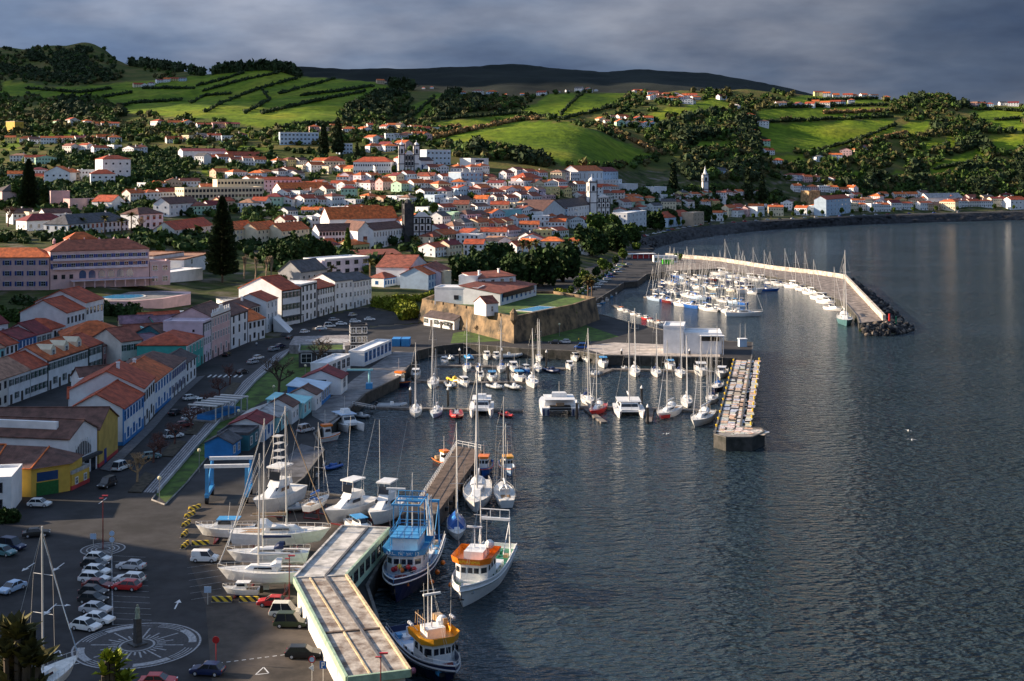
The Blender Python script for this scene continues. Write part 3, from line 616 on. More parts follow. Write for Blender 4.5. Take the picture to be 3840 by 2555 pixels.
row3('tall white house with two stepped red roofs', 423, 437, 10.6, rf='red', rise=4.0, front=(2,5,1.0,1.8,2), st='d', depth=16)
row3('tall white house with wide red roof and cream back wing', 437.5, 452, 11.6, rf='red', rise=4.0, front=(2,5,1.1,1.9), st='d', depth=18)
SH('white house behind with red roof and gable dormer', -168, 402, -163, 414, 9.0, 10, rf='maroon', rise=3.0, front=(2,3,1.0,1.5), left=(1,1,1,1.4))
SH('white house with two red gables at the left edge of the slope', -172, 385, -165, 396, 8.6, 10, rf='red', rise=3.0, front=(2,3,1,1.5))
SH('white garage block with flat roof below the hotel pool', -127, 470, -113, 473, 5.0, 8, roof='flat', rf='white', front=(1,1,4.2,2.6), st='d')
SH('white workshop with sloping roof beside the street', -111, 482, -97, 488, 6.0, 12, roof='mono', rise=1.6, rf='white', front=(1,3,1.6,1.6), st='d')
SH('cream walled house with turquoise terrace behind the pink house', -118, 412, -108, 418, 9.0, 11, roof='flat', wall='cream', rf='aqua', front=(2,2,.8,1.0))
SH('white villa under renovation with grey flat roof behind the street', -112, 500, -97, 508, 7.0, 13, roof='flat', rf='grey', front=(2,4,1.3,1.6), st='d')
# ---- yellow halls at the near corner
ym = house('warehouse', 'long yellow hall with dark brown roof and tall gable on the street', 'warehouse', (-85.2, 264), (-85.6, 278), 7.8, 62, roof='gy', rise=3.2, wall='ochre', rf='brown', ov=.3, band='r')
inst('door', door_mesh(1.6, 3.0, M_SHUTN), ym, (4.5, -.005, 0)); 
yw = house('warehouse', 'white gabled hall front with big arched lattice window and black canopy', 'warehouse', (-87.4, 252.6), (-85.4, 263.4), 8.3, 56, roof='gy', rise=2.6, wall='white', rf='brown')
aw = MB(); n = 12
aw.poly([(2.2+6.4*i/n, -.05, 5.2+1.6*math.sin(math.pi*i/n)) for i in range(n+1)]+[(8.6, -.05, 3.9), (2.2, -.05, 3.9)]); wo_ = aw.build('window', M_GLASS, yw)
for i in range(10): inst('mullion', MB().box(-.05,-.06,0,.05,.05,2.4+ (1.0 if 2 < i < 8 else .2)).mesh('mullion', M_FRW), wo_, (2.4+i*.66, -.06, 3.9))
MB().box(-.2, -1.2, 3.1, 11.2, -.02, 3.6).build('canopy', M_TRIMD, yw)
for i in range(4): inst('door', door_mesh(1.8, 2.9, M_BLACK if i < 2 else M_GLASS), yw, (1.6+i*2.6, -.01, 0))
cs_ = MB().box(0, 0, 0, .8, 48, 1.5).build('clerestory', WALLS['white'], yw, (2.2, 4, 9.6))
yo = thing('warehouse', 'yellow corner building with low hipped brown roof and green doors', 'warehouse', (0, 0, 3)); 
fp = [(-118, 243.5), (-98, 241.2), (-90.3, 240.4), (-84.7, 245), (-84.7, 252.2), (-118, 252.2)]
MB().prism(fp, -.2, 5.3).build('wall', WALLS['yellow'], yo)
rb = MB(); ec = [(-118.5, 243), (-98, 240.6), (-90.1, 239.8), (-84.1, 244.7), (-84.1, 252.2), (-118.5, 252.2)]; rd = [(-118.5, 248, 8.2), (-98, 248, 8.2), (-90, 249, 7.6)]
rb.add([(x, y, 5.32) for x, y in ec]+rd, [(0,1,7,6),(1,2,8,7),(2,3,8),(3,4,8),(4,5,6,7,8)]); rfo = rb.build('roof', ROOFS['brown'], yo)
MB().tube((-98,248,8.3),(-98,240.7,5.45),.16).tube((-90.2,239.9,5.45),(-90,249,7.7),.16).tube((-118,248,8.3),(-98,248,8.3),.16).tube((-98,240.7,5.4),(-90.2,239.9,5.4),.14).build('ridge_tiles', ROOFS['bright'], rfo)
def on_wall(o, name, mesh, a, b, t, z, kid=None):
    a, b = Vector(a), Vector(b); d = b-a; p = a+d*t; n = Vector((d.y, -d.x)).normalized()*.03
    c = inst(name, mesh, o, (p.x+n.x, p.y+n.y, z), math.atan2(d.y, d.x)); return c
M_GREEN = M('door_green', (.01, .12, .03), .5, .2, 3)
on_wall(yo, 'door', door_mesh(4.2, 2.5, M_GREEN), fp[2], fp[3], .42, 0); on_wall(yo, 'window', win_meshes(4.0, 1.7, 'b')[1], fp[2], fp[3], .42, 2.7)
on_wall(yo, 'window', win_meshes(3.4, 1.9, 'b')[0], fp[1], fp[2], .1, 2.3); on_wall(yo, 'window', win_meshes(2.6, 1.9, 'b')[0], fp[0], fp[1], .8, 2.3)
house('annexe', 'low yellow annexe with tiny windows beside the corner building', 'outbuilding', (-84.4, 245.5), (-83.2, 252), 3.0, 3.6, roof='flat', wall='yellow', rf='grey', front=(1,2,.8,1.1), band='r')
house('corner_house', 'white house corner cut by the left edge above the car park', 'house', (-103, 226.5), (-89.6, 229), 6.0, 10, roof='flat', rf='white', front=(2,3,1.3,1.5), st='d')
# ================================================================ hotel, fort, churches and the town
def B(label, cat, u1, v1, u2, v2, hp, depth, **k):
    a = ground(u1, v1); b = ground(u2, v2)
    b = a+(b-a) if (b-a).length < 160 else a+(b-a)*(160/(b-a).length)
    k['rise'] = k.get('rise', 2.2)*1.3; return house(k.pop('name', {'house': 'large_house', 'apartment': 'apartment_block', 'building': 'public_building'}.get(cat, cat)), label, cat, (a.x, a.y), (b.x, b.y), hp*1.12*a.y/F, depth, **k)
# ---- pink hotel
ht = house('hotel', 'long pink hotel with blue shuttered balconies, arches and rust hipped roof', 'hotel', (-192.6, 534), (-157, 554), 15.6, 15, z0=14, roof='hip', rise=4.2, wall='pink', rf='rust', st='n')
for fl, z in ((0, 12.0), (1, 8.4)):
    for i in range(11):
        x = 1.9+i*3.65; f, g, s_ = win_meshes(1.7, 2.1, 'n'); w_ = inst('window', f, ht, (x, -.005, z), 0); inst('pane', g, w_); inst('shutter', s_, w_, (.95, 0, 0)); inst('shutter', s_, w_, (-.95-.8, 0, 0))
    MB().box(1, -1.2, z-.35, 40, -.02, z-.15).box(1, -1.2, z-.15, 40, -1.1, z+.7).build('balcony', WALLS['lilac'], ht)
arch = MB(); arch.poly([(1.4*math.cos(math.pi*i/8), -.04, 2.0+1.4*math.sin(math.pi*i/8)) for i in range(9)]+[(-1.4, -.04, 0), (1.4, -.04, 0)]); am = arch.mesh('arched_window', M_GLASSB)
for i in range(6): inst('arched_window', am, ht, (13+i*3.9, -.01, 4.0))
for i in range(3): f, g, _ = win_meshes(1.2, 1.5, 'd'); w_ = inst('window', f, ht, (2+i*3.2, -.01, 4.2)); inst('pane', g, w_)
MB().box(8, -3.2, 3.0, 44, -.02, 3.3).build('arcade_roof', WALLS['lilac'], ht)
for i in range(9): inst('column', MB().box(-.25, -.25, 0, .25, .25, 3).mesh('column', WALLS['pink']), ht, (9+i*4.2, -2.9, 0))
for i in range(6): inst('chimney', MB().box(-.5,-.5,0,.5,.5,1.4).lathe([(.8,1.4),(.05,2.4)], n=4).mesh('chimney', WALLS['pink']), ht, (3+i*6.2, 9, 18.4))
hw = house('hotel_wing', 'pink hotel wing with orange roof running off the left edge', 'hotel', (-232, 531), (-193, 533.8), 13.2, 15, z0=14, roof='hip', rise=3.6, wall='pink', rf='orange', st='n', front=(3,8,1.7,1.9))
house('hotel_tower', 'square pink stair tower with small orange pyramid roof on the hotel', 'tower', (-189.5, 546), (-179, 552), 20, 8.5, z0=14, roof='hip', rise=2.8, wall='pink', rf='orange', left=(1,1,.8,1.4))
house('hotel_annexe', 'low pink annexe with glazed corner at the right end of the hotel', 'hotel', (-156.8, 554.4), (-149, 558), 9.5, 12, z0=14, roof='flat', wall='pink', rf='pink', front=(2,2,2.0,2.0), st='w')
pt = MB().prism([(-178, 512), (-165, 504), (-150, 504), (-140, 514), (-134, 534), (-136, 542), (-150, 546), (-180, 532)], 0, 12.2); pt.build('x', WALLS['pink']); o = bpy.data.objects['x']; o.name = 'pool_terrace'; tag(o, 'curved pink terrace wall holding up the hotel pool', 'terrace'); MB().poly([(-176.5, 513, 12.23), (-164.5, 505.5, 12.23), (-151, 505.5, 12.23), (-141.5, 515, 12.23), (-136, 533, 12.23), (-150, 544.5, 12.23), (-179, 530.5, 12.23)]).build('paving', M_PAVE, o)
M_POOL = M('pool_water', (.03, .32, .62), .05, .1, .5, spec=.6)
def pool(label, pts, z):
    o = thing('swimming_pool', label, 'pool', (0, 0, 0)); m = MB().prism(pts, z-.6, z+.12); m.build('rim', M('pool_rim', (.62,.60,.56), .7, .1, 1), o)
    c = Vector((sum(p[0] for p in pts)/len(pts), sum(p[1] for p in pts)/len(pts))); q = [(c+(Vector(p)-c)*.90) for p in pts]
    MB().poly([(p.x, p.y, z+.14) for p in q]).build('water', M_POOL, o); return o
pool('blue oval swimming pool on the terrace below the pink hotel', [(-158+9*math.cos(t), 520+10*math.sin(t)) for t in np.linspace(0, 2*math.pi, 22)[:-1]], 12.3)
# ---- mid-town buildings given by their base line in the photograph
B('cream school block with long rows of windows above the town', 'school', 690, 770, 985, 764, 56, 16, name='school', roof='flat', wall='cream', rf='cream', front=(3,22,1.7,1.9), left=(3,4,1.4,1.6), st='d')
B('upper cream school wing with flat roof', 'school', 815, 745, 990, 742, 62, 14, name='school', roof='flat', wall='cream', rf='cream', front=(3,14,1.7,1.9))
B('cream terrace block with orange roof, left of the three', 'apartment', 872, 928, 962, 912, 58, 12, roof='gx', rise=3.2, wall='cream', rf='bright', front=(3,7,1.2,1.5), left=(1,1,.9,1))
B('cream terrace block with orange roof, middle of the three', 'apartment', 965, 928, 1052, 913, 58, 12, roof='gx', rise=3.2, wall='cream', rf='bright', front=(3,6,1.2,1.5))
B('cream terrace block with orange roof, right of the three', 'apartment', 1056, 928, 1160, 912, 55, 12, roof='gx', rise=3.2, wall='cream', rf='orange', front=(3,6,1.2,1.5), chim=2)
B('cream terrace house row with three stepped red roofs beside the tall pine', 'house', 655, 905, 800, 872, 38, 13, roof='gx', rise=3.4, wall='offwhite', rf='red', front=(2,8,1.0,1.3), left=None)
B('white mansion with slate roof and dormers above the pink hotel', 'mansion', 255, 895, 482, 862, 46, 16, name='mansion', roof='hip', rise=4.0, rf='slate', front=(2,14,1.4,2.0), st='d', left=(2,3,1,1.6), chim=2)
B('white villa with two storeys of arcades beside the palms', 'villa', 520, 862, 612, 858, 50, 14, name='villa', roof='hip', rise=3.0, rf='brown', front=(2,4,2.0,2.2), st='d', right=(2,3,1.2,1.8))
B('white house with brown roof behind the arcaded villa', 'house', 635, 815, 745, 800, 44, 12, roof='gx', rise=3.2, rf='brown', front=(2,6,1.1,1.6), left=(2,2,1,1.3), chim=1)
B('white villa with maroon hipped roof left of the slate-roofed mansion', 'villa', 100, 868, 250, 855, 34, 14, roof='hip', rise=3.0, rf='maroon', front=(1,5,1.4,2.0), left=(1,2,1.1,1.6))
B('white low flat building with green doorway beside the pine', 'building', 575, 1010, 690, 1000, 42, 20, roof='flat', rf='tanroof', front=(1,1,3.0,2.6), left=(1,2,1,1))
B('white flat-roofed hall with pale terracotta top', 'building', 690, 1035, 800, 1000, 52, 22, roof='flat', rf='tanroof', front=(2,2,2.2,2.2), left=None)
B('white flat terrace block in front of the pine', 'building', 610, 1062, 760, 1050, 28, 12, roof='flat', rf='white')
B('pink walled enclosure with tall end block up the slope', 'building', 190, 785, 262, 782, 58, 12, roof='flat', wall='pink', rf='pink', left=(1,2,1,1.4))
B('long pink garden wall building up the slope', 'building', 262, 790, 415, 780, 36, 9, roof='flat', wall='pink', rf='pink', front=(1,3,1.2,2.0))
B('pink domed hall at the left edge up the slope', 'building', 8, 770, 100, 765, 46, 18, roof='hip', rise=3.5, wall='pink', rf='dark', front=(1,2,1.4,1.8))
B('white chapel-like house with gable and red roof', 'house', 418, 795, 470, 790, 34, 16, roof='gy', rise=3.2, rf='red', front=(1,1,2.2,2.2))
B('white house with orange roof and dark square windows on the slope', 'house', 165, 692, 262, 692, 40, 13, roof='gy', rise=4.0, rf='bright', front=(2,4,1.6,1.5), left=(1,2,1,1))
B('large white villa with three red roof tiers on the slope', 'villa', 385, 685, 490, 680, 78, 16, name='villa', roof='hip', rise=2.6, rf='red', front=(3,4,1.6,1.5), left=(2,2,1.2,1.4), chim=1)
B('white villa wing with red roof stepping down', 'villa', 340, 700, 432, 698, 42, 13, roof='hip', rise=2.8, rf='red', front=(2,4,1.6,1.4))
B('orange ochre house at the left edge on the upper slope', 'house', 22, 498, 55, 500, 36, 12, roof='flat', wall='yellow', rf='tan', right=(2,2,1,1))
B('white market hall with dark red roof and ribbon windows', 'hall', 685, 600, 850, 592, 30, 18, roof='gx', rise=2.0, rf='maroon', front=(1,8,2.6,1.6), left=(1,1,1.5,1.5))
B('white hall with long red roof beside the market hall', 'hall', 862, 606, 985, 596, 20, 14, roof='gx', rise=3.0, rf='red', front=(1,9,1,1.3))
B('white-blue modern block with stepped flats below the green hills', 'apartment', 1050, 545, 1195, 540, 42, 14, name='apartment_block', roof='flat', wall='paleblue', rf='white', front=(3,10,2.2,1.5), left=(2,2,1.2,1.2))
B('white-blue terrace flats beside the tall dark pines', 'apartment', 1275, 580, 1322, 574, 36, 12, roof='flat', wall='paleblue', rf='white', front=(3,4,1.8,1.4))
B('white lavender barracks with pointed centre gable', 'building', 975, 722, 1130, 716, 42, 13, roof='gx', rise=1.6, wall='lilac', rf='red', front=(3,10,1.1,1.6))
B('long orange-roofed white building below the barracks', 'building', 1055, 735, 1245, 722, 22, 15, roof='gx', rise=4.0, rf='bright', front=(1,8,1.1,1.3), left=(1,2,1,1))
B('long white convent with red roof and two rows of windows below the church', 'convent', 1325, 655, 1465, 648, 42, 16, name='convent', roof='hip', rise=3.6, rf='red', front=(2,16,1.2,1.9), left=(2,4,1.1,1.5))
B('cream convent end house with orange hipped roof', 'convent', 1215, 640, 1295, 632, 32, 14, roof='hip', rise=3.4, wall='cream', rf='red', front=(2,7,1.1,1.6))
B('white house with blue windows right of the twin-towered church', 'house', 1578, 650, 1625, 644, 42, 12, roof='gx', rise=2.4, rf='dark', front=(1,4,1.6,4.0), st='b')
B('grey modern block behind the twin-towered church', 'apartment', 1600, 622, 1690, 618, 52, 12, roof='flat', wall='paleblue', rf='white', front=(3,6,2,1.5))
B('white modern block with dark glazing and red box on top', 'apartment', 1765, 636, 1832, 632, 36, 14, roof='flat', rf='white', front=(2,1,12,2.6), right=(2,2,3,2))
B('white tall terrace block with dark balconies on the right of the centre', 'apartment', 1728, 700, 1810, 690, 46, 13, roof='flat', wall='paleblue', rf='white', front=(3,5,2.2,1.6), left=(1,2,1,1.2))
B('long grey-white college wing with dark roof', 'college', 1197, 936, 1340, 928, 60, 14, name='college', roof='gx', rise=3.2, rf='brown', front=(3,12,1.1,1.8), st='d')
B('orange-roofed college nave behind the white wing', 'college', 1235, 910, 1490, 886, 78, 15, name='college', roof='gx', rise=5.5, rf='bright', front=None)
cg = B('white gabled college end wall with one tall window', 'college', 1341, 940, 1398, 936, 66, 30, name='college', roof='gy', rise=4.0, rf='brown', front=(1,1,2.2,4.5), st='d')
B('long white college front with two rows of tall windows and brown roof', 'college', 1400, 938, 1514, 905, 66, 12, name='college', roof='gx', rise=3.0, rf='brown', front=(2,11,1.2,2.6), st='w')
big = house('town_house', 'large white house with brown roof and blue-framed gable facade', 'house', (-49.6, 619), (-42.8, 648), 8.6, 17, roof='gy', rise=5.0, rf='rust', front=(2,9,1.3,2.4,1), st='b', trim='d')
house('town_house', 'low white house with brown roof left of the large gabled house', 'house', (-61, 612), (-55.5, 622), 4.2, 9, roof='hip', rise=2.4, rf='rust', front=(1,5,.9,1.7), st='b', trim='b', left=(1,1,1.4,1.4))
B('blue-trimmed narrow house right of the large gabled house', 'house', 1606, 1088, 1650, 1072, 50, 14, roof='gx', rise=2.6, rf='orange', wall='paleblue', front=(2,4,1.1,2.0), st='b')
B('lilac house with brown roof behind the blue-trimmed narrow house', 'house', 1652, 1080, 1690, 1060, 52, 15, roof='gx', rise=2.6, rf='rust', wall='lilac', front=(2,4,1.1,1.8))
B('cream windowless tower house beside the dark trees', 'house', 1668, 1080, 1692, 1078, 52, 8, roof='flat', wall='cream', rf='cream')
B('white modern office with lavender wall and four big windows', 'office', 1217, 1040, 1385, 1018, 56, 16, name='office', roof='flat', wall='lilac', rf='white', front=(2,5,2.6,1.9), st='d')
B('grey stone ruin of a house with slate roof', 'house', 1130, 1058, 1226, 1042, 32, 14, roof='gx', rise=4.0, wall='grey', rf='slate', front=(1,5,1,1.2), left=None)
B('brown stone shed with old flat roof behind the palm', 'shed', 1345, 985, 1505, 975, 24, 12, roof='mono', rise=1.6, wall='stone', rf='rust', front=(1,2,1.4,1.6))
B('turquoise walled sports hall with white flat roof', 'hall', 1862, 828, 2032, 818, 34, 22, name='sports_hall', roof='flat', wall='aqua', rf='white')
B('white gabled hall with brown roof in the town centre', 'hall', 2036, 848, 2118, 842, 50, 26, name='hall', roof='gy', rise=6.0, rf='brown', front=None, right=(2,8,1.4,2.2))
B('long white convent wing with dark roof below the domed tower', 'convent', 2108, 826, 2228, 802, 42, 15, name='convent', roof='gx', rise=4.5, rf='dark', front=(2,12,1.2,2.0))
B('pink house with red hipped roof in the upper town', 'house', 1972, 702, 2034, 700, 30, 16, roof='hip', rise=3.5, wall='pink', rf='red', front=(2,6,1.2,1.7), right=(2,4,1.2,1.7))
B('large white school with bright orange roof and tall windows', 'school', 2168, 684, 2262, 682, 38, 16, name='school', roof='gx', rise=4.0, rf='bright', front=(1,6,2.0,5.0), right=(2,3,1.6,1.8))
B('white wing with blue-grey front beside the orange-roofed school', 'school', 2264, 684, 2318, 676, 36, 14, roof='gx', rise=3.4, wall='paleblue', rf='maroon', front=(2,5,1.8,2.0))
B('white flat block with three rows of windows below the school', 'apartment', 2262, 718, 2332, 706, 36, 14, roof='flat', rf='white', front=(3,6,1.6,1.7))
B('white flat-roofed block at the foot of the wooded slope', 'apartment', 2350, 728, 2392, 728, 32, 16, roof='flat', rf='white', right=(3,4,2,1.6))
B('second white flat-roofed block at the foot of the wooded slope', 'apartment', 2453, 734, 2500, 734, 28, 18, roof='flat', rf='white', right=(2,4,2,1.6))
B('pale green house with wide orange hipped roof', 'house', 2358, 790, 2418, 786, 28, 16, roof='hip', rise=3.6, wall='mint', rf='bright', front=(1,4,1.2,1.5))
B('tall white bay-front house with four floors near the sea wall', 'house', 2352, 880, 2424, 866, 70, 13, roof='flat', rf='white', wall='white', front=(4,5,1.2,1.8), left=(4,3,1.1,1.6), st='b')
B('blue-grey house with wide red hipped roof by the bay trees', 'house', 2505, 854, 2600, 840, 32, 16, roof='hip', rise=4.2, wall='paleblue', rf='red', front=(2,8,1.2,1.8))
B('cream house with square front by the bay trees', 'house', 2600, 850, 2640, 842, 44, 12, roof='flat', wall='tan', rf='tan', front=(3,3,1.2,1.6))
B('brown stone tower block above the shore houses', 'tower', 3034, 776, 3075, 776, 52, 16, name='block_tower', roof='flat', wall='goldstone', rf='goldstone')
B('pale blue shore block with white gable end', 'apartment', 3098, 812, 3190, 796, 56, 14, name='apartment_block', roof='gx', rise=3, wall='paleblue', rf='red', front=(4,7,1.6,1.6))
B('long grey shed roof above the right shore houses', 'shed', 3480, 768, 3612, 764, 22, 18, roof='gx', rise=4.5, wall='white', rf='grey', front=(1,8,2,1.4))
B('white boat shed block at the right edge of the shore', 'building', 3790, 788, 3850, 784, 34, 14, roof='gx', rise=2.5, rf='red', front=(2,4,1.6,1.6))
B('white house alone in the dark wood right of the bell tower', 'house', 2680, 662, 2730, 664, 20, 10, roof='gx', rise=2.5, wall='paleblue', rf='slate', front=(2,4,1,1.2))
# ---- churches
def tower(o, x, y, w, h, mat, trim=True, top='dome', belf=True):
    t = MB().box(x, y, -3, x+w, y+w, h).build('bell_tower', WALLS[mat], o)
    tm_ = MB()
    for a in (0, 1):
        for b in (0, 1): tm_.box(x+a*w-.35, y+b*w-.35, 0, x+a*w+.35, y+b*w+.35, h-.02)
    for z in (h*.35, h*.68, h-.6): tm_.box(x-.3, y-.3, z, x+w+.3, y+w+.3, z+.7)
    if trim: tm_.build('stone_trim', M_TRIMD, t)
    bz = h*.72
    for i, (px_, py_, rz) in enumerate(((x+w/2, y-.02, 0), (x+w+.02, y+w/2, math.pi/2), (x-.02, y+w/2, -math.pi/2))):
        a = MB(); r = w*.2; a.poly([(r*math.cos(math.pi*k/8), -.03, h*.12+r*math.sin(math.pi*k/8)) for k in range(9)]+[(-r, -.03, 0), (r, -.03, 0)])
        inst('belfry_opening', a.mesh('belfry_opening', M_GLASS), t, (px_, py_, bz), rz)
    c = (x+w/2, y+w/2, h)
    if top == 'dome': MB().lathe([(w*.42, 0), (w*.46, .8), (w*.36, w*.3), (w*.2, w*.48), (.25, w*.6), (.2, w*.85), (.02, w*1.0)], c, 10).build('dome', WALLS[mat] if mat != 'darkstone' else M_TRIMD, t)
    elif top == 'spire': MB().lathe([(w*.5, 0), (w*.5, .6), (w*.30, w*.45), (.15, w*1.5), (.02, w*1.7)], c, 8).build('spire', WALLS[mat], t)
    for a in (0, 1):
        for b in (0, 1): inst('pinnacle', MB().lathe([(.5, 0), (.4, 1.0), (.05, 2.4)], n=5).mesh('pinnacle', M_TRIMD), t, (x+a*w, y+b*w, h))
    return t
def church(label, u, v, ang, w, hf, towers, nave, mat='white', th=None, tw=None, rf='red', top='dome', naveh=.72):
    g = ground(u, v); o = thing('church', label, 'church', (g.x, g.y, g.z), R(ang)); tw = tw or w*.27; th = th or hf*1.25
    x0 = tw if 'L' in towers else 0; x1 = w-tw if 'R' in towers else w
    MB().add([(x0,0,-4),(x1,0,-4),(x1,0,hf*.85),((x0+x1)/2+1.5,0,hf*1.05),((x0+x1)/2-1.5,0,hf*1.05),(x0,0,hf*.85),(x0,2,-4),(x1,2,-4),(x1,2,hf*.85),((x0+x1)/2+1.5,2,hf*1.05),((x0+x1)/2-1.5,2,hf*1.05),(x0,2,hf*.85)],
      [(0,1,2,3,4,5),(1,7,8,2),(6,0,5,11),(11,10,9,8,7,6),(2,8,9,3),(3,9,10,4),(4,10,11,5)]).build('facade', WALLS[mat if mat != 'darkstone' else 'white'], o)
    t = MB()
    for z in (hf*.33, hf*.62, hf*.84): t.box(x0, -.25, z, x1, -.01, z+.7)
    for k in range(4): xx = x0+(x1-x0)*k/3; t.box(xx-.4, -.3, 0, xx+.4, -.012, hf*.84)
    t.build('stone_trim', M_TRIMD, o)
    for r, z in enumerate((hf*.08, hf*.40, hf*.66)):
        for k in range(3):
            wd, wh_ = (1.6, hf*.2) if r else (1.9, hf*.22); inst('window' if r else 'door', MB().box(-wd/2, -.12, 0, wd/2, .01, wh_*.8).mesh('window', M_GLASS), o, (x0+(x1-x0)*(k+.5)/3, -.02, z if r else 0))
    if 'L' in towers: tower(o, 0, -.1, tw, th, mat, top=top)
    if 'R' in towers: tower(o, w-tw, -.1, tw, th, mat, top=top)
    nh = hf*naveh; inst('nave', wall_mesh('gy', w-1, nave, nh, 4.5, -5, WALLS['white']), o, (.5, 2.1, 0)); inst('roof', roof_mesh('gy', w-1, nave, nh, 4.5, .4, ROOFS[rf]), o, (.5, 2.1, 0))
    return o
church('twin-towered white church with dark stone bands above the town', 1497, 655, 14, 19, 21, 'LR', 34, 'white', th=27, rf='red')
church('dark-towered church with black and white facade beside the college', 1518, 908, 20, 17.5, 18, 'L', 26, 'darkstone', th=24, tw=5.5, rf='orange')
church('white church with domed bell tower and dark roofs in the town centre', 2212, 806, 24, 20, 17, 'L', 30, 'white', th=29, tw=7, rf='brown')
g = ground(2638, 735); o = thing('bell_tower', 'slender white bell tower with pointed spire before the wooded hill', 'tower', (g.x, g.y, g.z-2), R(12)); tower(o, 0, 0, 6.2, 26, 'white', top='spire')
# ---- fort
M_FORT = M('fort_masonry', (.20, .135, .075), .9, .4, .22, bump=.9, bscale=1.0, col2=(.040, .034, .026))
fo = thing('fort', 'old stone fort with battered walls, parapet and corner turret', 'fort', (0, 0, 3))
FP = [(-36, 512), (-17, 486), (0.6, 452), (24, 493), (34, 520), (18, 545), (-30, 545)]
cx, cy = np.mean([p[0] for p in FP]), np.mean([p[1] for p in FP])
bot = [(cx+(x-cx)*1.05, cy+(y-cy)*1.05, -.3) for x, y in FP]; topf = [(x, y, 8.2) for x, y in FP]
MB().loft([bot, topf]).build('rampart', M_FORT, fo)
n = len(FP)
for i in range(n):
    a, b = Vector(FP[i]), Vector(FP[(i+1) % n]); d = b-a; L_ = d.length; k = max(2, int(L_/8)); ang = math.atan2(d.y, d.x)
    for j in range(k):
        x0 = L_*j/k; inst('merlon', MB().box(.01, 0, 0, L_/k-(1.1 if i in (0, 1) else .01), 1.0, 1.0).mesh('merlon', M_FORT), fo, (a.x+d.x*j/k, a.y+d.y*j/k, 8.21), ang)
MB().lathe([(.2, -2.2), (1.3, -.6), (1.3, 1.8), (1.5, 1.9), (.1, 3.6)], (0.6, 451.6, 8.6), 8).build('turret', M_FORT, fo)
sheet('fort_lawn', [Vector((cx+(x-cx)*.93, cy+(y-cy)*.93, 0)) for x, y in FP], MATS['lawn'], z=11.2, lift=.06, world_pts=True)
def fort_h(label, x1, y1, x2, y2, h, d, **k): return house('fort_lodge', label, 'lodge', (x1, y1), (x2, y2), h, d, z0=11.25, **k)
fort_h('big plain white wall block with one small window inside the fort', -30.5, 504, -13.2, 500, 6.0, 10, roof='flat', rf='white', front=(1,1,1.6,1.4), st='d')
fort_h('small white gabled house with quoins on the fort wall', -9.4, 463.5, -5.0, 466.5, 4.2, 8, roof='gx', rise=2.2, rf='rust', front=(1,1,.8,1.8), ov=.2)
lb = fort_h('long white lodge with sloping brown roof and dark loggia inside the fort', -4.6, 496, 10.2, 536, 4.6, 17, roof='mono', rise=2.6, rf='rust', front=(1,8,1.4,2.6), st='b')
MB().box(3, -.6, 2.9, 38, -.05, 4.55).build('loggia', M('dark_wood', (.035, .018, .014), .6, .3, 2), lb)
fort_h('upper white block with flat top behind the plain fort wall', -21.6, 520, -14, 519, 9.0, 12, roof='flat', rf='white')
fort_h('upper brown-roofed block with white chimney inside the fort', -13.5, 520, 1.5, 534, 8.4, 10, roof='mono', rise=1.6, rf='rust', front=(2,4,1.8,2.0), chim=2)
pool('rectangular blue swimming pool inside the stone fort', [(1, 478), (10.5, 494), (17, 490), (7.5, 474)], 11.35)
house('gatehouse', 'low white gatehouse with dark roof and green shutters under the fort', 'house', (-34.6, 502), (-22.0, 487), 3.5, 7, roof='gx', rise=1.8, rf='dark', front=(1,6,1.3,1.7,2), right=(1,1,1.0,2.0), st='g')
# ---- pier warehouses
ww = house('warehouse', 'tall blank white warehouse on the pier, left of two', 'warehouse', (50.4, 426.2), (57.0, 425), 8.6, 12, z0=3, roof='flat', rf='white')
w2 = house('warehouse', 'lower white warehouse on the pier with ribbon window and porch', 'warehouse', (57.3, 425.2), (69.5, 424), 6.4, 12, z0=3, roof='flat', rf='white', front=None)
MB().box(5.6, -.06, 4.3, 11.4, .01, 5.8).build('window', M_GLASS, w2); MB().box(5, -2.4, 6.1, 13, -.02, 6.4).build('porch_roof', WALLS['white'], w2)
for x in (5.2, 12.6): inst('porch_post', MB().box(-.12,-.12,0,.12,.12,6.1).mesh('porch_post', WALLS['white']), w2, (x, -2.2, 0))
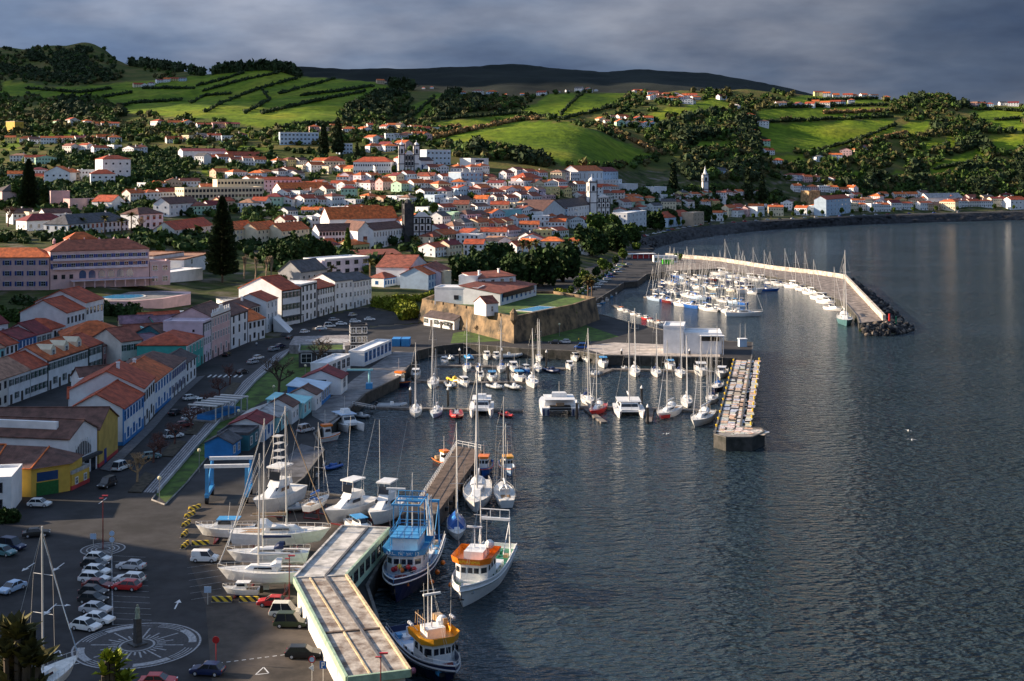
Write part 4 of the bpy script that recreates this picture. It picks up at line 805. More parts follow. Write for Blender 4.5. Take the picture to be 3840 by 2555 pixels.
# ================================================================ rows of small town houses
WC = ['white']*13+['offwhite']*4+['cream']*2+['pink', 'paleblue', 'lilac', 'palyellow', 'mint', 'tan']
RC = ['orange']*5+['bright']*3+['red']*5+['rust']*3+['brown']*2+['maroon', 'tanroof', 'slate']
WNAME = {'white':'white','offwhite':'off-white','cream':'cream','pink':'pink','paleblue':'pale blue','lilac':'lilac','palyellow':'yellow','mint':'pale green','tan':'tan'}
RNAME = {'orange':'orange','bright':'bright orange','red':'red','rust':'rust-red','brown':'brown','maroon':'dark red','tanroof':'tan','slate':'slate'}
ROWS = [  # phrase, polyline in full-view pixels (2357 wide), number of houses, angle, width, height
 ('row beside the twin-towered church', [(742,400),(900,398)], 6, 25, 11, 5.6), ('row right of the twin-towered church', [(975,402),(1120,404)], 6, 20, 11, 6),
 ('row above the convent', [(600,410),(700,414)], 4, 30, 11, 6), ('row below the convent', [(760,422),(1140,424)], 14, 28, 11, 5.6),
 ('row above the orange-roofed barracks', [(655,440),(900,436)], 8, 30, 11, 5.6), ('row above the town gardens', [(910,440),(1215,436)], 11, 24, 11, 5.6),
 ('row left of the town gardens', [(645,462),(800,458)], 5, 32, 11, 5.6), ('row below the town gardens', [(960,460),(1310,452)], 13, 24, 11, 5.8),
 ('row behind the tall pine', [(560,482),(780,476)], 7, 30, 11, 6), ('row behind the dark church', [(990,478),(1270,470)], 10, 26, 11, 5.8),
 ('upper row of the bay quarter', [(1430,470),(1700,462)], 10, 26, 12, 6), ('row beside the dark church', [(975,500),(1230,488)], 9, 26, 11, 6),
 ('middle row of the bay quarter', [(1420,488),(1660,476)], 8, 26, 12, 6), ('row under the dark church', [(1005,520),(1150,512)], 5, 28, 12, 5.8),
 ('row below the turquoise hall', [(1130,538),(1290,528)], 6, 30, 13, 5.6), ('row behind the bay trees', [(1395,505),(1520,496)], 5, 28, 12, 7),
 ('row behind the large gabled house', [(985,566),(1120,556)], 5, 30, 14, 5), ('lower row of the old quarter', [(1125,562),(1300,550)], 6, 30, 13, 5.6),
 ('last row before the dark trees', [(985,592),(1085,584)], 3, 34, 13, 5.4), ('row before the dark trees', [(1180,590),(1310,574)], 5, 34, 12, 6),
 ('front row along the left sea wall', [(1600,510),(1800,492)], 9, 24, 13, 7.6), ('front row along the middle sea wall', [(1815,496),(2090,482)], 11, 15, 14, 7),
 ('front row along the right sea wall', [(2105,484),(2340,474)], 10, 8, 15, 7), ('second row along the right sea wall', [(1890,476),(2330,464)], 16, 10, 14, 5.6),
 ('third row above the right shore', [(1920,462),(2140,456)], 7, 8, 13, 5), ('hillside hamlet above the brown tower', [(1815,440),(1960,446)], 7, 10, 12, 5.5),
 ('upper hamlet above the brown tower', [(1800,418),(1930,424)], 6, 10, 12, 5.5), ('row at the upper left slope', [(110,330),(260,326)], 6, 15, 13, 5),
 ('row on the green terrace at upper left', [(115,288),(265,296)], 7, 10, 13, 5.5), ('row at the left edge', [(0,330),(110,334)], 4, 10, 13, 5.5),
 ('row below the left edge', [(10,372),(100,380)], 3, 10, 14, 5.5), ('row above the market hall', [(330,294),(540,296)], 6, 10, 14, 5.5),
 ('row under the green hills', [(840,302),(1000,304)], 8, 10, 12, 5), ('row under the lit slope', [(700,302),(830,308)], 5, 10, 12, 5),
 ('second row under the green hills', [(830,330),(985,322)], 7, 14, 12, 5.5), ('row left of the twin pines', [(620,388),(735,382)], 4, 20, 11, 5.6),
 ('row above the cream school', [(480,412),(590,414)], 3, 20, 12, 5.5), ('row left of the mansion', [(0,420),(120,424)], 3, 15, 13, 5.5),
 ('upper lane behind the twin-towered church', [(840,352),(915,346)], 4, 18, 12, 5.5), ('lane left of the convent', [(690,398),(740,396)], 3, 22, 11, 5.5),
 ('lane right of the white terrace block', [(1150,412),(1330,416)], 7, 22, 12, 5.6), ('lane below the pink upper house', [(1220,438),(1420,446)], 8, 22, 12, 5.6),
 ('lane above the domed church', [(1330,462),(1420,458)], 4, 24, 12, 5.6), ('lane left of the domed church', [(1190,508),(1330,500)], 5, 26, 12, 5.6),
 ('alley in the old quarter', [(1000,546),(1140,536)], 5, 28, 12, 5.6), ('alley below the gabled hall', [(1180,520),(1390,528)], 7, 28, 12, 5.8),
 ('alley above the dark trees', [(1130,578),(1240,570)], 4, 32, 13, 5.4), ('garden lane behind the college', [(800,474),(960,474)], 5, 28, 12, 5.4),
 ('lane behind the cream terraces', [(650,506),(860,500)], 7, 30, 12, 5.6), ('lane below the bell tower', [(1560,462),(1760,452)], 8, 22, 12, 5.6),
 ('second row behind the left sea wall', [(1660,492),(1830,480)], 7, 20, 13, 6), ('lane along the convent wall', [(560,428),(660,432)], 3, 24, 12, 5.6),
 ('villa lane above the hotel', [(15,516),(120,520)], 3, 22, 14, 6.5), ('villa lane left of the school', [(285,470),(420,462)], 4, 24, 13, 6), ('lane under the cream school', [(430,494),(560,486)], 4, 26, 12, 6),
 ('lane beside the mansion lawn', [(300,440),(430,436)], 4, 18, 13, 6), ('terrace left of the villa tiers', [(60,412),(200,414)], 4, 18, 13, 6), ('lane above the villa tiers', [(130,352),(330,356)], 6, 14, 13, 5.6), ('lane above the old cemetery', [(370,330),(560,324)], 6, 14, 13, 5), ('lane below the market hall', [(430,376),(600,380)], 6, 18, 12, 5.5),
 ('lane between pine and college', [(640,528),(760,520)], 4, 28, 12, 5.5),
 ('yards below the cream terraces', [(655,588),(830,578)], 5, 30, 12, 4), ('cottages right of the tall pine', [(575,566),(650,556)], 3, 28, 11, 4), ('row beside the pink garden wall', [(440,448),(540,440)], 2, 18, 12, 5)]
HROWS = [  # far hillside hamlets: phrase, polyline, n
 ('hilltop village on the right ridge', [(1442,214),(1600,232)], 12), ('lower lane of the hilltop village', [(1490,228),(1590,240)], 7), ('terrace hamlet on the right hill', [(1372,284),(1500,296)], 9),
 ('second lane of the terrace hamlet', [(1400,276),(1490,282)], 5), ('ridge houses above the green slope', [(1780,248),(1960,240)], 9), ('skyline houses on the right ridge', [(1862,222),(2040,227)], 8),
 ('valley cottages on the right hill', [(1862,374),(2010,344)], 5), ('crest houses on the long green hill', [(858,189),(1000,206)], 8), ('crest houses beside the red barn', [(1036,219),(1250,222)], 6),
 ('lane on the left hill', [(300,204),(420,184)], 7), ('skyline houses at far right', [(2222,243),(2350,242)], 7), ('skyline houses above the twin fields', [(1270,214),(1380,210)], 5),
 ('cottages in the dark wood', [(1640,222),(1760,300)], 4), ('cottages above the bell tower', [(1720,300),(1790,390)], 4)]
TOWN_SPOTS = []
def lerp_poly(pl, t):
    xs = np.cumsum([0]+[math.dist(a, b) for a, b in zip(pl, pl[1:])]); t *= xs[-1]
    return float(np.interp(t, xs, [p[0] for p in pl])), float(np.interp(t, xs, [p[1] for p in pl]))
for phrase, pl, n, ang, wid, hh in ROWS:
    rr = random.Random(phrase)
    for i in range(n):
        x, y = lerp_poly(pl, (i+.5)/n); u = x*1.629+rr.uniform(-6, 6); v = y*1.629+rr.uniform(-5, 5); g = ground(u, v)
        a = R(ang+(24 if ang > 18 else 8)+rr.choice([0, 0, 0, 0, -62, 10])+rr.uniform(-7, 7)); w_ = wid*1.12*rr.uniform(.8, 1.25); d_ = rr.uniform(8.5, 12.5); h_ = hh*1.22*rr.uniform(.8, 1.15)
        wc, rc = rr.choice(WC), rr.choice(RC); kind = rr.choice(['gx', 'gx', 'gx', 'gy', 'hip', 'hip', 'gx', 'flat']) if rr.random() < .9 else 'gx'
        rows = 2 if h_ > 4.6 else 1
        lab = f"{WNAME[wc]} {'flat' if kind == 'flat' else RNAME[rc].replace(' ', '-')}-roofed house, {ordw(i)} from left in {phrase}"
        e = (g.x+w_*math.cos(a), g.y+w_*math.sin(a)); TOWN_SPOTS.append((g.x, g.y, w_))
        hk = 'shore_house' if any(q in phrase for q in ('sea wall', 'shore', 'hamlet', 'bay')) else ('slope_house' if any(q in phrase for q in ('slope', 'villa', 'terrace', 'edge', 'hills', 'market', 'cemetery', 'hotel', 'school', 'pine', 'mansion')) else 'town_house')
        house(hk, lab, 'house', (g.x, g.y), e, h_, d_, roof=kind, rise=rr.uniform(1.9, 3.0), wall=wc, rf=rc if kind != 'flat' else wc,
              front=(rows, max(2, int(w_/2.6)), 1.1, 1.4, 1), left=(rows, 2, .9, 1.1), right=(rows, 2, .9, 1.1) if ang < 18 else None, st='w', chim=1 if rr.random() < .4 else 0, group='small houses of the town', ov=.3)
for phrase, pl, n in HROWS:
    rr = random.Random(phrase)
    for i in range(n):
        x, y = lerp_poly(pl, (i+.5)/n); g = ground(x*1.629+rr.uniform(-5, 5), y*1.629+rr.uniform(-3, 5)); a = R(rr.uniform(-25, 40)); w_ = rr.uniform(11, 19)
        wc, rc = rr.choice(WC), rr.choice(RC); lab = f"{WNAME[wc]} {RNAME[rc].replace(' ', '-')}-roofed house, {ordw(i)} from left in {phrase}"
        house('hillside_house', lab, 'house', (g.x, g.y), (g.x+w_*math.cos(a), g.y+w_*math.sin(a)), rr.uniform(4.5, 7), rr.uniform(9, 12), roof=rr.choice(['gx', 'gx', 'hip', 'gy']), rise=rr.uniform(2, 3.2), wall=wc, rf=rc,
              front=(2, 4, 1.3, 1.4), left=(1, 2, 1.2, 1.3), group='small houses on the far hills', ov=.3)
# ================================================================ vegetation
M_BARK = M('bark', (.09, .065, .045), .9, .3, 2); M_BARKP = M('palm_bark', (.16, .10, .06), .9, .3, 3)
def leafmat(n, c, v=.25): 
    m = M(n, c, .75, v, .35, spec=.15, island=.45); return m
LEAF = {k: leafmat('leaf_'+k, c) for k, c in [('dark', (.028,.055,.014)), ('mid', (.050,.088,.016)), ('light', (.095,.145,.022)), ('lime', (.17,.20,.02)), ('pine', (.030,.048,.018)), ('olive', (.085,.080,.028)), ('brown', (.11,.060,.040)), ('tan', (.22,.14,.06)), ('palm', (.085,.085,.022)), ('purple', (.075,.040,.040))]}
def leaf_cloud(blobs, n, size, seed, flat=.0):
    r = np.random.RandomState(seed); B_ = np.array(blobs, float); vol = B_[:, 3]*B_[:, 4]; k = r.choice(len(B_), n, p=vol/vol.sum())
    d = r.normal(size=(n, 3)); d /= np.linalg.norm(d, axis=1)[:, None]; rad = r.uniform(.72, 1.06, n)[:, None]
    c = B_[k, :3]+d*rad*np.stack([B_[k, 3], B_[k, 3], B_[k, 4]], -1)
    a = r.normal(size=(n, 3))*[1, 1, 1-flat]; a /= np.linalg.norm(a, axis=1)[:, None]; b = np.cross(a, r.normal(size=(n, 3))); b /= np.linalg.norm(b, axis=1)[:, None]
    s = (size*r.uniform(.6, 1.3, n))[:, None]; a *= s; b *= s*.7
    V = np.stack([c-a-b*.3, c+a*.2-b, c+a+b*.3, c-a*.2+b], 1).reshape(-1, 3)
    return V, np.arange(4*n).reshape(-1, 4)
def core(blobs, f=.80, seg=7):
    m = MB()
    for x, y, z, a, b in blobs: m.ball((x, y, z), a*f, seg, b/a)
    return m
_tm = {}
def crown_mesh(key, blobs, n, size, mat, seed=1, flat=0):
    if key in _tm: return _tm[key]
    V, Q = leaf_cloud(blobs, n, size, seed, flat); c = core(blobs); m = bpy.data.meshes.new('crown')
    vs = V.tolist()+[tuple(p) for p in c.v]; o = len(V); m.from_pydata(vs, [], Q.tolist()+[tuple(i+o for i in f) for f in c.f]); m.materials.append(mat); m.update(); _tm[key] = m; return m
def trunk_mesh(key, h, r, limbs=5, spread=.35, top=.6, mat=None):
    if key in _tm: return _tm[key]
    b = MB(); b.tube((0,0,-.5), (0.03*h,0,h*.45), r, r*.7, 7); rr = random.Random(key)
    for i in range(limbs):
        t = 2*math.pi*i/limbs+rr.uniform(-.4, .4); b.tube((0.03*h,0,h*(.35+.1*rr.random())), (spread*h*math.cos(t), spread*h*math.sin(t), h*(top+.2*rr.random())), r*.5, r*.15, 5)
    _tm[key] = b.mesh('trunk', mat or M_BARK); return _tm[key]
rb_ = random.Random(5)
def blobset(n, w, h, z, seed):
    r = random.Random(seed); out = [(0, 0, z, w*.55, h*.55)]
    for i in range(n):
        t = r.uniform(0, 6.28); q = r.uniform(.25, .62)*w; out.append((q*math.cos(t), q*math.sin(t), z+r.uniform(-.28, .34)*h, w*r.uniform(.22, .38), h*r.uniform(.24, .40)))
    return out
def tree(label, p, kind='round', s=1., rz=None, leaf='dark', group=None):
    "unit trees are about 10 m high; s scales"
    o = thing({'round':'broadleaf_tree','tall':'broadleaf_tree','bush':'shrub','small':'street_tree','cone':'conifer_tree'}[kind], label, 'tree' if kind != 'bush' else 'shrub', tuple(p), rz if rz is not None else random.uniform(0, 6), group, s)
    v = random.randint(0, 2); key = f'{kind}{v}{leaf}'
    if kind == 'round': inst('trunk', trunk_mesh('tr'+key, 8, .45), o); inst('crown', crown_mesh(key, blobset(13, 5.6, 6.2, 5.6, v+10), 1900, .55, LEAF[leaf], v), o)
    elif kind == 'tall': inst('trunk', trunk_mesh('tr'+key, 9, .35), o); inst('crown', crown_mesh(key, blobset(11, 3.6, 8, 6.2, v+20), 1500, .5, LEAF[leaf], v), o)
    elif kind == 'small': inst('trunk', trunk_mesh('tr'+key, 6, .25), o); inst('crown', crown_mesh(key, blobset(7, 3.4, 4.6, 6.0, v+30), 700, .6, LEAF[leaf], v), o)
    elif kind == 'bush': inst('stem', trunk_mesh('tr'+key, 2.4, .15), o); inst('crown', crown_mesh(key, blobset(8, 2.6, 2.6, 1.5, v+40), 700, .38, LEAF[leaf], v), o)
    elif kind == 'cone':
        bl = [(0, 0, 2.2+i*1.25, 1.75*(1-i/8.2), 1.2) for i in range(7)]; inst('trunk', trunk_mesh('tr'+key, 9.5, .25, 0), o); inst('crown', crown_mesh(key, bl, 1500, .5, LEAF[leaf], v), o)
    return o
def norfolk_pine(label, p, h):
    o = thing('norfolk_pine', label, 'tree', tuple(p)); MB().tube((0,0,-1), (0,0,h), .55, .08, 8).build('trunk', M_BARK, o)
    r = np.random.RandomState(4); Vs = []; z = h*.10
    while z < h*.985:
        L_ = (h*.235)*(1-(z/h))**.75*(1.0 if z > h*.2 else .85)+.5; k = 6
        for i in range(k):
            t = 2*math.pi*(i+r.uniform(-.25, .25))/k+z; n = int(70+L_*22)
            q = r.uniform(.08, 1, n)**.8*L_*r.uniform(.8, 1.05); lat = r.normal(0, .26, n)*(.6+q*.30); dz = .10*q+.016*q*q+r.normal(0, .34, n)-.18*(q > L_*.6)*0
            x = q*math.cos(t)-lat*math.sin(t); y = q*math.sin(t)+lat*math.cos(t); c = np.stack([x, y, z+dz], -1)
            a = np.stack([np.full(n, math.cos(t)), np.full(n, math.sin(t)), np.full(n, .3)], -1)*r.uniform(.35, .8, n)[:, None]; b = r.normal(size=(n, 3))*.26
            Vs.append(np.stack([c-a, c-b, c+a, c+b], 1).reshape(-1, 3))
        z += (h*.030+.22*(1-z/h))*r.uniform(.75, 1.25)
    V = np.concatenate(Vs); inst('foliage', np_mesh('foliage', V, np.arange(len(V)).reshape(-1, 4), LEAF['pine'], smooth=False), o); return o
_pm = {}
def palm(label, p, h=9, cr=3.6, nf=30, thick=.38, skirt=False, leaf='palm', group=None):
    o = thing('palm_tree', label, 'palm', tuple(p), random.uniform(0, 6), group); k = ('t', h, thick)
    if k not in _pm: _pm[k] = MB().tube((0,0,-.5), (.2,0,h*.5), thick*1.15, thick*.9, 8).tube((.2,0,h*.5), (.1,0,h), thick*.9, thick, 8).mesh('trunk', M_BARKP)
    inst('trunk', _pm[k], o); k = ('f', cr, nf, leaf, skirt)
    if k not in _pm:
        r = random.Random(3); b = MB()
        for i in range(nf):
            t = i*2.399; el = r.uniform(-.3, 1.25); L_ = cr*r.uniform(.8, 1.1); pts = []
            for j in range(6):
                q = j/5*L_; pts.append((q*math.cos(el)*math.cos(t), q*math.cos(el)*math.sin(t), q*math.sin(el)-.085*q*q*(4/cr)))
            for j in range(5):
                a, c = Vector(pts[j]), Vector(pts[j+1]); sd_ = Vector((-math.sin(t), math.cos(t), 0)); w0 = .42*math.sin(math.pi*(j+.35)/6); w1 = .42*math.sin(math.pi*(j+1.1)/6.2)
                for sg in (-1, 1): b.poly([a, c, c+sd_*sg*w1+Vector((0,0,-.22)), a+sd_*sg*w0+Vector((0,0,-.22))])
        _pm[k] = b.mesh('fronds', LEAF[leaf])
    inst('crown', _pm[k], o, (.1, 0, h))
    if skirt:
        if 'sk' not in _pm: V, Q = leaf_cloud([(0,0,-1.2,.9,1.5)], 260, .5, 3); _pm['sk'] = np_mesh('dead_fronds', V, Q, LEAF['tan'], smooth=False)
        inst('dead_fronds', _pm['sk'], o, (.1, 0, h))
    return o
def bare_tree(label, p, h=6, spread=1., seed=1, mat=None, name='bare_tree', upright=.5):
    o = thing(name, label, 'tree', tuple(p)); r = random.Random(seed); tk = MB(); br = MB()
    def grow(a, d, L_, rad, lv):
        b_ = a+d*L_; (tk if lv < 1 else br).tube(a, b_, rad, rad*.7, 6 if lv < 2 else 3, cap=False)
        if lv >= 4: return
        for i in range(4 if lv else 5):
            nd = (d*upright+Vector((r.uniform(-1, 1)*spread, r.uniform(-1, 1)*spread, r.uniform(0.0, .7)))).normalized(); grow(b_, nd, L_*r.uniform(.55, .8), rad*.6, lv+1)
    grow(Vector((0,0,-.2)), Vector((.05,0,1)), h*.3, h*.035, 0); tk.build('trunk', mat or M_BARK, o); br.build('branches', mat or M_BARK, o); return o
G = lambda u, v, z=3.0: ground(u, v, z)
def gx(x, y): return G(x*1.629, y*1.629)
M_PALEBARK = M('pale_bark', (.30, .22, .15), .9, .3, 2); M_REDBARK = M('red_twigs', (.13, .06, .05), .9, .3, 2)
norfolk_pine('tall dark norfolk pine towering beside the pink hotel', G(834, 1060), 41)
norfolk_pine('dark norfolk pine rising at the left edge behind the pink wall', G(108, 800), 36)
for lab, x, y, kind, s, lf in [
 ('dark spreading tree in front of the pink wall at left', 90, 478, 'round', 1.6, 'dark'), ('second dark tree beside the left pine', 55, 470, 'round', 1.3, 'mid'),
 ('green round tree below the white villa', 350, 452, 'round', 1.0, 'mid'), ('dark bush tree right of the pink wall', 395, 462, 'round', .9, 'dark'),
 ('left dark dome tree of the grove behind the street', 672, 618, 'round', 1.35, 'dark'), ('middle dark dome tree of the grove behind the street', 706, 614, 'round', 1.5, 'dark'), ('right dark dome tree of the grove behind the street', 738, 612, 'round', 1.3, 'dark'),
 ('dark tree at the left end of the grove behind the street', 640, 612, 'round', 1.2, 'dark'),
 ('dark round tree at the left of the fort grove', 1070, 650, 'round', 1.15, 'dark'), ('dark round tree in the fort grove beside the lodge', 1110, 645, 'round', 1.35, 'dark'), ('dark round tree at the back of the fort grove', 1150, 628, 'round', 1.4, 'dark'), ('dark round tree at the right of the fort grove', 1180, 648, 'round', 1.3, 'dark'),
 ('big dark tree between fort and marina road, left one', 1245, 660, 'round', 1.8, 'dark'), ('big dark tree between fort and marina road, right one', 1295, 648, 'round', 1.8, 'dark'),
 ('light green tree by the bay gardens', 1335, 580, 'round', 1.1, 'light'), ('dark tree in the bay gardens, left of the tall group', 1362, 590, 'round', 1.7, 'dark'), ('dark tree in the bay gardens, tallest of the group', 1395, 565, 'round', 2.0, 'mid'), ('dark tree in the bay gardens, nearest the sea wall', 1420, 580, 'round', 1.7, 'dark'),
 ('dark tree beyond the bay gardens', 1452, 560, 'round', 1.3, 'mid'), ('dark tree by the sea wall houses, left', 1510, 530, 'round', 1.5, 'dark'), ('dark tree by the sea wall houses, middle', 1545, 520, 'round', 1.4, 'dark'), ('dark tree by the sea wall houses, right', 1620, 512, 'round', 1.5, 'dark'), ('dark tree at the end of the sea wall houses', 1650, 505, 'round', 1.2, 'mid'),
 ('green conical tree in front of the college', 800, 590, 'cone', 1.5, 'light'), ('small round tree before the cream terrace', 1000, 505, 'small', 1.4, 'mid'),
 ('tall dark pine left of the twin pair', 745, 362, 'cone', 3.2, 'pine'), ('tall dark pine right of the twin pair', 778, 358, 'cone', 3.6, 'pine'), ('slim dark pine below the twin pair', 822, 372, 'cone', 1.8, 'pine'),
 ('tall dark pine in front of the right wooded hill', 1722, 462, 'cone', 3.6, 'pine'), ('second tall dark pine before the right wooded hill', 1755, 465, 'cone', 3.0, 'pine'), ('tall dark pine before the wooded hill left of the bell tower', 1550, 440, 'cone', 3.0, 'pine'),
 ('lime green shrub on the hedge bank', 930, 735, 'bush', 2.0, 'lime'), ('green palm-like shrub beside the office', 805, 622, 'bush', 1.8, 'light'),
 ('yellow-green shrub inside the fort', 1290, 690, 'bush', 1.8, 'lime'), ('shrub beside the marina parking', 1560, 600, 'bush', 1.6, 'light'), ('round shrub on the bay road', 1465, 575, 'bush', 1.8, 'light')]:
    p = gx(x, y); tree(lab, p-Vector((0, 0, 2.2*s if kind == 'round' else 0)), kind, s*(1.5 if kind == 'round' else 1), leaf=lf)
for i in range(9): t = i/8; q = P(2150+190*t, 1120-128*t); tree(f'small tree in the marina road garden, {ordw(i)} from the fort', (q.x-1, q.y, GZ(q.x, q.y)), 'small', .7+.25*(i % 3), leaf=['mid', 'dark', 'light'][i % 3], group='marina road trees')
for i in range(46):   # promenade trees along the bay
    t = i/45*7.0; k = min(int(t), 7); q = prom_in[k].lerp(prom_in[k+1], t-k); 
    if i % 5 == 3: continue
    tree(f'small green promenade tree along the sea wall, {ordw(i)} from the left' if i < 30 else f'small far promenade tree at the right shore, {ordw(i-30)} from the left', q+Vector((random.uniform(-2, 2), random.uniform(2, 8), .3)), 'small', random.uniform(.75, 1.1), leaf=random.choice(['mid', 'light']), group='promenade trees')
for lab, u, v, h in [('stout palm with wide crown beside the white office', 1387, 1052, 9), ('dark palm left of the white office', 1245, 1042, 5), ('low dark palm below the stout palm', 1350, 1062, 4), ('dark palm beside the dark church', 1560, 935, 6),
  ('palm at the left of the mansion lawn', 393, 880, 9), ('palm in the middle of the mansion lawn', 455, 882, 8), ('palm at the right of the mansion lawn', 492, 872, 10), ('slim palm before the white mansion', 305, 882, 8)]:
    palm(lab, G(u, v), h, 4.0 if h > 6 else 3.2)
for i, (u, v) in enumerate([(1960, 1010), (1985, 1015), (2012, 1008)]): palm(f'tall palm before the orange roofs, {ordw(i)} of three from the left', G(u, v), 15, 3.8, skirt=True)
palm('tall shaggy palm at the marina corner, left of two', P(2206, 1178), 15, 3.2, 34, .32, True); palm('tall shaggy palm at the marina corner, right of two', P(2220, 1172), 14, 3.2, 34, .32, True); palm('palm at the edge of the bay gardens', G(2160, 985), 12, 3.6, skirt=True)
palm('short green palm on the fort lawn', P(2145, 1228), 6, 2.6, 30, .2, False, 'light')
bare_tree('big gnarled bare tree on the grass bank', P(1045, 1482), 13, 1.1, 2); bare_tree('gnarled bare tree beside the grass-roofed building', P(1192, 1380), 12, 1.1, 5)
for i, (u, v) in enumerate([(915, 1046), (958, 1046), (997, 1050), (1015, 1052)]): bare_tree(f'pale bare poplar behind the street, {ordw(i)} from the left', G(u, v), 13, .28, 20+i, M_PALEBARK, upright=1.2)
bare_tree('pale bare tree below the arcaded villa', G(520, 880), 13, .7, 31, M_PALEBARK); bare_tree('wide bare tree at the left edge of the slope', G(30, 850), 16, .8, 33, M_REDBARK)
for i, (u, v) in enumerate([(862, 1442), (822, 1492), (790, 1540), (715, 1610), (655, 1668), (600, 1710), (575, 1735)]): bare_tree(f'small leafless reddish tree in the parking strip, {ordw(i)} from the far end', P(u, v), 7.5, 1.2, 50+i, M_REDBARK)
bare_tree('straw-coloured leafless round shrub beside the bus stop', P(514, 1812), 7.5, .9, 61, M('straw_twigs', (.36, .24, .13), .9, .2, 2))
for i, (u, v) in enumerate([(1655, 1235), (1690, 1240), (1640, 1195), (1790, 1252)]): bare_tree(f'small bare tree before the gatehouse, {ordw(i)} from the left' if i < 3 else 'small bare tree below the fort corner', P(u, v), 4.5, 1.0, 70+i)
def leafwall(name, label, pts, h, w, n, mat, cat='hedge', z0=3.0, size=.5):
    blobs = []
    for (a, b) in zip(pts, pts[1:]):
        L_ = math.dist(a, b); k = max(2, int(L_/(w*.9)))
        for i in range(k): t = (i+.5)/k; x, y = a[0]+(b[0]-a[0])*t, a[1]+(b[1]-a[1])*t; blobs.append((x, y, z0+h*.5+random.uniform(-.1, .1)*h, w*.75, h*.55))
    V, Q = leaf_cloud(blobs, n, size, len(label)); c = core(blobs, .86); o_ = len(V)
    m = bpy.data.meshes.new(name); m.from_pydata(V.tolist()+[tuple(p) for p in c.v], [], Q.tolist()+[tuple(i+o_ for i in f) for f in c.f]); m.materials.append(mat); m.update()
    o = inst(name, m); tag(o, label, cat); return o
def wp(px, z=3): return [tuple(P(u, v, z)[:2]) for u, v in px]
leafwall('hedge', 'tall lime green ivy hedge along the fort road', wp([(1398, 1168), (1440, 1172), (1490, 1182), (1560, 1200)]), 6.5, 2.4, 5200, LEAF['lime'])
leafwall('hedge', 'clipped yellow-green hedge in front of the white fort wall', wp([(1470, 1130), (1580, 1126), (1640, 1112), (1690, 1092)], 6), 3.2, 1.6, 2600, LEAF['lime'], z0=5.5)
leafwall('hedge', 'low dark hedge along the marina road', wp([(2140, 1130), (2230, 1060), (2300, 1010)]), 1.6, 1.4, 1500, LEAF['dark'])
leafwall('hedge', 'dark creeper on the bank under the hotel terrace', [(-196, 505), (-178, 490), (-160, 480), (-140, 482)], 9, 5, 3600, LEAF['dark'], z0=5, size=.7)
leafwall('hedge', 'dark scrub bank at the left edge below the hotel', [(-205, 480), (-190, 470), (-172, 462)], 9, 6, 2600, LEAF['mid'], z0=5, size=.7)
leafwall('hedge', 'low planter hedge at the left edge of the car park', wp([(0, 1960), (60, 1958)]), 2.2, 1.6, 900, LEAF['dark'])
# ---- woods, scrub and field hedges: too many to count, one mass each
def scatter(name, pix, smin, smax, mat, seed, leaves=14, squash=.8):
    r = np.random.RandomState(seed); ico = MB().ball((0,0,0), 1, 6, 1); iv = np.array(ico.v); Vs = []; Fs = []; o = 0
    for u, v in pix:
        g = ground(u, v, -5)
        if g.z < 3.5 or g.y > 5000: continue
        s = r.uniform(smin, smax); c = np.array([g.x, g.y, g.z+s*.45]); V = iv*r.uniform(.75, 1.1, iv.shape)*[s*.62, s*.62, s*.62*squash*r.uniform(.8, 1.4)]+c
        Vs.append(V); Fs += [tuple(i+o for i in f) for f in ico.f]; o += len(V)
        d = r.normal(size=(leaves, 3)); d /= np.linalg.norm(d, axis=1)[:, None]; d[:, 2] = np.abs(d[:, 2])*1.0-.1; p = c+d*s*.68*[1, 1, squash*1.1]; a = r.normal(size=(leaves, 3))*s*.17; b = r.normal(size=(leaves, 3))*s*.17
        Vs.append(np.stack([p-a, p-b, p+a, p+b], 1).reshape(-1, 3)); Fs += [tuple(range(o+4*i, o+4*i+4)) for i in range(leaves)]; o += 4*leaves
    m = bpy.data.meshes.new(name); m.from_pydata(np.concatenate(Vs).tolist(), [], Fs); m.materials.append(mat); m.update(); return inst(name, m, kind='stuff')
def in_any(u, v, polys): 
    return any(bool(inside(np.array([u]), np.array([v]), p)[0]) for p in polys)
def poly_pts(poly, n, seed):
    r = np.random.RandomState(seed); q = np.array(S(poly)); lo, hi = q.min(0), q.max(0); pts = r.uniform(lo, hi, (n*4, 2)); ok = inside(pts[:, 0], pts[:, 1], q); return pts[ok][:n]
r = np.random.RandomState(11)
cand = np.stack([r.uniform(-80, 3920, 16000), r.uniform(180, 760, 16000)], -1)
nz = fbm(cand[:, 0]/70, cand[:, 1]/32, 4, 77); notp = ~np.any([inside(cand[:, 0], cand[:, 1], p) for p in PAST], axis=0)
vtown = np.interp(cand[:, 0], [0, 700, 1000, 1600, 1700, 2000, 2400, 2600, 2900, 3100, 3840], [560, 520, 470, 540, 590, 620, 640, 660, 670, 700, 735])
sel = cand[notp & (nz > .44) & (cand[:, 1] < vtown)]
def sk(u): return np.interp(u, [c[0] for c in CREST], [c[1] for c in CREST])
sel = sel[sel[:, 1] > sk(sel[:, 0])+4]
scatter('hill_scrub', sel[::3][:2600], 3, 9, LEAF['mid'], 1); scatter('hill_thicket', sel[1::3][:2400], 3, 9, LEAF['olive'], 2); scatter('hill_bushes', sel[2::3][:1800], 3, 8, LEAF['dark'], 22)
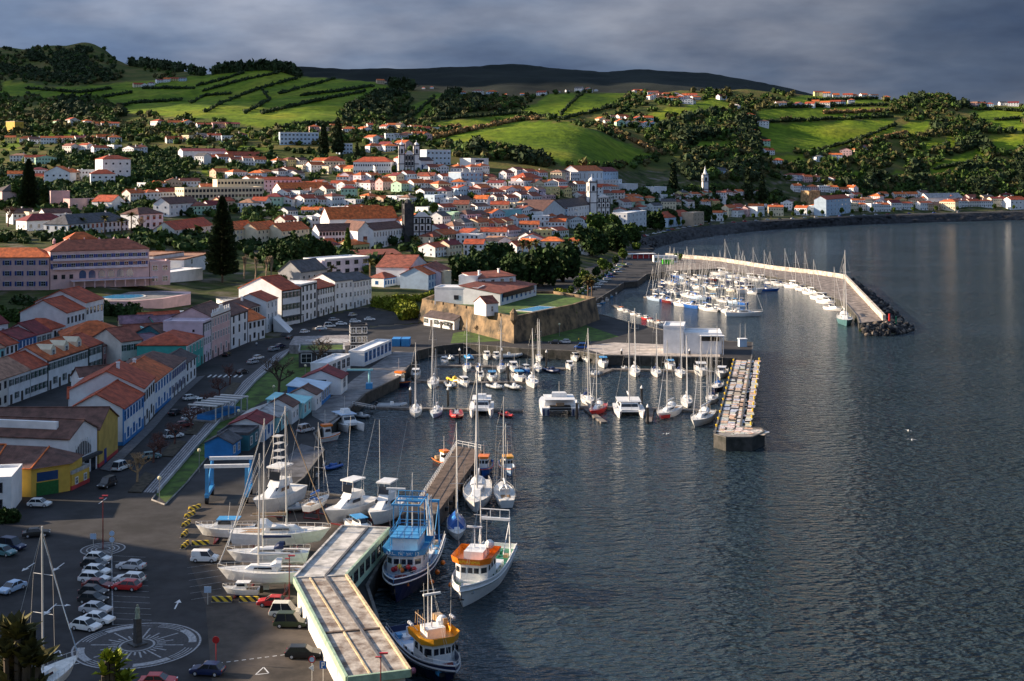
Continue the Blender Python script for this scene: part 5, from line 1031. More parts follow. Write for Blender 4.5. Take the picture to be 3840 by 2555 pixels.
DARKW = [([(85,250),(150,220),(220,232),(290,262),(270,280),(120,275)], 330), ([(0,215),(40,235),(80,262),(0,262)], 90), ([(1030,330),(1100,325),(1240,365),(1260,385),(1120,368)], 300), ([(1510,300),(1700,235),(1760,300),(1740,420),(1560,415)], 680),
 ([(2035,245),(2110,220),(2195,224),(2230,246),(2150,268),(2060,262)], 380), ([(2060,310),(2280,262),(2357,330),(2357,430),(2060,425),(2100,360)], 640), ([(1890,380),(2060,352),(2060,440),(1900,440)], 330), ([(2240,390),(2357,370),(2357,455),(2200,452)], 300),
 ([(1030,218),(1180,224),(1190,250),(1050,262),(1000,275),(960,285)], 420), ([(800,240),(900,215),(940,225),(880,285),(800,290)], 330), ([(1210,300),(1240,285),(1160,330)], 30)]
dp = np.concatenate([poly_pts(p, n, i) for i, (p, n) in enumerate(DARKW)]); dz = fbm(dp[:, 0]/55, dp[:, 1]/30, 3, 5); notp2 = ~np.any([inside(dp[:, 0], dp[:, 1], p) for p in PAST], axis=0); dp = dp[(dz > .43) & notp2]; hsh = rng.rand(len(dp)); d2 = fbm(dp[:, 0]/80, dp[:, 1]/40, 2, 55)
k1 = d2 < .47; k2 = (d2 >= .47) & (hsh < .55); k3 = ~k1 & ~k2
scatter('dark_woodland', dp[k1], 6, 12, LEAF['pine'], 3, 18, 1.0); scatter('green_woodland', dp[k2], 4, 10, LEAF['mid'], 31, 18, .95); scatter('brown_woodland', dp[k3], 4, 9, LEAF['olive'], 32, 18, .9)
gard = np.concatenate([poly_pts(p, n, 40+i) for i, (p, n) in enumerate([([(110,345),(300,338),(430,350),(450,400),(300,420),(120,372)], 420), ([(780,462),(960,452),(990,478),(880,490)], 120), ([(1420,440),(1640,430),(1800,445),(1800,462),(1560,470),(1430,462)], 300), ([(120,402),(430,398),(400,460),(130,470)], 160), ([(540,315),(640,300),(1000,312),(1010,340),(700,325)], 200), ([(0,385),(110,390),(110,470),(0,480)], 120), ([(560,395),(650,402),(640,425),(520,425)], 40), ([(900,402),(1320,402),(1320,600),(900,560)], 190), ([(1400,455),(1900,448),(1850,490),(1420,512)], 130), ([(1960,425),(2357,440),(2357,465),(1900,462)], 330), ([(560,440),(900,440),(900,540),(560,540)], 80), ([(0,290),(560,290),(560,335),(0,340)], 150), ([(0,345),(650,345),(650,430),(0,430)], 330), ([(0,430),(600,430),(600,510),(420,500),(0,500)], 360), ([(560,480),(900,470),(930,560),(760,600),(600,560)], 150), ([(0,545),(560,540),(640,570),(820,560),(830,620),(650,650),(600,610),(560,590),(0,560)], 300), ([(600,540),(940,540),(1010,600),(900,640),(640,600)], 90), ([(560,345),(1000,345),(1000,420),(560,420)], 150)])])
scatter('garden_greenery', gard[::2], 2.5, 6, LEAF['mid'], 5); scatter('garden_bushes', gard[1::2], 2.5, 6.5, LEAF['dark'], 6)
lh = poly_pts([(0,112),(60,120),(200,106),(262,142),(320,178),(200,195),(60,185),(0,170)], 1300, 91); lh = lh[fbm(lh[:, 0]/60, lh[:, 1]/30, 3, 6) > .45]
scatter('left_hill_brush', lh, 4, 9, LEAF['pine'], 92, 14, .8)
ul = poly_pts([(0,262),(560,300),(1000,292),(1010,318),(560,345),(0,300)], 420, 93); scatter('slope_bushes', ul[::2], 3, 8, LEAF['mid'], 94); scatter('slope_thicket', ul[1::2], 3, 8, LEAF['olive'], 95)
def line_pts(lines, step, jit, seed):
    r = np.random.RandomState(seed); out = []
    for l in lines:
        q = S(l)
        for a, b in zip(q, q[1:]):
            n = max(1, int(math.dist(a, b)/step))
            for i in range(n): t = i/n; out.append((a[0]+(b[0]-a[0])*t+r.normal(0, jit), a[1]+(b[1]-a[1])*t+r.normal(0, jit*.5)))
    return out
HED = [[(690,180),(600,205),(520,235),(470,262)], [(655,166),(560,186),(465,212)], [(600,205),(622,232),(560,264)], [(840,212),(720,236),(600,264)], [(770,183),(700,202),(640,218)], [(560,170),(500,188),(450,200)], [(800,290),(700,287),(640,297)], [(860,200),(760,214),(690,222)], [(530,218),(470,222),(440,240)], [(300,215),(240,225),(220,250)], [(250,260),(300,240),(420,232)],
 [(1348,212),(1312,242),(1290,268)], [(990,278),(1100,270),(1190,262),(1300,275),(1420,245)], [(950,232),(905,275)], [(1000,225),(955,265),(905,285)], [(1740,284),(1880,278),(2055,270)], [(1770,250),(2050,243)], [(1860,232),(2030,228)], [(2060,290),(1980,322),(1880,350)], [(2230,250),(2357,258)], [(2290,278),(2357,274)], [(2150,392),(2250,372)], [(60,205),(180,215),(260,205)], [(110,238),(60,215)], [(330,205),(450,205)]]
scatter('field_hedges', line_pts(HED, 5, 1.6, 8), 3, 6, LEAF['pine'], 9, 10, .8)
TANH = [[(995,322),(1100,298),(1195,278),(1240,276)], [(1372,291),(1400,296),(1440,318),(1480,338),(1522,358)], [(1000,302),(1060,296)], [(1900,262),(2040,258)], [(1990,330),(2090,308)]]
scatter('cane_hedges', line_pts(TANH, 4, 2, 10), 3.5, 6.5, LEAF['tan'], 12, 10, .9)
skl = line_pts([[(300,150),(345,146),(420,158)], [(440,170),(468,172)], [(495,165),(590,157)], [(900,198),(950,200)], [(600,158),(690,172)]], 5, 1.5, 14)
scatter('ridge_trees', [(u, sk(u)+7) for u, v in skl], 9, 16, LEAF['pine'], 15, 16, 1.2)
# ---- near plants on the viewpoint slope
def dragon_plant(label, u, v, Y, h, n, leaf, seed, wide=.22):
    x = (u-UC)*Y/F; z = CH-(v-VH)*Y/F; gz = 59.5-.43*Y; o = thing('dragon_plant', label, 'plant', (x, Y, gz-.3)); r = random.Random(seed); st = MB(); lf = MB()
    for k in range(n):
        t = 2*math.pi*k/n+r.uniform(-.5, .5); q = r.uniform(.1, 1)*wide; top = Vector((q*math.cos(t), q*math.sin(t)*.6, z-gz+r.uniform(-.6, .45)*h)); st.path([Vector((0,0,0)), Vector((top.x*.3, top.y*.3, top.z*.6)), top], .035, 5)
        for i in range(16):
            a = i*2.4+k; el = r.uniform(.35, 1.5); L_ = r.uniform(.5, .95)*h*.5; d = Vector((math.cos(a)*math.cos(el), math.sin(a)*math.cos(el), math.sin(el))); sd_ = Vector((-math.sin(a), math.cos(a), 0))*L_*.22; m_ = top+d*L_*.5; e = top+d*L_+Vector((0,0,-.10*L_)); up_ = Vector((0,0,.03))
            lf.poly([top-sd_*.35, m_-sd_+up_, m_, top]); lf.poly([top, m_, m_+sd_+up_, top+sd_*.35]); lf.poly([m_-sd_+up_, e, m_]); lf.poly([m_, e, m_+sd_+up_])
    st.build('stem', M_BARK, o); lf.build('leaves', leaf, o); return o
dragon_plant('bright lime leafed plant standing over the car park at lower left', 428, 2440, 17, .55, 15, LEAF['lime'], 3, .20)
dragon_plant('dark leafy plant with brown tips at the lower left corner', 66, 2380, 15, .80, 18, LEAF['olive'], 8, .26)


# ================================================================ boats
def paint(n, c, r=.3): return M('paint_'+n, c, r, .05, 1.5, spec=.5)
HC = {k: paint(k, c) for k, c in [('white',(.78,.78,.77)),('cream',(.70,.66,.56)),('navy',(.012,.022,.075)),('blue',(.02,.11,.40)),('red',(.48,.03,.03)),('grey',(.34,.36,.38)),('teal',(.10,.22,.24)),('green',(.03,.20,.10)),('olive',(.045,.06,.03)),('black',(.02,.02,.022)),('orange',(.80,.20,.02)),('amber',(.80,.36,.03)),('sky',(.06,.30,.60)),('yellow',(.75,.50,.03)),('maroon',(.16,.02,.02)),('tan',(.42,.28,.15)),('pink',(.75,.25,.35)),('silver',(.5,.5,.52)),('lightblue',(.42,.55,.72))]}
M_ALU = M('aluminium', (.62,.60,.57), .35, .05, 2, metal=.2); M_WIRE = M('rig_wire', (.45,.43,.40), .4, 0); M_TEAK = M('teak_deck', (.33,.21,.12), .7, .2, 3); M_DECK = M('deck_white', (.66,.65,.62), .6, .1, 1.5); M_TUBE = M('rubber_tube', (.20,.21,.22), .6, .1, 2)
class Kit:
    def __init__(s, name): s.name = name; s.parts = []
    def add(s, name, mb, mat, parent=-1, smooth=False): s.parts.append((name, mb.mesh(name, mat, smooth), parent)); return len(s.parts)-1
    def spawn(s, label, cat, loc, rz, scale=1., group=None, mats=None):
        o = thing(s.name, label, cat, loc, rz, group, scale); ob = []
        for n, me, pa in s.parts:
            m = (mats or {}).get(n); ob.append(inst(n, me, o if pa < 0 else ob[pa], mat=m))
        return o
def hull_rings(L, B, H, draft, transom=.75, rake=.10, sheer=.35, full=.5, n=13, fl=.82):
    up, lo, dk = [], [], []
    for i in range(n):
        t = i/(n-1)
        if t < full: b = transom+(1-transom)*math.sin(t/full*math.pi/2)
        else: b = max(.012, (1-((t-full)/(1-full))**2.1)**.85 if t < 1 else .012)
        b *= B/2; z = H*(1+sheer*max(0, (t-.35)/.65)**2+.08*max(0, (.35-t)/.35)); bw = b*(fl-.30*max(0, (t-.5)/.5))
        xd = -L/2+L*t; xw = -L/2+L*.03+L*(1-rake)*t*.985; xm = (xd+xw)/2; zb = -draft*(1-.85*max(0, (t-.55)/.45)**2)
        up.append([(xd, b, z), (xm, (b*1.02+bw)/2*1.02, z*.5), (xw, bw, 0.02), (xw, -bw, 0.02), (xm, -(b*1.02+bw)/2*1.02, z*.5), (xd, -b, z)])
        lo.append([(xw, bw, 0.02), (xw*.98, bw*.75, zb*.6), (xw*.96, 0, zb), (xw*.98, -bw*.75, zb*.6), (xw, -bw, 0.02)]); dk.append((xd, b, z))
    return up, lo, dk
def hull(k, L, B, H, draft, hc='white', bc='navy', bul=.05, deckm=None, rail=None, **kw):
    up, lo, dk = hull_rings(L, B, H, draft, **kw); m = MB()
    m.loft([r[:3] for r in up], closed=False); m.loft([r[3:] for r in up], closed=False); m.poly([up[0][0], up[0][1], up[0][2], up[0][3], up[0][4], up[0][5]])
    if bul > .1:   # inner bulwark face
        m.loft([[(x*.995, b*.95, z), (x*.995, b*.94, z-bul)] for x, b, z in dk], closed=False); m.loft([[(x*.995, -b*.95, z), (x*.995, -b*.94, z-bul)] for x, b, z in dk], closed=False)
        m.loft([[(x, b, z), (x*.995, b*.95, z+.01)] for x, b, z in dk], closed=False); m.loft([[(x, -b, z), (x*.995, -b*.95, z+.01)] for x, b, z in dk], closed=False)
        m.box(-L/2+.05, -dk[0][1], dk[0][2]-bul, -L/2+.15, dk[0][1], dk[0][2])
    h = k.add('hull', m, HC[hc]); b = MB(); b.loft(lo, closed=False); b.poly(lo[0]); k.add('bottom', b, HC[bc], h)
    d = MB(); d.loft([[(x*.998, y*.985, z-bul), (x*.998, 0, z-bul+.05), (x*.998, -y*.985, z-bul)] for x, y, z in dk], closed=False); k.add('deck', d, deckm or M_DECK)
    if rail:
        r = MB()
        for s in (1, -1):
            pts = [Vector((x, s*y*.97, z+rail)) for x, y, z in dk]; r.path(pts, .03, 4)
            for x, y, z in dk[::1]: r.tube((x, s*y*.97, z), (x, s*y*.97, z+rail), .025, .025, 4)
        k.add('rail', r, M_ALU)
    return up, lo, dk
def cabin(m, x0, x1, w0, w1, z0, z1, slope=.4, tap=.12):
    m.add([(x0,-w0/2,z0),(x1,-w1/2,z0),(x1,w1/2,z0),(x0,w0/2,z0),(x0+slope*.3,-w0/2+tap,z1),(x1-slope,-w1/2+tap,z1),(x1-slope,w1/2-tap,z1),(x0+slope*.3,w0/2-tap,z1)], [(4,5,6,7),(0,1,5,4),(1,2,6,5),(2,3,7,6),(3,0,4,7)])
def side_win(m, x0, x1, w, z0, z1, e=.03):
    for s in (1, -1): m.add([(x0, s*(w/2+e), z0), (x1, s*(w/2+e), z0), (x1-.1, s*(w/2-.03+e), z1), (x0+.1, s*(w/2-.03+e), z1)], [(0,1,2,3) if s < 0 else (3,2,1,0)])
def sail_kit(name, L, hc='white', bc='navy', mast=None, cover='blue', keel=True, two=False, boomdir=-1, wood=False):
    k = Kit(name); B = L*.30; H = .095*L+.15; up, lo, dk = hull(k, L, B, H, .045*L, hc, bc, rail=.55 if L < 20 else .7, transom=.62, rake=.12, sheer=.22, full=.45, deckm=M_TEAK if wood else None)
    c = MB(); cabin(c, -.16*L, .22*L, B*.52, B*.30, H, H+.055*L, .08*L); ci = k.add('cabin', c, HC['white']); w = MB(); side_win(w, -.10*L, .10*L, B*.46, H+.018*L, H+.042*L, .08); k.add('cabin_window', w, M_GLASS, ci)
    ck = MB(); ck.box(-.40*L, -B*.22, H+.02, -.19*L, B*.22, H+.06); k.add('cockpit', ck, M_TEAK)
    sp = MB(); sp.loft([[(x, B*.27*math.cos(a), H+.05*L+zz*math.sin(a)) for a in np.linspace(0, math.pi, 7)] for x, zz in ((-.20*L, .075*L), (-.14*L, .075*L), (-.08*L, .02*L))], closed=False); k.add('sprayhood', sp, HC[cover])
    for j, (mx, mh) in enumerate([(.06*L, mast or 1.62*L)]+([(-.30*L, (mast or 1.62*L)*.78)] if two else [])):
        mt = MB(); mt.tube((mx, 0, H), (mx-.01*mh, 0, H+mh), .011*L if L < 16 else .15, .008*L if L < 16 else .10, 6); mi = k.add('mast', mt, M_ALU)
        for q in (.42, .68): k.add('spreader', MB().tube((mx, -B*.33, H+mh*q), (mx, B*.33, H+mh*q), .04, .04, 4), M_ALU, mi)
        bl = .36*L if not j else .22*L; bz = H+.115*L+.5
        bm = MB(); bm.tube((mx, 0, bz), (mx+boomdir*bl, 0, bz+.1), .07, .06, 5); k.add('boom', bm, M_ALU, mi); cv = MB(); cv.tube((mx, 0, bz+.28), (mx+boomdir*bl*.95, 0, bz+.28), .24, .14, 6); k.add('sail_cover', cv, HC[cover], mi)
        rg = MB(); top = Vector((mx-.01*mh, 0, H+mh*.98))
        for e in ((L*.49, 0, H*1.2), (-L*.47, 0, H)) if not j else ((-L*.49, 0, H),): rg.tube(top, e, .018, .018, 3, False)
        for s in (1, -1): rg.tube(top, (mx, s*B*.33, H+mh*.68), .02, .02, 3, False); rg.tube((mx, s*B*.33, H+mh*.68), (mx-.02*L, s*B*.47, H), .02, .02, 3, False)
        k.add('rigging', rg, M_WIRE, mi)
    gn = MB(); gn.tube((L*.485, 0, H*1.2+.6), (L*.30, 0, H+(mast or 1.62*L)*.42), .075, .06, 5); gn.tube((L*.30, 0, H+(mast or 1.62*L)*.42), (.055*L, 0, H+(mast or 1.62*L)*.93), .06, .035, 5); k.add('furled_genoa', gn, HC['white'])
    if keel: kl = MB(); kl.add([(-.06*L,-.12,-.04*L),(.10*L,-.12,-.04*L),(.06*L,-.08,-.15*L),(-.05*L,-.08,-.15*L),(-.06*L,.12,-.04*L),(.10*L,.12,-.04*L),(.06*L,.08,-.15*L),(-.05*L,.08,-.15*L)], [(0,1,2,3),(7,6,5,4),(1,5,6,2),(4,0,3,7),(2,6,7,3)]); k.add('keel', kl, HC[bc])
    return k
def motor_kit(name, L, hc='white', bc='navy', top='white', fly=False, style=0):
    k = Kit(name); B = L*.34; H = .12*L+.15; hull(k, L, B, H, .05*L, hc, bc, transom=.88, rake=.14, sheer=.30, full=.5, rail=.45)
    c = MB(); cabin(c, -.15*L, .25*L, B*.68, B*.42, H, H+.11*L+.3, .14*L); ci = k.add('cabin', c, HC['white']); w = MB(); zt = H+.11*L+.3; side_win(w, -.12*L, .11*L, B*.66, H+.5*(zt-H), zt-.12, -.02)
    w.add([(.19*L+.02, -B*.17, H+.45*(zt-H)), (.19*L+.02, B*.17, H+.45*(zt-H)), (.125*L+.02, B*.2, zt-.08), (.125*L+.02, -B*.2, zt-.08)], [(0,1,2,3)]); k.add('windscreen', w, M_GLASS, ci)
    r = MB(); r.box(-.24*L, -B*.36, zt, .13*L, B*.36, zt+.1); ri = k.add('cabin_roof', r, HC[top], ci)
    cp = MB().box(-.45*L, -B*.36, H+.02, -.16*L, B*.36, H+.05); k.add('cockpit', cp, M_TEAK)
    a = MB(); a.tube((-.05*L, .2, zt), (-.08*L, .2, zt+.28*L), .03, .02, 4); k.add('antenna', a, M_ALU, ci)
    om = MB()
    for y in ((-.35, .35) if L > 7 else (0,)): om.box(-L/2-.55, y-.2, H*.2, -L/2+.02, y+.2, H+.45, .06)
    k.add('outboard_engine', om, HC['black']); return k
def rib_kit(name, L, tube='grey', seats=None, cover=None):
    k = Kit(name); B = L*.36; t = MB(); r = .055*L
    for s in (1, -1):
        pts = [Vector((-L/2, s*B*.40, .45)), Vector((0, s*B*.42, .48)), Vector((L*.28, s*B*.34, .58)), Vector((L*.47, s*.02, .85))]
        for a, b in zip(pts, pts[1:]): t.tube(a, b, r, r, 8)
    k.add('tube', t, HC[tube] if tube in HC else M_TUBE); f = MB().add([(-L/2,-B*.38,.3),(L*.25,-B*.34,.35),(L*.45,0,.6),(L*.25,B*.34,.35),(-L/2,B*.38,.3),(-L/2,0,-.35),(L*.3,0,-.2)], [(0,1,6,5),(1,2,6),(2,3,6),(3,4,5,6),(4,0,5),(0,4,3,2,1)]); k.add('hull', f, HC['grey'])
    c = MB(); cabin(c, -.08*L, .06*L, B*.3, B*.24, .3, 1.35, .2); k.add('console', c, HC['white']); om = MB().box(-L/2-.5, -.22, .1, -L/2+.05, .22, 1.25, .06); k.add('outboard_engine', om, HC['black'])
    if seats:
        s_ = MB()
        for i in range(4):
            for y in (-.5, .15): s_.box(-.40*L+i*.16*L+.2, y, .4, -.40*L+i*.16*L+.6, y+.4, 1.15)
        k.add('seat', s_, HC[seats])
    if cover: k.add('cover', MB().lathe([(B*.3, .7), (B*.25, 1.3), (.05, 1.6)], n=8), HC[cover])
    return k
def cat_kit(name, L, B, sail=True, hc='white', top='white', deckh=2.0, outboards=False):
    k = Kit(name)
    for s in (1, -1):
        up, lo, dk = hull_rings(L, B*.24, deckh*.72, .5, .8, .06, .25, .55); m = MB(); o = s*B*.37
        m.loft([[(x, y+o, z) for x, y, z in r] for r in up], closed=False); m.poly([(x, y+o, z) for x, y, z in up[0]]); m.loft([[(x, y+o, z), (x, -y+o, z)] for x, y, z in dk], closed=False); m.loft([[(x, y+o, z) for x, y, z in r] for r in lo], closed=False); k.add('hull', m, HC[hc])
    br = MB().box(-L*.46, -B*.30, deckh*.5, L*.22, B*.30, deckh*.80); k.add('bridge_deck', br, HC[hc]); c = MB(); cabin(c, -.32*L, .18*L, B*.76, B*.62, deckh*.80, deckh*.80+1.7, 1.4, .35); ci = k.add('cabin', c, HC['white'])
    w = MB(); w.add([(.18*L-.45, -B*.27, deckh*.8+.55), (.18*L-.45, B*.27, deckh*.8+.55), (.18*L-1.0, B*.255, deckh*.8+1.25), (.18*L-1.0, -B*.255, deckh*.8+1.25)], [(0,1,2,3)]); side_win(w, -.26*L, .08*L, B*.70, deckh*.8+.6, deckh*.8+1.25, .0)
    w.add([(-.32*L+.13, B*.33, deckh*.8+.5), (-.32*L+.13, -B*.33, deckh*.8+.5), (-.32*L+.40, -B*.30, deckh*.8+1.4), (-.32*L+.40, B*.30, deckh*.8+1.4)], [(0,1,2,3)]); k.add('window', w, M_GLASS, ci)
    k.add('cabin_roof', MB().box(-.42*L, -B*.38, deckh*.8+1.7, .10*L, B*.38, deckh*.8+1.85), HC[top], ci)
    if sail:
        mh = L*1.5; z = deckh*.8+1.8; mi = k.add('mast', MB().tube((0,0,z), (-.1,0,z+mh), .16, .10, 6), M_ALU); k.add('boom', MB().tube((0,0,z+1.2), (-.42*L,0,z+1.3), .10, .09, 5).tube((0,0,z+1.5), (-.40*L,0,z+1.5), .28, .18, 6), HC['white'], mi)
        rg = MB().tube((-.1,0,z+mh*.95), (L*.46,0,deckh), .035, .035, 3); 
        for s in (1, -1): rg.tube((-.1,0,z+mh*.9), (-.1*L,s*B*.45,deckh), .025, .025, 3)
        rg.tube((0, -B*.14, z+mh*.55), (0, B*.14, z+mh*.55), .05, .05, 4); k.add('rigging', rg, M_WIRE, mi); k.add('crossbeam', MB().tube((L*.42,-B*.37,deckh*.8), (L*.42,B*.37,deckh*.8), .12, .12, 6), M_ALU)
    else:
        f = MB(); cabin(f, -.18*L, .02*L, B*.4, B*.34, deckh*.8+1.86, deckh*.8+2.9, .5); k.add('flybridge', f, HC['white'], ci); k.add('antenna', MB().tube((-.15*L,0,deckh*.8+2.9), (-.15*L,0,deckh*.8+6), .05, .03, 4), M_ALU, ci)
    if outboards: k.add('stern_cockpit', MB().box(-L*.475, -B*.26, deckh*.81, -L*.34, B*.26, deckh*.9).box(-L*.47, -B*.3, deckh*.55, -L*.462, B*.3, deckh*.72), M_BLACK); k.add('stern_table', MB().box(-L*.44, -B*.1, deckh*.9, -L*.38, B*.1, deckh*1.15), M_TEAK)
    om = MB()
    if outboards:
        for s in (1, -1):
            for q in (.31, .42): om.box(-L/2-.7, s*B*q-.25, .3, -L/2+.02, s*B*q+.25, 1.9, .06)
        k.add('outboard_engine', om, HC['navy'])
    return k
def sport_kit(name, L, tower=False):
    k = Kit(name); B = L*.34; H = .145*L; hull(k, L, B, H, .07*L, 'white', 'white', transom=.88, rake=.16, sheer=.34, full=.46, rail=.0)
    c = MB(); cabin(c, -.20*L, .28*L, B*.72, B*.36, H, H+.105*L, .20*L); ci = k.add('cabin', c, HC['white']); zt = H+.105*L
    w = MB(); side_win(w, -.12*L, .06*L, B*.70, H+.055*L, zt-.1, -.03); w.add([(.115*L, -B*.24, H+.07*L), (.115*L, B*.24, H+.07*L), (.065*L, B*.25, zt+.02), (.065*L, -B*.25, zt+.02)], [(0,1,2,3)]); k.add('window', w, M_GLASS, ci)
    f = MB(); cabin(f, -.22*L, .08*L, B*.62, B*.46, zt, zt+.075*L, .06*L); fi = k.add('flybridge', f, HC['white'], ci); z2 = zt+.075*L
    cn = MB()
    for x in (-.20*L, .02*L):
        for s in (1, -1): cn.tube((x, s*B*.28, z2), (x, s*B*.26, z2+.145*L), .05, .05, 5)
    k.add('canopy_frame', cn, M_ALU, fi); k.add('canopy_glass', MB().add([(.04*L, -B*.22, z2), (.04*L, B*.22, z2), (.02*L, B*.22, z2+.10*L), (.02*L, -B*.22, z2+.10*L)], [(0,1,2,3)]), M_GLASS, fi); k.add('hardtop', MB().box(-.23*L, -B*.31, z2+.145*L, .05*L, B*.31, z2+.165*L), HC['white'], fi)
    o = MB()
    for s in (1, -1): o.tube((-.06*L, s*B*.45, H), (-.12*L, s*B*.36, z2+.14*L), .05, .04, 4); o.tube((-.12*L, s*B*.36, z2+.14*L), (-.30*L, s*B*.62, z2+.95*L), .04, .025, 4)
    k.add('outrigger', o, M_ALU); k.add('cockpit', MB().box(-.48*L, -B*.38, H*.7, -.21*L, B*.38, H*.72), M_TEAK)
    if tower:
        t = MB(); z3 = z2+.165*L
        for x in (-.16*L, .0):
            for s in (1, -1): t.tube((x, s*B*.26, z3), (x*.6-.02*L, s*B*.12, z3+.27*L), .05, .04, 4)
        for z, q in ((.09, .2), (.18, .16), (.27, .13)): t.box(-.14*L, -B*q, z3+z*L, 0, B*q, z3+z*L+.08)
        t.box(-.11*L, -B*.16, z3+.36*L, .01*L, B*.16, z3+.37*L); 
        for x in (-.1*L, -.0):
            for s in (1, -1): t.tube((x, s*B*.12, z3+.27*L), (x, s*B*.14, z3+.36*L), .04, .04, 4)
        k.add('tuna_tower', t, M_ALU)
    return k
def fisher_kit(name, L, hc, trim, deckm='tan', top='amber'):
    k = Kit(name); B = L*.34; H = .14*L; up, lo, dk = hull(k, L, B, H, .07*L, hc, 'red', bul=.5, transom=.72, rake=.10, sheer=.45, full=.5, deckm=HC[deckm])
    w = MB(); cabin(w, -.02*L, .22*L, B*.58, B*.50, H-.5, H+2.0, .15, .05); wi = k.add('wheelhouse', w, HC['white']); g = MB(); z = H+.9
    for i in range(3): y = -B*.19+i*B*.19; g.add([(.22*L-.05, y-.25, z), (.22*L-.05, y+.25, z), (.22*L-.10, y+.25, z+.65), (.22*L-.10, y-.25, z+.65)], [(0,1,2,3)])
    side_win(g, .02*L, .19*L, B*.56, z, z+.6, -.01); k.add('window', g, M_GLASS, wi); k.add('visor', MB().box(-.04*L, -B*.32, H+2.0, .24*L, B*.32, H+2.4), HC[top], wi); k.add('mast', MB().tube((.05*L,0,H+2.4), (.05*L,0,H+5.4), .08, .05, 5).tube((.05*L,-.8,H+4.4), (.05*L,.8,H+4.4), .04, .04, 4), M_ALU, wi)
    rb = MB(); 
    for s in (1, -1): rb.path([Vector((x, s*y*1.02, zz*.86)) for x, y, zz in dk], .09, 5)
    k.add('rubbing_strake', rb, HC[trim]); k.add('net_drum', MB().tube((-.30*L,-B*.3,H+.2), (-.30*L,B*.3,H+.2), .55, .55, 9), HC['tan']); return k
KIT = {}
def kit(key):
    if key not in KIT: KIT[key] = {'s9': lambda: sail_kit('sailboat', 9, cover='blue'), 's11': lambda: sail_kit('sailboat', 11, cover='white'), 's12n': lambda: sail_kit('sailboat', 12, 'white', 'red', cover='navy'), 's12d': lambda: sail_kit('sailboat', 12, 'navy', 'red', cover='blue'),
      's14': lambda: sail_kit('sailboat', 14, 'white', 'navy', 17.5, 'white'), 's16k': lambda: sail_kit('sailboat', 16, 'white', 'navy', 21, 'white', two=True), 'm7': lambda: motor_kit('motorboat', 7), 'm9': lambda: motor_kit('motorboat', 9, top='sky'), 'm12': lambda: motor_kit('motorboat', 12), 'm6': lambda: motor_kit('motorboat', 6, bc='blue'),
      'rib': lambda: rib_kit('inflatable_boat', 6.5), 'ribr': lambda: rib_kit('inflatable_boat', 8.5, 'red', 'white'), 'ribb': lambda: rib_kit('inflatable_boat', 7, 'navy', None, 'navy'), 'cat': lambda: cat_kit('catamaran', 14, 8.2), 'pcat': lambda: cat_kit('power_catamaran', 14, 6.6, False, top='white', deckh=2.6), 'pcatb': lambda: cat_kit('power_catamaran', 12, 5.6, False, top='lightblue', deckh=2.2),
      'ocat': lambda: cat_kit('power_catamaran', 16, 10.5, False, deckh=2.8, outboards=True), 'sport': lambda: sport_kit('sportfishing_boat', 13), 'tower': lambda: sport_kit('sportfishing_boat', 14.5, True), 'f9': lambda: fisher_kit('fishing_boat', 9.5, 'lightblue', 'orange', top='amber'), 'f10': lambda: fisher_kit('fishing_boat', 10.5, 'blue', 'red', top='orange'), 'f7': lambda: fisher_kit('fishing_boat', 7.5, 'navy', 'orange', top='orange')}[key]()
    return KIT[key]
def boat(label, key, u, v, head, s=1., z=0., cat=None, mats=None, group=None, yaw=None):
    p = P(u, v, z); K = kit(key)
    return K.spawn(label, cat or K.name.replace('_', ' ').split()[-1] if 'cat' in key or 'sail' in K.name else cat or 'boat', (p.x, p.y, z), R(head), s, group, mats)
W_ = {c: {'hull': HC[c]} for c in HC}
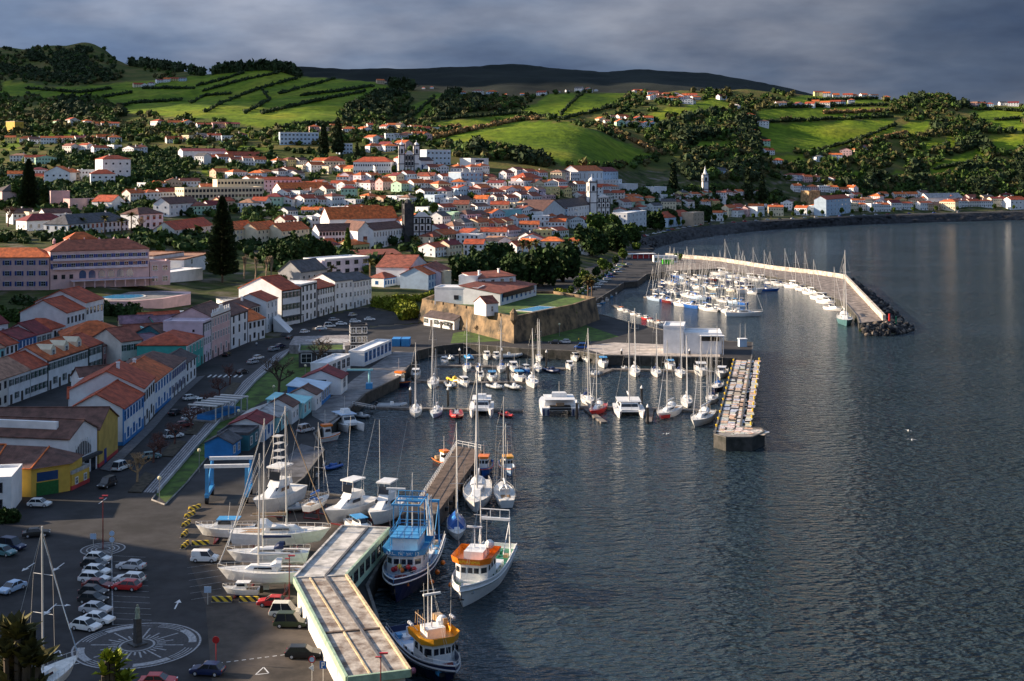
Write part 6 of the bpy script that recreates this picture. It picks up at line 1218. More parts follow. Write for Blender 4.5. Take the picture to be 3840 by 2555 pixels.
SB = [  # south basin
 ('white sailboat moored stern-on at the near left of the basin', 's11', 1559, 1556, -88, 1.0, None), ('pale blue hulled sailboat beside the red tour boat', 's11', 1635, 1558, -96, .92, 'lightblue'), ('red tour boat with white seats and letters', 'ribr', 1712, 1562, -86, 1.05, None),
 ('white power catamaran with four front windows beside the red tour boat', 'pcat', 1806, 1552, -90, 1.0, None), ('small red inflatable with dark cover beside the power catamaran', 'ribb', 1902, 1562, -60, .85, 'red'),
 ('big white power catamaran with stern outboards at the pontoon', 'ocat', 2094, 1540, 92, 1.0, None), ('white sailboat behind the big power catamaran', 's12n', 2204, 1512, -85, 1.0, None), ('slim racing yacht with red deck on the near pontoon', 's14', 2240, 1548, -110, .88, 'red'),
 ('white sailing catamaran facing the camera on the near pontoon', 'cat', 2359, 1552, -90, 1.0, None), ('white racing yacht with big red bow patch', 's14', 2506, 1560, -118, 1.05, 'white'), ('white sailboat between racing yacht and big ketch', 's11', 2575, 1520, -95, 1.0, None),
 ('large white ketch nearest the end of the painted jetty', 's16k', 2632, 1585, -115, .98, None), ('white sailboat alongside the painted jetty behind the ketch', 's12n', 2668, 1508, -108, .9, None), ('dark hulled wooden yacht alongside the painted jetty', 's12d', 2690, 1462, -108, .9, None), ('cream cabin cruiser at the top of the painted jetty', 'm12', 2706, 1412, -105, .9, None),
 ('white sailboat second row at the left by the fishing boat', 's11', 1624, 1450, -92, .95, None), ('orange and blue little fishing boat second row', 'f7', 1490, 1447, -30, 1.0, None), ('white cabin motorboat second row at the left end', 'm7', 1559, 1418, -88, 1.0, None), ('red inflatable with engine second row', 'rib', 1690, 1452, -80, 1.0, None), ('small yellow-covered boat second row', 'ribb', 1706, 1432, -70, .9, 'yellow'),
 ('white open motorboat second row right of the yellow cover', 'm6', 1741, 1448, -75, 1.1, None), ('white cabin boat second row before the mooring pile', 'm7', 1800, 1424, -85, .9, None), ('white motorboat with two rods second row', 'm9', 1845, 1428, -88, .85, None), ('grey inflatable second row under the two-rod motorboat', 'rib', 1861, 1457, -60, .95, None), ('white motorboat with blue top second row', 'm9', 1947, 1430, -80, .95, None), ('grey inflatable second row left of the tall-masted sailboat', 'rib', 1930, 1458, -65, .95, None), ('white sailboat with black stripe at the right end of the second row', 's14', 1996, 1446, -85, .82, None),
 ('white sailboat third row at the left', 's9', 1751, 1390, -90, .95, None), ('small white day sailer third row', 's9', 1796, 1392, -80, .7, None), ('white sailboat with blue cover third row', 's9', 1880, 1392, -95, 1.0, None), ('white cabin boat third row centre', 'm7', 1926, 1392, -85, 1.05, None), ('small blue motorboat third row', 'm6', 1973, 1394, -70, .9, 'blue'), ('white sailboat third row right', 's11', 2016, 1392, -85, .8, None), ('dark inflatable third row right', 'ribb', 2073, 1396, -60, .9, None), ('white box-cabin boat third row right end', 'm7', 2137, 1384, -90, .9, None),
 ('white motorboat back row at the left', 'm6', 1667, 1367, -85, 1.0, None), ('grey inflatable back row at the left', 'rib', 1688, 1349, -80, .9, None), ('blue-covered small boat back row', 'ribb', 1760, 1346, -80, .8, 'sky'), ('white motorboat back row middle left', 'm6', 1826, 1346, -85, 1.0, None), ('white motorboat back row middle right', 'm7', 1861, 1347, -90, .85, None), ('long grey inflatable back row', 'rib', 1910, 1342, 5, 1.1, None), ('white sailboat back row right', 's9', 2022, 1350, -85, .8, None), ('white cabin boat back row right', 'm7', 2157, 1351, -85, .95, None), ('white cabin boat back row right end', 'm7', 2198, 1355, -80, .9, None),
 ('white inflatable under the pier wall at left', 'rib', 2233, 1408, -95, .9, None), ('white cruiser under the pier wall', 'm9', 2262, 1374, -90, .9, None), ('white sailboat with dark cover under the pier wall', 's11', 2380, 1406, -92, 1.0, None), ('small white dinghy under the pier wall', 'rib', 2343, 1384, -90, .6, None), ('white sailboat with navy cover under the pier wall', 's12n', 2461, 1408, -92, .85, None), ('white pilothouse boat under the pier wall', 'm9', 2514, 1384, -92, .85, None), ('white sailboat under the pier wall before the cruiser', 's12n', 2551, 1410, -92, .85, None), ('large white motor cruiser near the painted jetty', 'm12', 2629, 1404, -95, .85, None),
 ('blue and white power catamaran at the quay stairs', 'pcatb', 1302, 1606, -60, 1.0, None), ('small white fishing boat with orange cabin top at the quay', 'f7', 1212, 1655, 30, 1.15, 'white'), ('grey inflatable behind the blue power catamaran', 'rib', 1356, 1566, -45, 1.0, None), ('grey work barge with blue crane at the pontoon', 'rib', 1472, 1529, -5, 1.25, None), ('small white cabin boat under the quay wall', 'm6', 1198, 1752, -100, .8, None), ('blue inflatable under the quay wall', 'ribb', 1243, 1758, -120, .8, 'blue'), ('white rowing boat under the quay wall', 'm6', 1163, 1790, 10, .7, None),
 ('white sailboat with blue boom cover, biggest at the stone pier', 's14', 1790, 1884, -92, 1.35, None), ('white ketch with stern to camera outside the pier', 's16k', 1890, 1872, 95, .88, None), ('blue fishing boat with orange wheelhouse top at the pier end', 'f10', 1816, 1772, -95, 1.0, None), ('pale blue fishing boat with amber wheelhouse top outside the pier', 'f9', 1902, 1770, -80, 1.0, None), ('dark workboat on the inner side of the pier', 'f7', 1662, 1745, -60, 1.0, 'black'), ('sailboat under a bright blue tarpaulin behind the blue trawler', 's12n', 1712, 2000, -85, .95, None)]
for lab, key, u, v, hd, s, hc in SB:
    mats = dict(W_[hc]) if hc else {}
    if hc and key.startswith('rib'): mats = {'tube': HC[hc], 'cover': HC[hc]}
    if 'tarpaulin' in lab: mats['sprayhood'] = HC['sky']
    if 'red deck' in lab: mats['deck'] = HC['red']
    if 'orange cabin top' in lab: mats['visor'] = HC['orange']
    if v < 1475 and u < 2690: s *= 1.10 if key[0] == 's' else 1.28
    o = boat(lab, key, u, v, hd, s, mats=mats)
    if 'tarpaulin' in lab: MB().add([(-5.5,-1.6,1.3),(2,-1.7,1.3),(2,1.7,1.3),(-5.5,1.6,1.3),(-5.2,0,2.9),(2,0,3.1)], [(0,1,5,4),(2,3,4,5),(1,2,5),(3,0,4)]).build('tarpaulin', HC['blue'], o)
    if 'red bow patch' in lab:
        for s_ in (1, -1): MB().add([(3.4, s_*1.75, .25), (6.3, s_*.62, .35), (6.6, s_*.62, 1.25), (3.6, s_*1.98, 1.2)], [(0,1,2,3) if s_ < 0 else (3,2,1,0)]).build('bow_patch', HC['red'], o)
# ---- north marina
rr = random.Random(3)
NM = [('front pontoon of the far marina', [(2440, 1124), (2790, 1188)], 13, -60), ('second pontoon of the far marina', [(2460, 1096), (2790, 1142)], 13, -62), ('third pontoon of the far marina', [(2480, 1066), (2830, 1104)], 14, -64), ('back pontoon of the far marina', [(2520, 1040), (2800, 1066)], 12, -66)]
PONT = []
for phr, ln, n, hd in NM:
    PONT.append(ln)
    for i in range(n):
        t = (i+.5)/n; u = ln[0][0]+(ln[1][0]-ln[0][0])*t+rr.uniform(-5, 5); v = ln[0][1]+(ln[1][1]-ln[0][1])*t+rr.uniform(-4, 4); key = rr.choice(['s11', 's11', 's12n', 's9', 's9', 's14', 'm9', 's12d', 's11'])
        hc = rr.choice(['white']*6+['cream', 'navy', 'blue', 'lightblue', 'maroon']); nm = {'white':'white','cream':'cream','navy':'navy blue','blue':'blue','lightblue':'pale blue','maroon':'dark red'}[hc]
        boat(f"{nm} {'motorboat' if key[0] == 'm' else 'sailboat'}, {ordw(i)} from left on the {phr}", key, u, v, hd+rr.choice([0, 180])+rr.uniform(-5, 5), rr.uniform(.85, 1.05), mats={'hull': HC[hc], 'sprayhood': HC[rr.choice(['blue', 'white', 'navy', 'white'])], 'sail_cover': HC[rr.choice(['blue', 'white', 'navy', 'white', 'cream'])]}, group='yachts moored in the far marina')
for i, (u, v, key, s) in enumerate([(2724, 1026, 's14', 1.15), (2775, 1034, 's12n', 1), (2830, 1044, 's14', 1), (2872, 1048, 's14', .95), (2912, 1060, 'm12', .9), (2950, 1066, 's12n', 1), (2990, 1074, 's14', 1.05), (3026, 1084, 's12n', 1), (3058, 1098, 's14', .95), (3092, 1118, 'm12', 1.1), (3112, 1132, 'm12', 1.0), (3135, 1156, 's12n', .95)]):
    boat(f'white yacht alongside the breakwater quay, {ordw(i)} from the far end', key, u-10, v+8, -35 if i < 6 else -60, s, group='yachts alongside the breakwater')
boat('long white sloop on the outer end of the far marina', 's16k', 2790, 1186, 2, 1.05); boat('blue hulled motor sailer off the far marina', 's12d', 2884, 1092, 8, 1.0, mats=W_['blue']); boat('white motor yacht on the outer end of the far marina', 'm12', 2812, 1100, 8, 1.25)
boat('large grey-green hulled sailing ship with very tall mast at the breakwater tip', 's16k', 3168, 1214, -100, 1.35, mats={'hull': HC['teal'], 'sail_cover': HC['white']})
for i in range(9): boat(f'small red and white boat on the near pontoon of the far marina, {ordw(i)} from left', rr.choice(['m6', 'm7', 'm6']), 2330+i*23+rr.uniform(-5, 5), 1166+i*8.4, -70+rr.uniform(-8, 8), .85, mats={'hull': HC[rr.choice(['white', 'white', 'white', 'red', 'grey'])], 'cabin_roof': HC[rr.choice(['red', 'white', 'white', 'orange'])]}, group='small boats on the near marina pontoon')
for i in range(5): boat(f'small blue boat under the marina road wall, {ordw(i)} from the far end', 'm6', 2302-i*15, 1104+i*12, -120, .8, mats=W_['sky' if i % 2 else 'white'], group='small boats under the road wall')
# ---- boats hauled out on the yard
def cradle(o, L, B, H): 
    c = MB()
    for x in (-.25*L, .15*L):
        for s in (1, -1): c.tube((x, s*B*.62, -H), (x, s*B*.40, .0), .07, .07, 5)
        c.box(x-.15, -B*.6, -H, x+.15, B*.6, -H+.2)
    c.build('cradle', HC['maroon'], o)
YD = [('white sportfishing boat with tall tuna tower on the yard', 'tower', 1035, 1925, -112, 1.0, 1.3, None), ('white flybridge sportfishing boat with outriggers, left of the pair', 'sport', 1308, 1962, -122, 1.0, 1.2, None), ('white flybridge sportfishing boat with outriggers, right of the pair', 'sport', 1442, 1965, -108, .97, 1.2, None),
 ('old white sailboat with red bottom propped on the yard', 's9', 1190, 1935, 70, .95, 1.8, {'bottom': HC['maroon'], 'keel': HC['maroon']}), ('white cabin motorboat with bow to the left on the yard', 'm9', 846, 2030, 180, 1.1, .9, None), ('long white sloop with beige boom cover on the yard', 's14', 1052, 2075, 3, 1.14, 1.7, {'sail_cover': HC['tan'], 'bottom': HC['white'], 'furled_genoa': HC['tan']}),
 ('white sailboat without mast cover on the yard, middle of three', 's12n', 1005, 2140, 182, 1.05, 1.5, {'bottom': HC['white'], 'keel': HC['white']}), ('white sailboat with tall mast nearest the yellow barriers', 's14', 990, 2212, 180, .97, 1.6, {'bottom': HC['white'], 'keel': HC['white']}), ('small white day boat on the yard beside the barriers', 'm6', 905, 2238, 178, .9, .5, None), ('white motorboat behind the concrete roof', 'm9', 1350, 2010, -60, .95, .8, None), ('white inflatable on trailer behind the red-bottomed sailboat', 'rib', 1118, 1918, 10, .9, .4, None)]
for lab, key, u, v, hd, s, lift, mats in YD:
    o = boat(lab, key, u, v, hd, s, z=3.0, mats=mats); o.location.z = 3+lift*s; L_ = {'tower': 14.5, 'sport': 13, 's9': 9, 'm9': 9, 's14': 14, 's12n': 12, 'm6': 6, 'rib': 6.5}[key]; cradle(o, L_, L_*.3, lift)
bo = kit('s14').spawn('sailboat mast and rigging rising at the lower left corner', 'sailboat', (-54.8, 148, 4.3), R(70), 1.0, None, {'sail_cover': HC['lightblue'], 'furled_genoa': HC['lightblue']}); cradle(bo, 14, 4.2, 1.3)
# ---- the three fishing ships in front
def trawler(label, x, y, head, L, B, hc, trim, vis, deckc, text=None, style=0, hb=3.6):
    k = Kit('fishing_ship'); up, lo, dk = hull(k, L, B, hb, 1.0, hc, 'black', bul=.85, transom=.80, rake=.09, sheer=.40, full=.52, n=19, deckm=HC[deckc], rail=.0 if style == 1 else .55)
    rb = MB(); 
    for s in (1, -1): rb.path([Vector((xx, s*yy*1.015, zz*.80)) for xx, yy, zz in dk], .12, 5); rb.path([Vector((xx, s*yy*1.0, zz+.03)) for xx, yy, zz in dk], .10, 5)
    k.add('rubbing_strake', rb, HC['white' if style != 2 else 'silver'])
    z0 = hb-.85; a0, a1 = (.02, .27) if style else (-.02, .24); x0, x1 = a0*L, a1*L; w1 = B*.72; z1 = z0+(.9 if style != 2 else .6); z2 = z1+2.5
    h1 = MB(); h1.prism([(x0-.20*L, -w1/2), (x1-1.0, -w1/2), (x1, -w1*.32), (x1, w1*.32), (x1-1.0, w1/2), (x0-.20*L, w1/2)], z0-.1, z1); hi = k.add('deckhouse', h1, HC['white'])
    h2 = MB(); f0 = [(x0, -w1/2), (x1-1.1, -w1/2), (x1-.1, -w1*.30), (x1-.1, w1*.30), (x1-1.1, w1/2), (x0, w1/2)]; h2.prism(f0, z1+.003, z2); wi = k.add('wheelhouse', h2, HC['white'])
    for i in range(5):     # windows all round the front
        a, b = [(f0[1], f0[2]), (f0[2], f0[3]), (f0[2], f0[3]), (f0[2], f0[3]), (f0[3], f0[4])][i]; t0, t1 = [(.15, .85), (.05, .30), (.37, .63), (.70, .95), (.15, .85)][i]
        p = Vector(a).lerp(Vector(b), t0); q = Vector(a).lerp(Vector(b), t1); n = (Vector(b)-Vector(a)).normalized(); n = Vector((n.y, -n.x))*.03; k.add('window', MB().add([(*(p+n), z1+1.15), (*(q+n), z1+1.15), (*(q+n), z1+1.95), (*(p+n), z1+1.95)], [(0,1,2,3)]), M_GLASS, wi)
    sw = MB(); 
    for j in range(3): side_win(sw, x0+.5+j*1.6, x0+1.6+j*1.6, w1+.06, z1+1.15, z1+1.95, .0)
    k.add('side_window', sw, M_GLASS, wi); sw = MB(); 
    for j in range(3): side_win(sw, x0-3+j*2.2, x0-2.2+j*2.2, w1+.06, z0+.35, z0+.75, 0)
    k.add('porthole', sw, M_GLASS, hi)
    vv = MB(); o_ = .45; f1 = [(x0-.6, -w1/2-o_), (x1-.9, -w1/2-o_), (x1+.35, -w1*.32), (x1+.35, w1*.32), (x1-.9, w1/2+o_), (x0-.6, w1/2+o_)]; f2 = [(px_*1.0+(.25 if i in (2, 3) else 0), py_*1.08) for i, (px_, py_) in enumerate(f1)]
    vh = 1.0 if style == 0 else .95
    vv.loft([[(p[0], p[1], z2+.005) for p in f1], [(p[0], p[1], z2+vh) for p in f2]], cap=False); vv.poly([(p[0], p[1], z2+.02) for p in f1]); k.add('visor', vv, HC[vis], wi)
    if style == 0:   # upper white house of the blue ship
        h3 = MB(); h3.prism([(x0-.2, -w1*.36), (x1-1.4, -w1*.36), (x1-1.4, w1*.36), (x0-.2, w1*.36)], z2+.03, z2+2.3); k.add('upper_house', h3, HC['white'], wi); k.add('upper_deck', MB().box(x0-.6, -w1*.42, z2+2.3, x1-1.1, w1*.42, z2+2.45), HC['sky'], wi); ur = MB(); up4 = [Vector((x0-.6, -w1*.42, z2+2.45)), Vector((x1-1.1, -w1*.42, z2+2.45)), Vector((x1-1.1, w1*.42, z2+2.45)), Vector((x0-.6, w1*.42, z2+2.45))]; [(ur.tube(a+Vector((0,0,q)), b+Vector((0,0,q)), .045, .045, 4), [ur.tube(a.lerp(b, t), a.lerp(b, t)+Vector((0,0,1)), .04, .04, 4) for t in (0, .25, .5, .75)]) for a, b in zip(up4, up4[1:]+up4[:1]) for q in (.5, 1.0)]; k.add('upper_rail', ur, HC['sky'], wi)
        fr = MB(); zt = z2+2.9
        for xx in (x0, x1-2.2):
            for s in (1, -1): fr.tube((xx, s*w1*.36, zt), (xx, s*w1*.36, zt+4.2), .09, .09, 5)
        fr.tube((x1-2.2, -w1*.36, zt), (x0, -w1*.15, zt+4.2), .08, .08, 5); [fr.box(x0-.2+q*(x1-2.0-x0), -w1*.42, zt+4.2, x0+.05+q*(x1-2.0-x0), w1*.42, zt+4.45) for q in (0, .5, 1)]; [fr.box(x0-.2, sg*w1*.40-.1, zt+4.2, x1-1.9, sg*w1*.40+.1, zt+4.4) for sg in (-1, 1)]; [fr.tube((x0, -w1*.4+q*w1*.2, zt+4.4), (x0, -w1*.4+q*w1*.2, zt+5.3), .05, .05, 4) for q in range(5)]; fr.tube((x0, -w1*.4, zt+5.3), (x0, w1*.4, zt+5.3), .06, .06, 4); fr.tube((x0, -w1*.36, zt+2), (x0, w1*.36, zt+2), .07, .07, 5)
        k.add('gantry', fr, HC['sky'], wi); k.add('radar', MB().tube((x1-2.4, -w1*.3, zt+4.4), (x1-2.4, -w1*.3, zt+6.6), .09, .07, 5).box(x1-2.6, -w1*.3-1.5, zt+6.6, x1-2.2, -w1*.3+1.5, zt+6.85), HC['white'], wi)
    else:
        k.add('roof_house', MB().box(x0+.2, -w1*.30, z2+.03, x1-2.0, w1*.30, z2+1.3), HC['white'], wi); tz = z2+1.3
        k.add('radar', MB().tube((x0+2, -.4, tz), (x0+2, -.4, tz+(4.2 if style == 2 else 3)), .10, .08, 5).box(x0+1.85, -1.6, tz+(4.2 if style == 2 else 3), x0+2.15, .8, tz+(4.45 if style == 2 else 3.25)), HC['white'], wi)
        k.add('satellite_dome', MB().ball((x0+1.0, w1*.34, z2+1.6), .75, 10), HC['white'], wi)
        if style == 2:
            cl_ = MB()
            for i in range(5): cl_.tube((x0-.5+i*.8, -w1*.4, tz), (x0-.3+i*.8, -w1*.4, tz+1.6+.4*(i % 2)), .06, .05, 4); cl_.box(x0-.8+i*.5, w1*.2+i*.12, tz, x0-.2+i*.5, w1*.45, tz+.8)
            cl_.tube((x0-.5, -w1*.4, tz+1.4), (x0+3, -w1*.4, tz+1.4), .05, .05, 4); k.add('roof_gear', cl_, HC['tan'], wi)
            lp = MB()
            for s in (1, -1):
                for i in range(3): lp.tube((x0+.4+i*.5, s*w1*.5, z2+1.0), (x0+.5+i*.5, s*(w1*.5+.7), z2+1.8), .05, .05, 4); lp.ball((x0+.5+i*.5, s*(w1*.5+.8), z2+1.9), .25, 6)
            k.add('flood_lamp', lp, HC['silver'], wi)
    mh = {0: 11, 1: 9.5, 2: 9}[style]; mt = MB(); mt.tube((x0-.2, 0, z2), (x0-.2, 0, z2+mh), .13, .07, 6); mt.tube((x0-.2, -1.1, z2+mh*.6), (x0-.2, 1.1, z2+mh*.6), .05, .05, 4); mi = k.add('mast', mt, M_ALU)
    an = MB()
    for s in (1, -1): an.tube((x1-1.6, s*w1*.42, z2+1.0), (x1-1.7, s*w1*.45, z2+7.5), .04, .025, 4); an.tube((x0-.2, 0, z2+mh*.95), (x1+.12*L, s*.2, hb*1.3), .02, .02, 3)
    k.add('antenna', an, M_ALU, wi)
    ar = MB(); ax = -L*.36; ah = 7.5 if style == 0 else 5.8
    for s in (1, -1): ar.tube((ax, s*B*.36, z0), (ax, s*B*.34, z0+ah), .15, .12, 6); ar.tube((ax, s*B*.34, z0+ah), (ax+3.2, s*B*.3, z0+1.2), .07, .07, 5)
    ar.box(ax-.25, -B*.36, z0+ah, ax+.25, B*.36, z0+ah+.4); 
    if style == 1: 
        for i in range(4): ar.tube((ax, -B*.34+i*B*.227, z0+ah+.4), (ax, -B*.34+i*B*.227, z0+ah+1.7), .07, .07, 5)
        ar.tube((ax, -B*.34, z0+ah+1.7), (ax, B*.34, z0+ah+1.7), .09, .09, 5)
    if style == 2: ar = MB().tube((ax, -.2, z0), (ax, -.2, z0+1.6), .25, .2, 7).box(ax-.8, -1.1, z0, ax+.8, .8, z0+.5)
    k.add('stern_gantry' if style != 2 else 'stern_winch', ar, HC['sky' if style == 0 else 'white'])
    if style == 0:
        cr = MB(); cr.tube((x0-5, B*.2, z1), (x0-5, B*.2, z1+9), .18, .14, 6); cr.tube((x0-5, B*.2, z1+8.6), (x0-2, B*.36, z1+4), .09, .08, 5); k.add('derrick', cr, HC['sky']); nt = MB()
        for i in range(12): nt.tube((x0-5+.4*math.cos(i), B*.22+.5*math.sin(i*2.1), z1+8.8), (x0-3.4+1.0*math.cos(i*1.7), B*.34+.5*math.sin(i), z1+.5+i % 3), .05, .08, 4)
        k.add('hanging_net', nt, HC['silver'])
    wn_ = MB(); fx = x1+.06*L; wn_.tube((fx, -.9, z0+.6), (fx, .9, z0+.6), .42, .42, 9); wn_.box(fx-.4, -1.2, z0, fx+.4, 1.2, z0+.35); wn_.tube((fx+1.4, 0, z0), (fx+1.4, 0, z0+1.4), .2, .16, 7); k.add('anchor_winch', wn_, HC['silver' if style == 1 else 'maroon'])
    if style == 0:
        for i, c in enumerate(('red', 'red', 'yellow', 'orange', 'black', 'red', 'black', 'red')): k.add('buoy', MB().ball((x1+.35+.15*(i % 2), -w1*.26+i*w1*.085, z0+1.35+.25*(i % 3)), .42, 8), HC[c])
    bu = MB(); tx = MB(); k.add('anchor', MB().tube((L*.455, 0, hb*1.05), (L*.475, 0, hb*.55), .12, .10, 5).tube((L*.475, -.5, hb*.6), (L*.475, .5, hb*.6), .10, .10, 5), HC['black'])
    rc = random.Random(style+5); dkz = z0+.02
    for i in range(14):
        xx = rc.uniform(x1+.7, L*.40) if i < 6 else rc.uniform(-L*.44, x0-.24*L); yy = rc.uniform(-1, 1)*B*(.22 if i < 6 else .34); sz = rc.uniform(.3, .65); c_ = rc.choice(['sky', 'tan', 'grey', 'orange', 'black', 'white', 'green'])
        k.add('deck_gear', MB().box(xx-sz, yy-sz*.7, dkz, xx+sz, yy+sz*.7, dkz+sz*rc.uniform(.6, 1.5), .04) if i % 3 else MB().lathe([(sz*.8, 0), (sz*.9, .2), (sz*.5, .35), (.05, .4)], (xx, yy, dkz), 9), HC[c_])
    fd = MB()
    for i in range(3): fd.ball((-L*.2+i*L*.18, (-1 if style else 1)*(B*.5+.25), .9), .42, 8)
    k.add('fender', fd, HC['orange' if style != 2 else 'pink']); ln = MB()
    o = k.spawn(label, 'fishing boat', (x, y, 0), R(head))
    if text:
        cu = bpy.data.curves.new('lettering', 'FONT'); cu.body = text; cu.size = .80; cu.extrude = .02; cu.align_x = 'CENTER'; cu.materials.append(HC['white' if style == 0 else 'yellow'])
        to = bpy.data.objects.new('lettering', cu); COL.objects.link(to); bpy.context.view_layer.update()
        me = bpy.data.meshes.new_from_object(to.evaluated_get(bpy.context.evaluated_depsgraph_get())); bpy.data.objects.remove(to); me.name = 'lettering'
        inst('lettering', me, o, (x1+.50, 0, z2+.22), (R(90), 0, R(90)), kind='stuff')
    return o
trawler('navy blue fishing ship with sky blue gantry and white wheelhouse at the quay', -15.9, 202.5, -97, 27, 7.6, 'navy', 'white', 'sky', 'sky', 'ARC. N.ª SRª 12', 0, 2.9)
trawler('white fishing ship with orange wheelhouse band and green deck outside the blue one', -4.8, 199.5, -103, 25.5, 7.0, 'white', 'white', 'orange', 'green', 'AMANHA', 1, 2.6)
trawler('blue fishing ship with amber wheelhouse band nearest the camera', -11.0, 167.0, -64, 18.5, 5.9, 'navy', 'white', 'amber', 'lightblue', None, 2, 2.2)
# ================================================================ harbour furniture
def wpt(px, z=3.0): return [P(u, v, z) for u, v in px]
# ---- stone pier with railing
pier = thing('stone_pier', 'narrow stone pier with white railing between yard and fishing boats', 'pier', (0, 0, 0))
pc = [P(1560, 1890), P(1640, 1925), P(1812, 1690), P(1705, 1672)]
M_PIER = M('pier_deck', (.12, .085, .065), .9, .35, .8, bump=.3, bscale=2)
MB().prism([(p.x, p.y) for p in pc], -2.5, 3.06).build('deck', M_PIER, pier)
def railing(parent, pts, h=1.1, step=2.0, r=.035, mat=None, name='railing'):
    m = MB()
    for a, b in zip(pts, pts[1:]):
        a, b = Vector(a), Vector(b); n = max(1, int((b-a).length/step))
        for i in range(n+1): q = a.lerp(b, i/n); m.tube(q, q+Vector((0,0,h)), r, r, 4)
        for z in (h, h*.55): m.tube(a+Vector((0,0,z)), b+Vector((0,0,z)), r, r, 4)
    return m.build(name, mat or M_FRW, parent)
railing(pier, [tuple(pc[0]+Vector((.5,0,.06))), tuple(pc[3]+Vector((.5,0,.06)))], 1.2, 1.6, .05); railing(pier, [tuple(pc[3]+Vector((.5,-.4,.06))), tuple(pc[2]+Vector((-.5,-.4,.06)))], 1.2, 1.6, .05)
tl = MB()
for i in range(9): q = pc[1].lerp(pc[2], .15+.08*i)+Vector((.15,-.1,-1.2)); tl.lathe([(.25,-.35),(.55,-.3),(.55,.3),(.25,.35)], tuple(q), 8)
tl.build('tyre_fender', M_BLACK, pier)
sl = MB(); a, b = P(1084, 1838), P(1548, 1888); sl.add([(a.x,a.y+.02,2.95),(b.x,b.y+.02,2.95),(b.x+.5,b.y+7,-.6),(a.x+1,a.y+7,-.6)], [(0,1,2,3)])
struct('slipway', sl, M('algae_slip', (.07, .10, .012), .9, .4, .6))
# inclined boat ramp beside the quay wall
rp = MB(); q = [P(1135, 1790), P(1212, 1690), P(1130, 1665), P(1000, 1790)]; rp.poly([(p.x, p.y, 3.05) for p in q]); struct('boat_ramp', rp, M('ramp_concrete', (.10,.10,.11), .9, .3, .5))
# ---- painted jetty
jet = thing('painted_jetty', 'long jetty paved with hundreds of small sailors paintings', 'jetty', (0, 0, 3.03)); J = [P(2751, 1345), P(2676, 1630), P(2780, 1602), P(2824, 1324)]
PC = [M('mural_'+str(i), c, .8, .35, 2.2, col2=c2) for i, (c, c2) in enumerate([((.62,.58,.52),(.30,.28,.30)),((.45,.38,.30),(.2,.15,.12)),((.50,.52,.56),(.12,.16,.28)),((.66,.52,.36),(.35,.12,.08)),((.55,.54,.50),(.18,.25,.22)),((.42,.40,.40),(.55,.5,.2)),((.7,.66,.6),(.4,.2,.2))])]
pm_ = MB().box(0, 0, 0, 1, 1, .02).mesh('painted_panel', PC[0]); dj = (J[1]-J[0]); dj.z = 0; Lj = dj.length; ej = dj/Lj; nj = Vector((-ej.y, ej.x, 0)); aj = math.atan2(ej.y, ej.x); rr = random.Random(9)
for j in range(4):
    q_ = 1+rr.random()*2
    while q_ < Lj-2.5:
        l_ = rr.uniform(.9, 2.4); w_ = rr.uniform(1.3, 1.95)
        if rr.random() < .86: p = J[0]+ej*q_+nj*(.7+j*2.02+rr.uniform(-.12, .12)); inst('painted_panel', pm_, jet, (p.x, p.y, rr.uniform(0, .012)), aj+rr.uniform(-.05, .05), (l_, w_, 1), PC[rr.randrange(7)])
        q_ += l_+rr.uniform(.05, .35)
for i in range(26): p = J[0]+ej*(2+i*4.4)+nj*(.25 if i % 2 else 8.2); inst('bollard', MB().lathe([(.25,0),(.22,.5),(.38,.6),(.1,.8)], n=7).mesh('bollard', HC['yellow']) if i == 0 else bpy.data.meshes['bollard'], jet, (p.x, p.y, 0))
oc = [P(2676, 1630), P(2722, 1643), P(2820, 1643), P(2868, 1622), P(2858, 1608), P(2780, 1602)]; oc_c = sum(oc, Vector())/6
for i in range(34):
    t = rr.uniform(0, 6.28); q = oc_c+Vector((rr.uniform(-5.2, 5.2), rr.uniform(-1.6, 1.8), 0)); inst('painted_panel', pm_, jet, (q.x, q.y, .005+.004*(i % 5)), rr.uniform(0, 3), (rr.uniform(1, 1.8), rr.uniform(.9, 1.5), 1), PC[rr.randrange(7)])
ov = MB(); ov.prism([(p.x, p.y) for p in oc], 3.0, 3.02); struct('jetty_head', ov, M_CONC)
o = thing('harbour_hut', 'small pale blue hut with two poles at the head of the painted jetty', 'hut', tuple(P(2784, 1300)), .1); MB().box(-1.3,-1.1,0,1.3,1.1,2.6).build('wall', WALLS['paleblue'], o); MB().box(-1.5,-1.3,2.6,1.5,1.3,2.8).build('roof', WALLS['white'], o); MB().tube((-.8,0,2.8),(-.8,0,8),.07,.04).tube((1,0,2.8),(1,0,8),.07,.04).build('pole', M_ALU, o)
